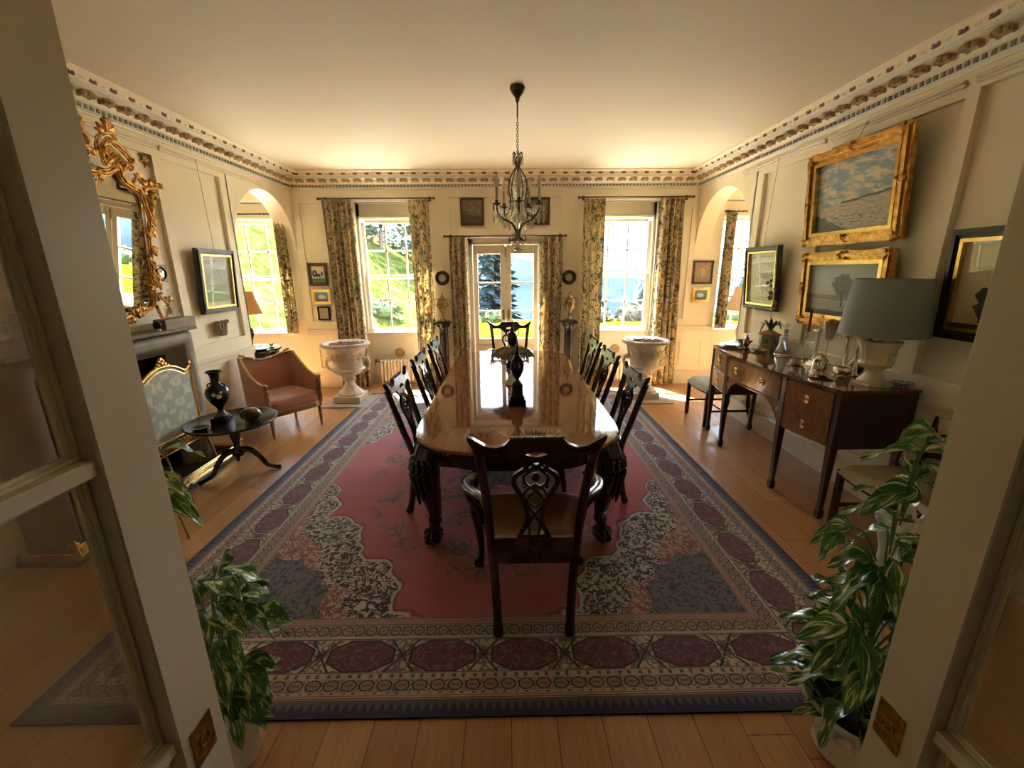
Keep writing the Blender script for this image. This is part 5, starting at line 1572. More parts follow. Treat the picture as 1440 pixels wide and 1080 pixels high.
MB().lathe([(.02, 0), (.022, .01), (.014, .02)], 14).build('base', 'potwhite', t)
MB().sph((0, 0, .048), (.03, .03, .034), 16, 10).build('body', 'black', t)

# ------------------------------------------------------------------ rose armchair
def rose_armchair():
    t = thing('gilt_armchair', 'rose pink upholstered tub armchair with gilt frame by the left arch', 'armchair', (-2.50, 4.575, 0), rad(-126.2))
    # local: front = +Y
    for (x, y, r) in ((-.27, .235, 1), (.27, .235, 1), (-.215, -.225, .9), (.215, -.225, .9)):
        MB().lathe([(.010, 0), (.016, .012), (.012, .025), (.0155, .06), (.022, .19), (.024, .215), (.017, .225), (.027, .235), (.028, .25), (.024, .262), (.03, .27), (.03, .31)], 18, (x, y, 0), flute=8, fd=.1, fr=(.04, .2)).build('leg', 'gilt_pale', t)
    # curved back and arms : U path
    U = curve2([(-.285, .24), (-.292, .10), (-.292, -.08), (-.278, -.22), (-.24, -.275), (-.12, -.295), (0, -.30), (.12, -.295), (.24, -.275), (.278, -.22), (.292, -.08), (.292, .10), (.285, .24)], 5)
    n = len(U)
    def zt(k):
        x, y = U[k]
        if y > -.20:
            q = (y + .20) / .44; q = max(0, min(1, q))
            return .80 - .235 * (1 - (1 - q) ** 1.9) if q < 1 else .565
        return .80 - .06 * max(0, 1 - abs(x) / .27) ** .6
    def lean(k, z): # outward rake higher up
        x, y = U[k]; f_ = (z - .3) * .10
        return (x * (1 + f_ * .5), y - f_ * .75)
    vs = []; fs = []
    for k in range(n):
        a = Vector(U[max(k - 1, 0)]); b_ = Vector(U[min(k + 1, n - 1)]); d = (b_ - a).normalized(); nr = Vector((-d.y, d.x))
        for (z, off) in ((.27, .022), (zt(k), .016), (zt(k), -.016), (.5, -.03), (.40, -.03), (.27, -.022)):
            x, y = lean(k, z); vs.append((x - nr.x * off * 1.0, y - nr.y * off * 1.0, z))
    for k in range(n - 1):
        for i in range(6): j = (i + 1) % 6; fs.append((k * 6 + i, k * 6 + j, (k + 1) * 6 + j, (k + 1) * 6 + i))
    fs += [(0, 1, 2, 3, 4, 5), tuple((n - 1) * 6 + i for i in range(6))]
    mb = MB(); mb._add(vs, fs); mb.build('upholstered_back', 'pink', t, smooth=60)
    mb = MB(); P = []
    for k in range(n): x, y = lean(k, zt(k)); P.append((x, y, zt(k) + .004))
    P = [(U[0][0], U[0][1] + .012, .545)] + P + [(U[-1][0], U[-1][1] + .012, .545)]
    mb.tube(P, .019, 8)
    for k in range(1, n, 3):
        x, y = lean(k, zt(k)); mb.sph((x, y, zt(k) + .02), (.009, .009, .006), 6, 4)
    for s in (-1, 1):   # corner crests
        x, y = s * .262, -.285
        for q in range(8): mb.sph((x - s * .018 * q, y - .006 * min(q, 3), .826 - .006 * q + (.012 if q < 3 else 0)), (.016, .014, .014), 7, 5, wob=.2)
    mb.build('top_rail', 'gilt_pale', t, smooth=50)
    for s in (-1, 1):
        mb = MB().tube(curve2([(s * .285, .25, .30), (s * .285, .255, .42), (s * .288, .25, .52), (s * .29, .245, .575)], 4), .021, 10)
        mb.sph((s * .29, .25, .58), (.026, .03, .022), 10, 8)
        for k in range(7): mb.sph((s * .286, .274, .33 + .03 * k), (.012, .008, .012), 6, 4)
        mb.build('arm_post', 'gilt_pale', t)
    ring = [(-.28, .245), (0, .275), (.28, .245), (.285, .0), (.26, -.25), (0, -.28), (-.26, -.25), (-.285, 0)]
    R_ = curve2(ring, 5, closed=True)
    mb = MB(); m_ = len(R_)
    for z, sc2 in ((.235, .97), (.245, 1.0), (.29, 1.0), (.30, .98)): mb.v += [(a * sc2, b_ * sc2, z) for a, b_ in R_]
    for k in range(3):
        for i in range(m_): j = (i + 1) % m_; mb.f.append([k * m_ + i, k * m_ + j, (k + 1) * m_ + j, (k + 1) * m_ + i]); mb.mi.append(0)
    mb.f += [list(range(m_))[::-1], [3 * m_ + i for i in range(m_)]]; mb.mi += [0, 0]
    mb.build('seat_rail', 'gilt_pale', t, smooth=40)
    mb = MB()
    lv = [(.295, .965), (.32, .98), (.365, .975), (.40, .93), (.415, .80), (.425, .5), (.43, .01)]
    for z, s2 in lv: mb.v += [(a * s2, b_ * s2 + .0, z) for a, b_ in R_]
    for k in range(len(lv) - 1):
        for i in range(m_): j = (i + 1) % m_; mb.f.append([k * m_ + i, k * m_ + j, (k + 1) * m_ + j, (k + 1) * m_ + i]); mb.mi.append(0)
    mb.f += [[i for i in range(m_)][::-1]]; mb.mi += [0]
    mb.build('seat_cushion', 'pink', t, smooth=70)
rose_armchair()

# ------------------------------------------------------------------ side bays : tables and lamps
t = thing('drum_table', 'dark round table in the left bay behind the rose armchair', 'table', (-3.36, 5.52, 0))
MB().lathe([(.0, .722), (.36, .722), (.37, .73), (.37, .742), (.36, .75), (0, .75)], 48).build('tabletop', 'mahog', t, smooth=35)
MB().lathe([(.33, .60), (.335, .61), (.335, .722)], 48).build('drum', 'mahog', t, smooth=35)
MB().lathe([(.05, .10), (.06, .2), (.03, .3), (.05, .5), (.07, .6)], 20).build('pillar', 'mahog', t)
for k in range(3):
    a = 2 * PI * k / 3 + .4; c_, s_ = math.cos(a), math.sin(a)
    MB().tube(curve2([(c_ * .03, s_ * .03, .16), (c_ * .14, s_ * .14, .14), (c_ * .22, s_ * .22, .05), (c_ * .30, s_ * .30, .022)], 4), .022, 8).build('leg', 'mahog', t)
t = thing('table_lamp', 'table lamp with an orange tapered shade in the left bay', 'lamp', (-3.44, 5.66, .75))
MB().lathe([(.065, 0), (.068, .012), (.04, .03), (.03, .05), (.055, .10), (.075, .17), (.07, .23), (.03, .28), (.014, .31), (.012, .43)], 24).build('base', 'lampbody', t)
MB().lathe([(.205, .43), (.125, .715), (.121, .715), (.200, .43)], 36).build('lamp_shade', 'orange_shade', t, smooth=50)
MB().lathe([(.010, .43), (.013, .47), (.026, .52), (.02, .56), (0, .575)], 12).build('light_bulb', 'bulb', t)
o = MB().lathe([(0, 0), (.06, 0), (.10, .02), (.105, .025), (.06, .01), (0, .008)], 28).build('blue_dish', 'bluedish'); o.location = (-3.14, 5.38, .75)
tag(o, 'blue dish on the dark round table in the left bay', 'dish')
t = thing('lily_ornament', 'small pale flower ornament standing behind the blue dish', 'ornament', (-3.10, 5.56, .75))
MB().lathe([(.03, 0), (.032, .01), (.012, .02), (.016, .035)], 14).build('base', 'pearl', t)
mb = MB()
for k in range(6):
    a = 2 * PI * k / 6; mb.tube([(0, 0, .03), (.025 * math.cos(a), .025 * math.sin(a), .05), (.04 * math.cos(a), .04 * math.sin(a), .055)], [.008, .012, .002], 6)
mb.build('petals', 'pearl', t)
t = thing('lamp_table', 'small round table in the right bay carrying the peach lamp', 'table', (3.20, 5.68, 0))
MB().lathe([(0, .72), (.17, .72), (.17, .74), (0, .74)], 32).build('tabletop', 'mahog', t, smooth=35)
MB().lathe([(.15, 0), (.15, .02), (.04, .05), (.025, .3), (.03, .72)], 20).build('pillar', 'mahog', t)
t = thing('table_lamp', 'table lamp with a peach tapered shade in the right bay', 'lamp', (3.16, 5.70, .74))
MB().lathe([(.06, 0), (.062, .012), (.03, .03), (.05, .10), (.065, .17), (.03, .28), (.012, .31), (.012, .44)], 24).build('base', 'cream_ceramic', t)
MB().lathe([(.215, .435), (.11, .74), (.106, .74), (.210, .435)], 36).build('lamp_shade', 'cream_shade', t, smooth=50)
MB().lathe([(.010, .43), (.013, .47), (.026, .52), (.02, .56), (0, .575)], 12).build('light_bulb', 'bulb', t)

# ------------------------------------------------------------------ sideboard
SY0, SY1, SZ = 2.60, 4.35, .94
def sbx(y, off=0.0):
    """front face x of the bowed sideboard at world y"""
    q = (y - (SY0 + SY1) / 2) / ((SY1 - SY0) / 2)
    return 2.165 - .105 * (1 - q * q) + off
sb = thing('sideboard', 'bow fronted mahogany sideboard with brass ring handles against the right wall', 'sideboard', (2.42, (SY0 + SY1) / 2, 0))
SL = lambda x, y: (x - 2.42, y - (SY0 + SY1) / 2)
BX = RW - .035
def slabcurve(mb, y0, y1, z0, z1, f0, xb, n=20, ov=0.0):
    A = [(f0(y0 + (y1 - y0) * k / n), y0 + (y1 - y0) * k / n) for k in range(n + 1)]
    B = [(xb, y) for _, y in A]
    mb.strip(A, B, (z0, z1), lambda a, b_, t: (*SL(a, b_), t))
mb = MB(); slabcurve(mb, SY0 - .012, SY1 + .012, SZ - .022, SZ, lambda y: sbx(y, -.012), BX, 28); mb.build('top', 'sbtop', sb, smooth=30)
mb = MB()   # carcass: two cupboards, a centre drawer box and side panels
ya, yb_ = 3.055, 3.893
for (y0, y1, z0) in ((SY0, ya, .53), (yb_, SY1, .53), (ya, yb_, .715)):
    slabcurve(mb, y0, y1, z0, SZ - .022, lambda y: sbx(y, .012), BX, 12)
mb.build('carcass', 'mahog_red2', sb, smooth=30)
# arched apron under the centre drawer
mb = MB(); N = 24; A = []; B = []
for k in range(N + 1):
    y = ya + .02 + (yb_ - ya - .04) * k / N; q = abs(2 * k / N - 1)
    A.append((y, .715)); B.append((y, .705 - .165 * max(0, (q - .45) / .55) ** 2.2))
mb.strip(A, B, (.004, .02), lambda a, b_, t: (*SL(sbx(a) + t, a), b_))
mb.build('arched_apron', 'veneer', sb, smooth=30)
for y, xo in ((ya + .045, 0), (yb_ - .045, 0)):
    mb = MB(); mb.sph((*SL(sbx(y) + .004, y), .655), (.004, .018, .022), 14, 8); mb.build('fan_inlay', 'shell', sb)
def sleg(x, y, z0=.94, back=False):
    mb = MB(); X, Y = SL(x, y); zt_ = SZ - .022
    L = [(.024, zt_), (.024, .53), (.014, .075), (.019, .07), (.021, .03), (.014, .0)]
    vs = []; fs = []
    for r, z in L: vs += [(X - r, Y - r, z), (X + r, Y - r, z), (X + r, Y + r, z), (X - r, Y + r, z)]
    for k in range(len(L) - 1):
        for i in range(4): j = (i + 1) % 4; fs.append((k * 4 + i, k * 4 + j, (k + 1) * 4 + j, (k + 1) * 4 + i))
    fs += [(0, 1, 2, 3), tuple(len(L) * 4 - 4 + i for i in range(4))[::-1]]
    mb._add(vs, fs); mb.build('leg', 'mahog_red2', sb, smooth=20)
for y in (SY0 + .022, ya, yb_, SY1 - .022): sleg(sbx(y) + .018, y)
for y in (SY0 + .022, SY1 - .022): sleg(BX - .03, y)
def drawer(y0, y1, z0, z1, knobs):
    mb = MB(); A = [(sbx(y0 + (y1 - y0) * k / 14), y0 + (y1 - y0) * k / 14) for k in range(15)]
    f = lambda a, b_, t: (*SL(sbx(a) + t, a), b_)
    ys = [y0 + (y1 - y0) * k / 14 for k in range(15)]
    mb.strip([(y, z1) for y in ys], [(y, z0) for y in ys], (-.004, .014), f)
    d = mb.build('drawer', 'veneer', sb, smooth=30)
    mb = MB()   # cock bead
    P = [(y, z1) for y in ys] + [(y, z0) for y in ys[::-1]]
    mb.tube([f(a, b_, -.005) for a, b_ in P], .0028, 5, closed=True, up=(1, 0, 0)); mb.build('cock_bead', 'bead_wood', d)
    for ky in knobs:
        zc = (z0 + z1) / 2; mb = MB(); c = f(ky, zc, -.005)
        for R, r in ((.027, .0035), (.017, .003)): mb.tube([(c[0] - .004, c[1] + R * math.cos(a), c[2] - .001 + R * math.sin(a)) for a in [2 * PI * k / 24 for k in range(24)]], r, 6, closed=True, up=(1, 0, 0))
        mb.sph((c[0], c[1], c[2]), (.006, .022, .022), 14, 6); mb.sph((c[0] - .006, c[1], c[2]), (.008, .009, .009), 10, 6)
        mb.build('ring_handle', 'brass', d)
for (y0, y1) in ((SY0 + .05, ya - .03), (yb_ + .03, SY1 - .05)):
    drawer(y0, y1, .545, .712, [(y0 + y1) / 2]); drawer(y0, y1, .722, .905, [(y0 + y1) / 2])
drawer(ya + .035, yb_ - .035, .730, .905, [ya + .24, yb_ - .20])

# ------------------------------------------------------------------ dining side chairs with stuffed seats (by the sideboard)
def ladder_chair(label, seatmat, loc, rz):
    t = thing('ladder_back_chair', label, 'chair', loc, rz)
    wf = .262; wb = .21   # front faces +Y
    for s in (-1, 1):
        MB().box(s * (wf - .018) - .019, s * (wf - .018) + .019, .215, .253, 0, .42, b=.004).build('front_leg', 'mahog_red', t, smooth=20)
        pts = curve2([(s * wb, -.30, 0), (s * wb, -.265, .12), (s * wb, -.235, .3), (s * wb, -.235, .45), (s * wb, -.27, .7), (s * (wb + .008), -.315, .90), (s * (wb - .01), -.325, .94)], 5)
        MB().tube(pts, .021, 8, sx=.85, sy=1.0, up=(0, 1, 0)).build('rear_leg', 'mahog_red', t)
        MB().box(s * (wf + wb) / 2 - .009 - s * .012, s * (wf + wb) / 2 + .009 - s * .012, -.245, .225, .165, .19, b=.003).build('side_stretcher', 'mahog_red', t, smooth=20)
    MB().box(-.225, .225, .02, .038, .165, .188, b=.003).build('cross_stretcher', 'mahog_red', t, smooth=20)
    for z, y in ((.56, -.25), (.68, -.268), (.80, -.29), (.93, -.322)):
        N = 20
        xs = [-wb + 2 * wb * k / N for k in range(N + 1)]
        w_ = lambda x: .016 * math.cos(PI * x / wb) * 1.0 + .010 * math.cos(3 * PI * x / wb)
        hh = .02 if z < .9 else .024
        MB().strip([(x, z + hh + w_(x)) for x in xs], [(x, z - hh + w_(x) * .7) for x in xs], (y - .008, y + .008), lambda a, b_, tt: (a, tt - .018 * math.cos(PI * a / (2 * wb)), b_)).build('back_rail', 'mahog_red', t, smooth=40)
    MB().strip([(-1 + .1 * k, 1) for k in range(21)], [(-1 + .1 * k, -1) for k in range(21)], (.38, .425), lambda a, b_, tt: (a * (wf if b_ > 0 else wb), (.245 + .022 * (1 - a * a)) if b_ > 0 else -.235, tt)).build('seat_frame', 'mahog_red', t, smooth=30)
    mb = MB()
    def sf(u, v):
        a = 2 * u - 1; w = wb + (wf - wb) * v
        e = min(1, 9 * min(u, 1 - u)) * min(1, 9 * min(v, 1 - v)); e = e ** .45
        x = a * (w + .006); y = -.245 + .50 * v + .028 * v * (1 - a * a)
        return (x, y, .405 + .07 * e + .014 * math.sin(PI * u) * math.sin(PI * v))
    mb.grid(sf, 24, 24); mb.build('seat', seatmat, t, smooth=70)
    return t
ladder_chair('ladder back chair with olive seat in front of the sideboard near end', 'seat_khaki', (2.425, 2.275, 0), PI / 2)
ladder_chair('ladder back chair with pale green seat beyond the far end of the sideboard', 'seat_green', (2.425, 4.67, 0), PI / 2)

# ------------------------------------------------------------------ things on the sideboard
Z0 = SZ
t = thing('table_lamp', 'large white urn lamp with blue grey shade on the sideboard', 'lamp', (2.45, 2.735, Z0))
MB().box(-.075, .075, -.075, .075, 0, .018, b=.004).build('base', 'cream_ceramic', t, smooth=30)
MB().lathe([(.078, .018), (.082, .035), (.06, .055), (.045, .08), (.042, .10), (.055, .115), (.085, .13), (.095, .15), (.088, .165), (.095, .20), (.102, .255), (.118, .29), (.12, .30), (.10, .30)], 56, flute=20, fd=.09, fr=(.165, .26)).build('urn_body', 'cream_ceramic', t, smooth=50)
for s in (-1, 1):
    MB().tube(curve2([(0, s * .085, .155), (0, s * .125, .17), (0, s * .128, .205), (0, s * .10, .205)], 5), .010, 8).build('handle', 'cream_ceramic', t)
mb = MB(); rnd = random.Random(4)
for k in range(22):
    a = rnd.uniform(0, 6.28); r = rnd.uniform(.0, .08); mb.sph((r * math.cos(a), r * math.sin(a), .305 + rnd.uniform(0, .035)), (rnd.uniform(.025, .04), rnd.uniform(.025, .04), rnd.uniform(.02, .03)), 10, 7, wob=.06)
mb.build('moulded_fruit', 'cream_ceramic', t)
MB().tube([(0, 0, .32), (0, 0, .45)], .008, 8).build('stem', 'brass', t)
MB().lathe([(.238, .340), (.200, .695), (.196, .695), (.234, .340)], 56, ry=.97).build('lamp_shade', 'bluegrey_shade', t, smooth=50)
MB().lathe([(.012, .45), (.014, .48), (.028, .53), (.02, .57), (0, .585)], 12).build('light_bulb', 'bulb', t)
mb = MB(); mb.tube([(0, 0, .68), (.196, 0, .688)], .002, 5).tube([(0, 0, .68), (-.196, 0, .688)], .002, 5).tube([(0, 0, .56), (0, 0, .69)], .003, 5); mb.build('shade_fitting', 'brass', t)

t = thing('china_dish', 'blue and white oval dish at the near end of the sideboard', 'dish', (2.615, 2.69, Z0))
MB().lathe([(.035, 0), (.036, .006), (.06, .022), (.068, .028), (.064, .028), (.04, .012), (0, .01)], 30, ry=.8).build('dish_body', 'blue_china', t)
def candlestick_col(x, y, h, label, red=False):
    t = thing('silver_candlestick', label, 'candlestick', (x, y, Z0))
    MB().box(-.05, .05, -.05, .05, 0, .012, b=.003).box(-.04, .04, -.04, .04, .012, .03, b=.004).box(-.03, .03, -.03, .03, .03, .045, b=.004).build('base', 'silver', t, smooth=30)
    MB().lathe([(.018, .045), (.021, .055), (.016, .065), (.0135, h - .05), (.015, h - .045)], 20, flute=10, fd=.08, fr=(.07, h - .05)).build('column', 'silver', t, smooth=50)
    mb = MB().lathe([(.015, h - .045), (.024, h - .025), (.026, h - .02)], 16); mb.box(-.026, .026, -.026, .026, h - .022, h - .012, b=.002); mb.lathe([(.014, h - .012), (.018, h - .004), (.026, h), (.01, h)], 16); mb.build('capital', 'silver', t, smooth=30)
candlestick_col(2.46, 3.00, .315, 'nearer tall silver column candlestick without candle, next to the lamp')
candlestick_col(2.47, 3.32, .305, 'farther silver column candlestick without candle, behind the coffee pot')
def red_candle(x, y, label, h0, h1, hstick, z0=0):
    t = thing('candlestick', label, 'candlestick', (x, y, Z0))
    MB().lathe([(.032, 0), (.034, .008), (.018, .02), (.012, .04), (.015, .06), (.010, .09), (.012, hstick - .01), (.018, hstick), (.008, hstick)], 18).build('holder', 'silver', t)
    MB().lathe([(.0105, hstick - .005), (.0105, h1), (.003, h1 + .006), (0, h1 + .008)], 12).build('candle', 'wax_red', t)
red_candle(2.535, 2.985, 'silver candlestick holding a red candle partly behind the lamp shade', 0, .325, .175)
red_candle(2.60, 3.62, 'silver candlestick holding a thin red candle behind the cut glass bowl', 0, .42, .24)
# goblet
t = thing('glass_goblet', 'tall frosted glass goblet on a thin stem behind the coffee pot', 'glass', (2.62, 3.40, Z0))
MB().lathe([(.045, 0), (.046, .004), (.008, .012), (.005, .03), (.0045, .16), (.007, .19)], 24).build('stem', 'crystal', t)
MB().lathe([(.007, .19), (.03, .205), (.042, .24), (.046, .29), (.052, .345), (.050, .345), (.040, .24), (.02, .21), (0, .205)], 28, flute=14, fd=.05, fr=(.2, .3)).build('cup', 'frosted', t)
# coffee pot
t = thing('silver_coffee_pot', 'small silver coffee pot with angled spout on the sideboard', 'coffee pot', (2.37, 3.12, Z0 + .004), rad(-12))
MB().lathe([(.045, 0), (.05, .006), (.046, .012), (.05, .03), (.049, .06), (.044, .09), (.046, .098), (.04, .104)], 28).build('body', 'silver', t)
MB().lathe([(.042, .104), (.034, .115), (.015, .122), (.008, .128), (.012, .136), (.0, .145)], 20).build('lid', 'silver', t)
MB().tube(curve2([(.0, -.045, .035), (.0, -.07, .05), (.0, -.088, .085), (.0, -.105, .108)], 4), [.012, .012, .011, .010, .009, .009, .008, .008, .007, .007, .006, .006, .006], 8).build('spout', 'silver', t)
MB().tube(curve2([(0, .045, .09), (0, .08, .095), (0, .09, .06), (0, .07, .03), (0, .046, .03)], 5), .0055, 8).build('handle', 'mahog', t)
t = thing('silver_tray', 'low round silver tray under the coffee pot', 'tray', (2.37, 3.12, Z0))
MB().lathe([(.075, 0), (.082, .003), (.084, .007), (.078, .004), (0, .003)], 36).build('tray_body', 'silver', t)
t = thing('silver_bowl', 'round silver sugar bowl between coffee pot and nearer column candlestick', 'bowl', (2.40, 2.93, Z0))
MB().lathe([(.028, 0), (.03, .006), (.018, .014), (.035, .024), (.055, .045), (.06, .065), (.056, .078), (.05, .082), (.045, .078), (.05, .06), (0, .03)], 28).build('bowl_body', 'silver', t)
for s in (-1, 1): MB().tube(curve2([(0, s * .057, .07), (0, s * .078, .085), (0, s * .08, .06), (0, s * .058, .045)], 4), .0035, 6).build('handle', 'silver', t)
t = thing('silver_dish', 'shallow silver dish near the front edge of the sideboard', 'dish', (2.295, 2.99, Z0))
MB().lathe([(.03, 0), (.032, .006), (.06, .018), (.075, .022), (.07, .023), (.04, .01), (0, .008)], 28, ry=1.25).build('dish_body', 'silver', t)
# little bulbous bottle
t = thing('amber_bottle', 'amber and dark glazed bottle vase with a narrow neck beside the lamp', 'vase', (2.60, 3.06, Z0))
MB().lathe([(.025, 0), (.04, .015), (.05, .04), (.05, .055)], 24).build('lower_body', 'dark_glaze', t)
MB().lathe([(.05, .055), (.044, .08), (.026, .105), (.014, .13), (.012, .165), (.02, .178), (.016, .178), (.008, .16)], 24).build('upper_body', 'amber', t)
# cut glass bowl
t = thing('cut_glass_bowl', 'footed cut glass bowl standing on the sideboard', 'bowl', (2.335, 3.345, Z0))
MB().lathe([(.055, 0), (.058, .006), (.045, .014), (.02, .03), (.016, .045), (.022, .055), (.04, .065)], 32).build('foot', 'crystal', t)
mb = MB().lathe([(.03, .06), (.062, .085), (.088, .13), (.10, .175), (.105, .20), (.101, .20), (.094, .175), (.08, .13), (.055, .09), (0, .075)], 40)
for k in range(28):     # diagonal cutting
    for d in (-1, 1):
        a0 = 2 * PI * k / 28
        mb.tube([((.068 + .030 * q / 5) * math.cos(a0 + d * .09 * q), (.068 + .030 * q / 5) * math.sin(a0 + d * .09 * q), .092 + .075 * q / 5) for q in range(6)], .0018, 4)
mb.build('bowl_body', 'crystal', t, smooth=60)
# decanter
t = thing('ships_decanter', 'wide based glass decanter with stopper on the sideboard', 'decanter', (2.53, 3.80, Z0))
MB().lathe([(.065, .003), (.07, .012), (.066, .04), (.045, .09), (.026, .14), (.016, .175), (.015, .215), (.024, .23), (.020, .23), (.012, .21), (.013, .175), (.022, .14), (.04, .09), (.06, .04), (.06, .012), (0, .01)], 32).build('decanter_body', 'crystal', t)
mb = MB()
for z in (.15, .18, .205): mb.tube([((.024 if z < .16 else .018) * math.cos(a), (.024 if z < .16 else .018) * math.sin(a), z) for a in [2 * PI * k / 16 for k in range(16)]], .005, 6, closed=True)
mb.build('neck_ring', 'crystal', t)
MB().lathe([(.009, .21), (.012, .232), (.008, .245), (.022, .262), (.024, .275), (.012, .29), (0, .294)], 16).build('stopper', 'crystal', t)
t = thing('wine_coaster', 'silver and wood coaster under the glass decanter', 'coaster', (2.53, 3.80, Z0))
MB().lathe([(.076, 0), (.078, .004), (.074, .012), (.078, .022), (.074, .022), (.07, .003), (0, .002)], 36).build('rim', 'silver', t)
# orchid in a little house shaped planter
t = thing('house_planter', 'small sage coloured planter shaped like a house with a brown roof', 'planter', (2.60, 4.15, Z0), rad(12))
mb = MB(); N = 6
mb.lathe([(.088, 0), (.09, .005), (.09, .135), (.085, .14)], 6).build('house_wall', 'sage_box', t, smooth=10)
MB().lathe([(.108, .135), (.105, .142), (.03, .175), (.028, .168), (.0, .168)], 6).build('house_roof', 'terracotta', t, smooth=10)
mb = MB()
for k in range(6):
    a = 2 * PI * (k + .5) / 6; r = .0785
    q = Matrix.Rotation(a, 4, 'Z') @ Matrix.Translation((r, 0, .075)); mb.box(-.001, .002, -.014, .014, -.02, .02, mat=q)
mb.build('house_windows', 'terracotta', t, smooth=0)
t = thing('orchid', 'brown flowered orchid growing out of the house shaped planter', 'plant', (2.60, 4.15, Z0 + .168))
mb = MB(); rnd = random.Random(6)
for az, L, dr in ((200, .22, .10), (350, .20, .06), (170, .16, -.02), (20, .24, .10), (100, .15, -.05), (270, .18, .0), (235, .14, -.10), (300, .13, -.08)):
    a = rad(az); c_, s_ = math.cos(a), math.sin(a)
    def lf(u, v, c_=c_, s_=s_, L=L, dr=dr):
        r = .01 + L * .62 * v; z = .30 * L / .2 * .62 * v * (1 - v * (.75 + dr * 2)) * 1.5 - max(0, v - .6) * dr * 1.2
        w = .017 * math.sin(PI * min(1, .12 + v * .88)) ** .7 * (2 * u - 1)
        return (r * c_ - w * s_, r * s_ + w * c_, z + abs(w) * .4)
    mb.grid(lf, 2, 12)
mb.build('leaves', 'orchid_leaf', t, smooth=60)
st_ = curve2([(0, 0, 0), (-.01, .01, .16), (-.02, .0, .30), (-.03, .03, .42), (-.045, .05, .49)], 6)
MB().tube(st_, .0028, 6).build('stem', 'stem', t)
mb = MB()
for k, (px_, py_, pz_) in enumerate(st_[9:]):
    if k % 2: continue
    a0 = rnd.uniform(0, 6); c0 = Vector((px_ + .025 * math.cos(a0), py_ + .025 * math.sin(a0), pz_))
    s = .024 if k < 8 else .016
    for q in range(5):
        b_ = 2 * PI * q / 5 + a0; mb.sph(c0 + Vector((s * .6 * math.cos(b_), s * .35 * math.sin(b_), s * .6 * math.sin(b_))), (s * .55, s * .35, s * .5), 7, 5)
mb.build('flowers', 'orchid_petal', t)
t = thing('pear_dish', 'small dish holding a china pear before the house planter', 'dish', (2.40, 3.96, Z0))
MB().lathe([(.04, 0), (.042, .006), (.065, .018), (.07, .021), (.05, .012), (0, .009)], 28).build('dish_body', 'sage_box', t)
MB().lathe([(0, .012), (.02, .014), (.027, .03), (.022, .046), (.012, .058), (.008, .066), (0, .07)], 18).build('pear', 'pearl', t)
MB().tube([(0, 0, .068), (.004, 0, .085)], .0015, 5).build('pear_stalk', 'mahog', t)
t = thing('sugar_caster', 'small copper lidded caster standing before the planter', 'caster', (2.35, 4.10, Z0))
MB().lathe([(.026, 0), (.028, .008), (.014, .018), (.018, .03), (.028, .045), (.03, .09), (.024, .095)], 18).build('body', 'copper', t)
MB().lathe([(.026, .095), (.024, .11), (.012, .125), (.006, .132), (.008, .138), (0, .148)], 18).build('lid', 'copper', t)
t = thing('footed_bowl', 'brown and cream footed bowl near the far end of the sideboard', 'bowl', (2.42, 4.25, Z0))
MB().lathe([(.035, 0), (.036, .008), (.02, .016), (.05, .03), (.068, .055), (.07, .065), (.065, .065), (.04, .03), (0, .025)], 28).build('bowl_body', 'corbel', t)
for i, (x, y, dz, nm) in enumerate(((2.26, 4.24, 0, 'lower'), (2.26, 4.24, .012, 'upper'))):
    o = MB().lathe([(.05, 0), (.052, .004), (.09, .014), (.1, .018), (.09, .017), (.05, .007), (0, .006)], 32).build('blue_plate', 'blue_china'); o.location = (x + i * .01, y, Z0 + dz)
    tag(o, '%s blue and white plate of the pair at the far end of the sideboard' % nm, 'plate', 'stacked blue plates')
t = thing('folded_leaflet', 'folded white paper lying on the sideboard behind the blue plates', 'paper', (2.34, 4.17, Z0 + .001), rad(25))
MB().box(-.07, .07, -.05, .05, 0, .004).box(-.066, .068, -.046, .046, .005, .009).build('sheets', 'paper', t, smooth=0)

# ------------------------------------------------------------------ chandelier
ch = thing('chandelier', 'crystal chandelier with candle bulbs hanging over the dining table', 'chandelier', (.094, 3.55, 0))
MB().lathe([(.055, 3.0), (.056, 2.985), (.04, 2.955), (.018, 2.93), (.012, 2.90), (.0, 2.90)], 24).build('ceiling_rose', 'bronze', ch)
MB().tube([(0, 0, 2.91), (0, 0, 2.80)], .006, 8).tube([(.0, .012 * math.cos(a), 2.79 + .012 * math.sin(a)) for a in [2 * PI * k / 12 for k in range(12)]], .003, 6, closed=True, up=(1, 0, 0)).build('rod', 'bronze', ch)
mb = MB()
n = 13
for k in range(n):
    zc = 2.775 - k * .0185
    P = [((.008 * math.cos(a) if k % 2 else 0), (0 if k % 2 else .008 * math.cos(a)), zc + .014 * math.sin(a)) for a in [2 * PI * q / 12 for q in range(12)]]
    mb.tube(P, .002, 5, closed=True, up=(0, 1, 0) if k % 2 else (1, 0, 0))
mb.build('chain', 'bronze', ch)
drop_me = {}
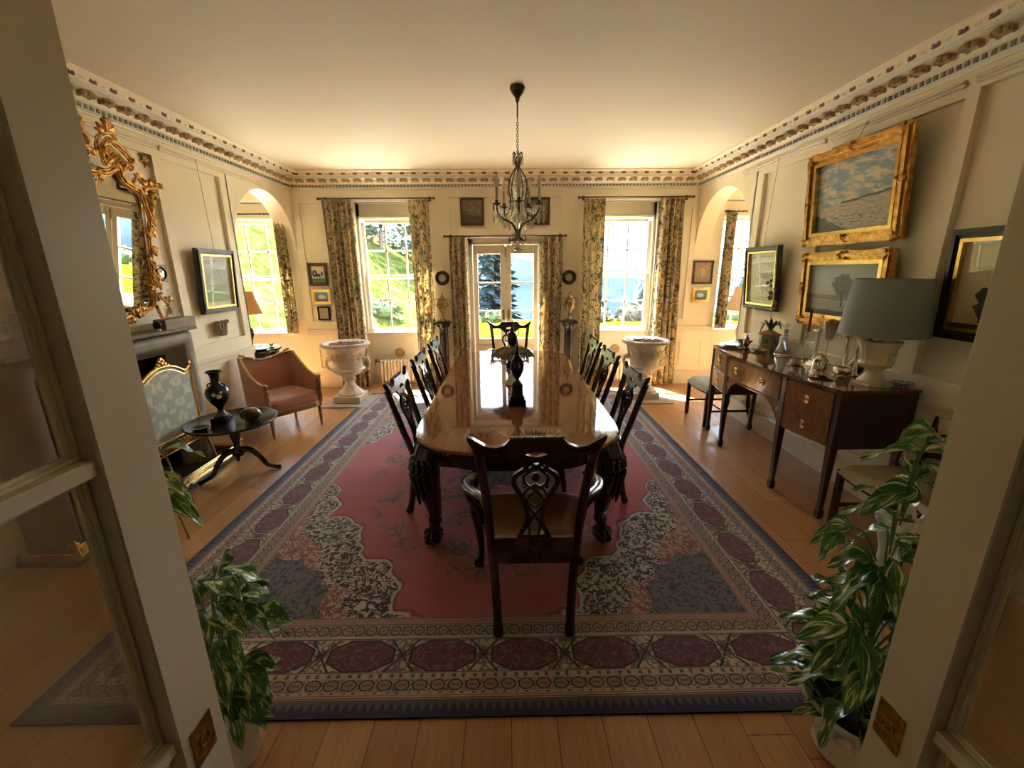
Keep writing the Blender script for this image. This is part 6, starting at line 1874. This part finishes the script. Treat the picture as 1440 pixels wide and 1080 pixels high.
def drop(x, y, z, s, kind=0):
    key = (kind, s)
    if key not in drop_me:
        if kind == 0: mb = MB().lathe([(0, 0), (.008 * s, -.006 * s), (.012 * s, -.022 * s), (.010 * s, -.034 * s), (.004 * s, -.046 * s), (0, -.05 * s)], 6, ry=.55)
        elif kind == 1: mb = MB().lathe([(0, 0), (.006 * s, -.01 * s), (.0145 * s, -.032 * s), (.0, -.05 * s)], 4, ry=.5)
        else: mb = MB().lathe([(0, 0), (.010 * s, -.008 * s), (.013 * s, -.014 * s), (.010 * s, -.02 * s), (0, -.028 * s)], 8)
        o = mb.build('crystal_drop', 'crystal_bright', ch, smooth=12); drop_me[key] = o.data
    else:
        o = bpy.data.objects.new('crystal_drop', drop_me[key]); COL.objects.link(o); o.parent = ch
    o.location = (x, y, z); o.rotation_euler = (0, 0, random.uniform(0, 3))
bd = MB()
def bead_line(P, q=2):
    Q = curve2(P, 6)
    for k in range(0, len(Q), q): bd.sph(Q[k], (.0055,) * 3, 6, 4)
angs = [rad(a) for a in (344, 56, 128, 200, 272)]
for i, a in enumerate(angs):
    c_, s_ = math.cos(a), math.sin(a); R = lambda r, z: (r * c_, r * s_, z)
    # lyre shaped frame rib
    rib = curve2([R(.008, 2.54), R(.012, 2.47), R(.045, 2.415), R(.072, 2.35), (R(.068, 2.28)), R(.058, 2.21), R(.075, 2.14), R(.10, 2.12)], 6)
    MB().tube(rib, .0055, 6).build('frame_rib', 'bronze', ch)
    top = curve2([R(.006, 2.47), R(.022, 2.50), R(.036, 2.54), R(.030, 2.565), R(.018, 2.555)], 5); MB().tube(top, .005, 6).build('crown_scroll', 'bronze', ch)
    arm = curve2([R(.018, 1.93), R(.018, 2.0), R(.055, 2.06), R(.12, 2.09), R(.165, 2.14), R(.172, 2.19)], 6)
    am = MB().tube(arm, .007, 8).build('arm', 'bronze', ch)
    low = curve2([R(.018, 2.02), R(.02, 1.96), R(.055, 1.93), R(.065, 1.96)], 5); MB().tube(low, .005, 6).build('lower_scroll', 'bronze', ch)
    MB().lathe([(.008, 2.185), (.03, 2.195), (.034, 2.202), (.012, 2.202), (.014, 2.225), (.010, 2.225)], 14, R(.172, 0)).build('drip_pan', 'bronze', am)
    MB().lathe([(.0115, 2.215), (.0115, 2.315), (.009, 2.32)], 12, R(.172, 0)).build('candle_tube', 'wax_white', am)
    MB().lathe([(.009, 2.318), (.018, 2.338), (.019, 2.352), (.010, 2.39), (0, 2.415)], 14, R(.172, 0)).build('bulb', 'bulb', am)
    for k in range(4):
        b_ = a + PI / 2 * k + .4; ox, oy = .033 * math.cos(b_), .033 * math.sin(b_)
        x, y, _ = R(.172, 0); drop(x + ox, y + oy, 2.195, 1.1, 0)
        if k < 2: drop(x + ox, y + oy, 2.13, 1.5, 1 if k else 0)
    x, y, _ = R(.172, 0); drop(x, y, 2.13, 1.5, 0)
    drop(*R(.115, 2.08), 1.3, 0); drop(*R(.07, 1.96), 1.1, 0); drop(*R(.085, 2.33), 1.3, 0); drop(*R(.032, 2.54), 1.4, 0)
    for rr_, zz_, ss_ in ((.15, 2.115, .9), (.10, 2.055, .9), (.13, 2.09, .7), (.05, 2.0, .8), (.075, 2.30, .9), (.06, 2.38, .8), (.055, 2.20, 1.0), (.035, 2.12, 1.0)): drop(*R(rr_, zz_), ss_, 1 if ss_ == .8 else 0)
    a2 = a + rad(36); R2 = lambda r, z: (r * math.cos(a2), r * math.sin(a2), z)
    drop(*R2(.02, 2.42), 1.3, 0); drop(*R2(.06, 2.24), 1.2, 2); drop(*R2(.04, 1.93), 1.4, 2); drop(*R2(.02, 1.89), 1.5, 2)
    bead_line([R(.012, 2.40), R(.03, 2.34), R(.02, 2.27), R(.04, 2.2), R(.10, 2.12)])
    bead_line([R(.172, 2.19), tuple((p + q) / 2 - (.05 if k == 2 else 0) for k, (p, q) in enumerate(zip(R(.172, 2.19), (.172 * math.cos(angs[(i + 1) % 5]), .172 * math.sin(angs[(i + 1) % 5]), 2.19)))), (.172 * math.cos(angs[(i + 1) % 5]), .172 * math.sin(angs[(i + 1) % 5]), 2.19)], 1)
    bead_line([R(.03, 2.05), R(.045, 2.13), R(.03, 2.2), R(.05, 2.28)]); bead_line([R(.10, 2.10), R(.06, 2.04), R(.04, 1.98), R(.03, 1.92)])
bd.build('bead_string', 'crystal_bright', ch)['kind'] = 'stuff'
MB().lathe([(.0, 2.53), (.012, 2.5), (.006, 2.44), (.006, 2.40), (.016, 2.37), (.02, 2.33), (.010, 2.31), (.006, 2.2), (.02, 2.14), (.03, 2.1), (.015, 2.04), (.022, 1.98), (.03, 1.93), (.016, 1.90), (0, 1.885)], 16).build('centre_stem', 'crystal', ch)

# ------------------------------------------------------------------ trailing plants by the doors
def leaf_mesh(mb, base, d, L, W, roll=0, droop=.6, fold=.35):
    """heart shaped leaf starting at base, pointing along d"""
    d = Vector(d).normalized(); up = Vector((0, 0, 1)); s = d.cross(up)
    if s.length < .05: s = Vector((1, 0, 0))
    s.normalize(); n = s.cross(d).normalized()
    q = Matrix.Rotation(roll, 3, d); s = q @ s; n = q @ n
    b = Vector(base)
    def f(u, v):
        prof = (math.sin(PI * v ** .62) ** .8) * (1 - .15 * v) if v < 1 else 0
        w = (2 * u - 1) * W * .5 * max(prof, 0.0)
        back = -.10 * L * (abs(2 * u - 1) ** 1.3) * max(0, 1 - v * 3.5)
        c = abs(2 * u - 1)
        return b + d * (L * v + back) - Vector((0, 0, 1)) * (droop * L * v * v) + s * w + n * (fold * abs(w) - .012 * math.sin(v * 9 + u * 3) * c)
    mb.grid(f, 6, 10)
def foliage(name_label, loc, spots, parentpot, seed, dark_bias=0):
    rnd = random.Random(seed)
    return rnd
def pothos(label, x, y, potprof, h, leaves, seed, pole=True, finial=None):
    t = thing('variegated_plant', label, 'plant', (x, y, 0))
    rnd = random.Random(seed)
    mb = MB(); vines = MB()
    for (lx, ly, lz, az, L, el) in leaves:
        a = rad(az); d = (math.cos(a) * math.cos(rad(el)), math.sin(a) * math.cos(rad(el)), math.sin(rad(el)))
        leaf_mesh(mb, (lx, ly, lz), d, L, L * rnd.uniform(.55, .68), rnd.uniform(-.6, .6), rnd.uniform(.25, .7), rnd.uniform(.15, .5))
        vines.tube(curve2([(lx * .25, ly * .25, max(.3, lz - .12)), (lx * .6, ly * .6, lz - .03), (lx, ly, lz)], 4), .0028, 5)
    mb.build('leaves', 'leaf', t, smooth=70)
    vines.build('vines', 'stem', t)
    return t
def planter(label, x, y, h, r):
    t = thing('white_planter', label, 'planter', (x, y, 0))
    MB().lathe([(r * .70, 0), (r * .74, .01), (r * .70, .03), (r * .78, h * .3), (r * .86, h * .55), (r * .95, h * .8), (r * 1.0, h * .93), (r * 1.1, h * .97), (r * 1.12, h), (r * 1.02, h), (r * .9, h * .9), (0, h * .88)], 40).build('pot_body', 'potwhite', t)
    mb = MB()
    for k in range(18):
        a = 2 * PI * k / 18
        for dz, rr, s in ((.70, .90, .022), (.78, .985, .018), (.62, .83, .018)): mb.sph((r * rr * math.cos(a + dz), r * rr * math.sin(a + dz), h * dz), (s, s, s), 7, 5, wob=.15)
    mb.build('relief_flowers', 'potwhite', t)
    MB().lathe([(r * .93, h * .9), (0, h * .92)], 24).build('soil', 'soil', t)
def gen_leaves(n, seed, zlo, zhi, rad_fn, az_rng, Lr=(.10, .17)):
    rnd = random.Random(seed); out = []
    for k in range(n):
        z = zlo + (zhi - zlo) * (k + rnd.random()) / n
        az = rnd.uniform(*az_rng); r = rad_fn(z) * rnd.uniform(.5, 1.0)
        out.append((r * math.cos(rad(az)), r * math.sin(rad(az)), z, az + rnd.uniform(-35, 35), rnd.uniform(*Lr), rnd.uniform(-35, 30)))
    return out
# right plant
planter('ornate white planter holding the big variegated plant beside the right door', 1.22, 1.14, .22, .14)
fr_ = lambda z: .12 if z < .75 else (.10 if z < .95 else .07)
lv = gen_leaves(66, 21, .20, .62, lambda z: .13, (0, 360), (.10, .16)) + gen_leaves(26, 23, .60, .84, lambda z: .07, (0, 360), (.09, .14)) + gen_leaves(14, 22, .84, 1.22, lambda z: .025, (-60, 140), (.09, .13))
lv += [(-.13, .02, .92, 175, .11, -5), (-.17, .0, .91, 200, .09, -12), (.03, .0, 1.05, 175, .15, -4), (.03, .02, 1.17, 170, .15, 3), (.02, -.02, 1.24, 190, .13, 8)]
pothos('tall variegated trailing plant beside the right glazed door', 1.20, 1.14, None, .3, lv, 31)
# left plant
planter('white planter holding the trailing plant beside the left door', -.99, 1.16, .36, .095)
lv = gen_leaves(58, 41, .24, .78, lambda z: .10, (0, 360), (.10, .16)) + [(-.06, -.03, 1.16, -12, .13, -20), (-.05, -.04, 1.12, 2, .14, -30), (-.02, -.03, 1.03, 6, .07, -8), (-.06, .03, 1.19, 60, .11, 0)]
pothos('variegated trailing plant beside the left glazed door', -.98, 1.16, None, .3, lv, 51)
# cherub figurine half hidden in the right plant
t = thing('cherub_figurine', 'small white figurine half hidden among the leaves by the right door', 'figurine', (1.40, 1.33, 0))
MB().lathe([(.08, 0), (.082, .02), (.05, .04), (.04, .1), (.035, .70), (.05, .76), (.06, .78), (0, .785)], 24).build('pedestal', 'potwhite', t)
mb = MB(); mb.sph((0, 0, .84), (.05, .042, .065), 14, 10); mb.sph((-.03, -.01, .80), (.035, .035, .04), 12, 8); mb.sph((.03, .0, .80), (.035, .035, .04), 12, 8)
mb.tube(curve2([(-.045, 0, .89), (-.085, -.01, .86), (-.07, -.03, .82)], 4), .015, 8).tube(curve2([(.045, 0, .89), (.08, -.02, .86), (.05, -.04, .84)], 4), .015, 8)
mb.lathe([(.02, .89), (.018, .915)], 12)
mb.sph((0, 0, .945), (.032, .034, .036), 16, 12); mb.sph((0, -.034, .94), (.006, .006, .006), 8, 6); mb.sph((-.012, -.03, .952), (.005, .004, .005), 8, 6); mb.sph((.012, -.03, .952), (.005, .004, .005), 8, 6)
mb.build('figure', 'potwhite', t)
mb = MB(); rnd = random.Random(9)
for k in range(18):
    a = rnd.uniform(0, 6.28); mb.sph((.026 * math.cos(a), .028 * math.sin(a) + .004, .96 + rnd.uniform(-.01, .02)), (.011,) * 3, 7, 5)
mb.build('hair', 'potwhite', t)

# ------------------------------------------------------------------ outdoors
def terrain_h(x, y):
    # lawn, then a bank rising to the left and falling away to the right
    H = max(0, min((-x - 1.6) * .60, 7.0)); yb0 = max(7.5, min(15.6, 15.6 + (x + 4) * 1.5))
    q = max(0, min(1, (y - yb0) / 8.5)); b_ = H * q * (1.35 - .35 * q)
    z = -.25 + b_ + .06 * math.sin(x * 1.3) * math.sin(y * .9)
    if y > 18 and x > -4: z -= min(5, (y - 18) * .30 * min(1, (x + 4) / 3))
    return z
mb = MB()
def g(u, v): 
    x = -34 + 68 * u; y = 6.75 + 26 * v; return (x, y, terrain_h(x, y))
NU, NV = 120, 60
for j in range(NV):
    for i in range(NU): pass
mb.grid(g, NU, NV)
cs = []
for f in mb.f:
    cx = sum(mb.v[i][0] for i in f) / 4; cy = sum(mb.v[i][1] for i in f) / 4
    yb0 = max(7.5, min(15.6, 15.6 + (cx + 4) * 1.5))
    cs.append(1 if (cy > yb0 and cx < -1.8) or cy > 17.0 else 0)
mb.mi = cs
gr = struct(mb.build('garden_ground', ['grass', 'bank'], smooth=60))
tag(gr, 'sunlit lawn and rough grass bank outside the windows', 'ground', kind='structure')
mb = MB(); mb.box(-9, 9, 6.75, 11.2, -.30, -.12)  # unseen pale slab added to bounce sunlight up to the ceiling
o = struct(mb.build('added_bounce_slab', 'added_bounce_slab', smooth=0))
# flower border / hedge at the lawn edge
def shrub(x, y, r, h, mat, label, seed, n=260):
    rnd = random.Random(seed); mb = MB()
    z0 = terrain_h(x, y)
    for k in range(n):
        a = rnd.uniform(0, 6.28); t_ = rnd.uniform(0, PI / 2); rr = r * rnd.uniform(.6, 1)
        p = Vector((rr * math.cos(a) * math.cos(t_), rr * .7 * math.sin(a) * math.cos(t_), .02 + h * math.sin(t_) * rnd.uniform(.6, 1)))
        s = rnd.uniform(.05, .11); d1 = Vector((rnd.uniform(-1, 1), rnd.uniform(-1, 1), rnd.uniform(-1, 1))) * s; d2 = Vector((rnd.uniform(-1, 1), rnd.uniform(-1, 1), rnd.uniform(-1, 1))) * s
        mb._add([p - d1, p - d2, p + d1, p + d2], [(0, 1, 2, 3)])
    mb.sph((0, 0, h * .3), (r * .7, r * .5, h * .6), 10, 6)
    o = mb.build('garden_shrub', mat, smooth=0); o.location = (x, y, z0)
    tag(o, label, 'shrub', 'low shrubs at the lawn edge')
for i, (x, y, r, h, m_) in enumerate(((-1.9, 16.8, .7, .55, 'shrubleaf'), (-.6, 17.2, .6, .4, 'shrubleaf'), (1.9, 17.0, .6, .55, 'shrubleaf'), (3.6, 17.3, .8, .6, 'reed'), (5.2, 17.2, .9, .65, 'reed'), (6.9, 17.4, .9, .6, 'reed'), (9.2, 17.4, .9, .6, 'shrubleaf'), (-4.6, 16.0, .8, .6, 'shrubleaf'), (-5.6, 14.6, .6, .8, 'shrubleaf'))):
    shrub(x, y, r, h, m_, 'low shrub at the edge of the lawn beyond the windows', 100 + i)
def conifer(x, y, h, r, label, seed, z0=None, dens=1.0, mat='needles'):
    rnd = random.Random(seed); z0 = terrain_h(x, y) if z0 is None else z0
    t = thing('conifer', label, 'tree', (x, y, z0), group='conifers beyond the lawn')
    MB().lathe([(r * .09, 0), (r * .06, h * .5), (r * .015, h)], 8).build('trunk', 'bark', t)
    mb = MB(); n = int(16 * dens + h * 1.6)
    for k in range(n):
        q = k / n; z = h * (.08 + .92 * q); R = r * (1 - q) ** .8 + .1
        for j in range(9):
            a = rnd.uniform(0, 6.28); L = R * rnd.uniform(.7, 1.1); c_, s_ = math.cos(a), math.sin(a)
            for w_ in range(4):
                f0 = .2 + .8 * w_ / 4; p0 = Vector((L * f0 * c_, L * f0 * s_, z - .28 * L * f0 + rnd.uniform(-.06, .06) * r))
                s = L * .20; d1 = Vector((c_, s_, -.3)) * s; d2 = Vector((-s_, c_, rnd.uniform(-.3, .3))) * s * .8
                mb._add([p0 - d1, p0 - d2, p0 + d1, p0 + d2 - Vector((0, 0, s * .5))], [(0, 1, 2, 3)])
    mb.build('foliage', mat, t, smooth=0)
conifer(-1.1, 33, 13.0, 3.2, 'large blue green conifer seen through the left pane of the garden doors', 1, z0=-5)
conifer(3.3, 28, 6.6, 2.1, 'spreading conifer seen through the right leaf of the garden doors', 2, z0=-3.6)
conifer(6.6, 36, 8.6, 2.7, 'dark conifer seen in the right main window, left of its centre', 3, z0=-6)
conifer(10.4, 33, 7.3, 2.0, 'pointed conifer seen in the right main window near its right frame', 4, z0=-5.4)
conifer(8.6, 45, 9.4, 3.0, 'broad conifer behind the pointed one in the right main window', 5, z0=-6.4)
conifer(14.2, 40, 8.8, 3.0, 'conifer seen beside the curtain of the right main window', 6, z0=-6)
conifer(16.5, 30, 6.6, 2.6, 'conifer seen through the right bay window', 7, z0=-4)
conifer(22.5, 37, 8.4, 3.0, 'second conifer seen through the right bay window', 8, z0=-5)
conifer(5.0, 27, 3.0, 1.5, 'small pale conifer just beyond the lawn', 9, z0=-2.6, mat='shrubleaf')
def spreading_tree(x, y, h, r, label, seed, mat='pine'):
    rnd = random.Random(seed); z0 = terrain_h(x, y)
    t = thing('pine_tree', label, 'tree', (x, y, z0), group='spreading pines on the bank')
    mb = MB(); mb.tube(curve2([(0, 0, -.2), (.1, 0, h * .3), (-.1, .1, h * .6), (.1, 0, h * .95)], 5), [.13 - .10 * k / 15 for k in range(16)], 8)
    tips = []
    for k in range(26):
        z = h * rnd.uniform(.10, .95); a = rnd.uniform(0, 6.28); L = r * rnd.uniform(.5, 1) * (1.1 - .4 * z / h)
        P = curve2([(0, 0, z - .3), (L * .4 * math.cos(a), L * .4 * math.sin(a), z + .2), (L * math.cos(a + .2), L * math.sin(a + .2), z + rnd.uniform(-.2, .7))], 5)
        mb.tube(P, [.08 - .065 * i / (len(P) - 1) for i in range(len(P))], 5); tips += P[4:]
    mb.build('trunk', 'bark', t)
    mb = MB()
    for p in tips:
        for q in range(60):
            c = Vector(p) + Vector((rnd.gauss(0, .42), rnd.gauss(0, .42), rnd.gauss(0, .2))); s = rnd.uniform(.05, .15)
            d1 = Vector((rnd.uniform(-1, 1), rnd.uniform(-1, 1), rnd.uniform(-.6, .6))) * s; d2 = Vector((rnd.uniform(-1, 1), rnd.uniform(-1, 1), rnd.uniform(-.6, .6))) * s
            mb._add([c - d1, c - d2, c + d1, c + d2], [(0, 1, 2, 3)])
    mb.build('foliage', mat, t, smooth=0)
spreading_tree(-7.0, 25, 5.2, 3.2, 'spreading pine seen through the upper left panes of the left main window', 61)
spreading_tree(-5.0, 29, 6.2, 3.4, 'spreading pine seen through the upper right panes of the left main window', 62)
spreading_tree(-12.5, 27, 6.5, 3.4, 'pine on top of the bank farther left', 63)
# far hills
def hills(name, label, y0, y1, base, ridge, seed):
    rnd = random.Random(seed); mb = MB()
    ph = [rnd.uniform(0, 6) for _ in range(6)]
    def f(u, v):
        x = -y1 * 1.4 + 2.8 * y1 * u; y = y0 + (y1 - y0) * v
        r_ = sum(math.sin(x / (y1 * .9) * (k + 1) * 2.1 + ph[k]) / (k + 1) for k in range(6))
        return (x, y, base + (ridge * (1 + .22 * r_)) * math.sin(PI / 2 * v) + (y1 * .004) * math.sin(x * .05 + y * .03))
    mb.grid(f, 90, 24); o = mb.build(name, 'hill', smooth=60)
    tag(o, label, 'hill', kind='structure')
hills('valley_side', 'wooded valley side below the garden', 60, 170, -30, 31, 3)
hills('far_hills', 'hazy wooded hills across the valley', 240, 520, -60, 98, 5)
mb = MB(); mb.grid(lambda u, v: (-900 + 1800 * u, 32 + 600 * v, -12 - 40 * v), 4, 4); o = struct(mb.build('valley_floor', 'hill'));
# valley haze
m = bpy.data.materials.new('valley_haze'); m.use_nodes = True; nt = m.node_tree; nt.nodes.remove(nt.nodes['Principled BSDF'])
vs_ = nt.nodes.new('ShaderNodeVolumeScatter'); vs_.inputs['Color'].default_value = (.62, .80, 1.0, 1); vs_.inputs['Density'].default_value = HAZE; vs_.inputs['Anisotropy'].default_value = .2
nt.links.new(vs_.outputs[0], nt.nodes['Material Output'].inputs['Volume'])
M['haze'] = m
if HAZE > 0:
    o = MB().box(-420, 420, 34, 620, -110, 60).build('valley_haze', 'haze', smooth=0); tag(o, 'blue haze hanging in the valley beyond the garden', 'haze', kind='structure')

# ------------------------------------------------------------------ light
W = bpy.data.worlds.new('sky'); SC.world = W; W.use_nodes = True
nt = W.node_tree; E.nt = nt; bg = nt.nodes['Background']
v = coord('Generated'); x, y, z = sep(v)
colr = mix(sstep(z, .06, .36), (1.0, .98, .92), (.27, .40, .55))
nt.links.new(colr.v, bg.inputs[0]); bg.inputs[1].default_value = SKY
sun = bpy.data.lights.new('sun', 'SUN'); sun.energy = SUN; sun.angle = rad(.8); sun.color = (1.0, .95, .86)
so = bpy.data.objects.new('sun', sun); COL.objects.link(so)
sd = Vector(SUND).normalized()      # travelling direction
so.rotation_euler = sd.to_track_quat('-Z', 'Y').to_euler()
for k, (x0, x1, z0, z1) in enumerate([(cx - HOLE, cx + HOLE, .8, 2.45) for cx, _ in WIN] + [(-.46, .46, .62, 2.0)]):
    l = bpy.data.lights.new('window_portal', 'AREA'); l.shape = 'RECTANGLE'; l.size = x1 - x0; l.size_y = z1 - z0
    l.cycles.is_portal = True
    o = bpy.data.objects.new('window_portal', l); COL.objects.link(o); o.location = ((x0 + x1) / 2, WY + .08, (z0 + z1) / 2); o.rotation_euler = (-PI / 2, 0, 0)
# ------------------------------------------------------------------ camera
yaw, pitch, roll, fpx = rad(.625), rad(14.916), rad(-.435), 596.6
fw = Vector((math.sin(yaw) * math.cos(pitch), math.cos(yaw) * math.cos(pitch), -math.sin(pitch)))
rt = Vector((math.cos(yaw), -math.sin(yaw), 0)); up = rt.cross(fw)
r2 = math.cos(roll) * rt + math.sin(roll) * up; u2 = -math.sin(roll) * rt + math.cos(roll) * up
cam = bpy.data.cameras.new('camera'); cam.sensor_width = 36; cam.lens = fpx / 1440 * 36; cam.clip_start = .02; cam.clip_end = 2000
co = bpy.data.objects.new('camera', cam); COL.objects.link(co)
R_ = Matrix((r2, u2, -fw)).transposed()
co.matrix_world = Matrix.Translation((0, 0, 1.70)) @ R_.to_4x4()
SC.camera = co
vs = SC.view_settings; vs.view_transform = 'Standard'; vs.look = 'None'; vs.exposure = EXPO; vs.gamma = 1; vs.use_curve_mapping = False
cy = SC.cycles
cy.max_bounces = 9; cy.diffuse_bounces = 6; cy.glossy_bounces = 4; cy.transmission_bounces = 8; cy.transparent_max_bounces = 24
cy.sample_clamp_indirect = 6; cy.caustics_reflective = False; cy.caustics_refractive = False
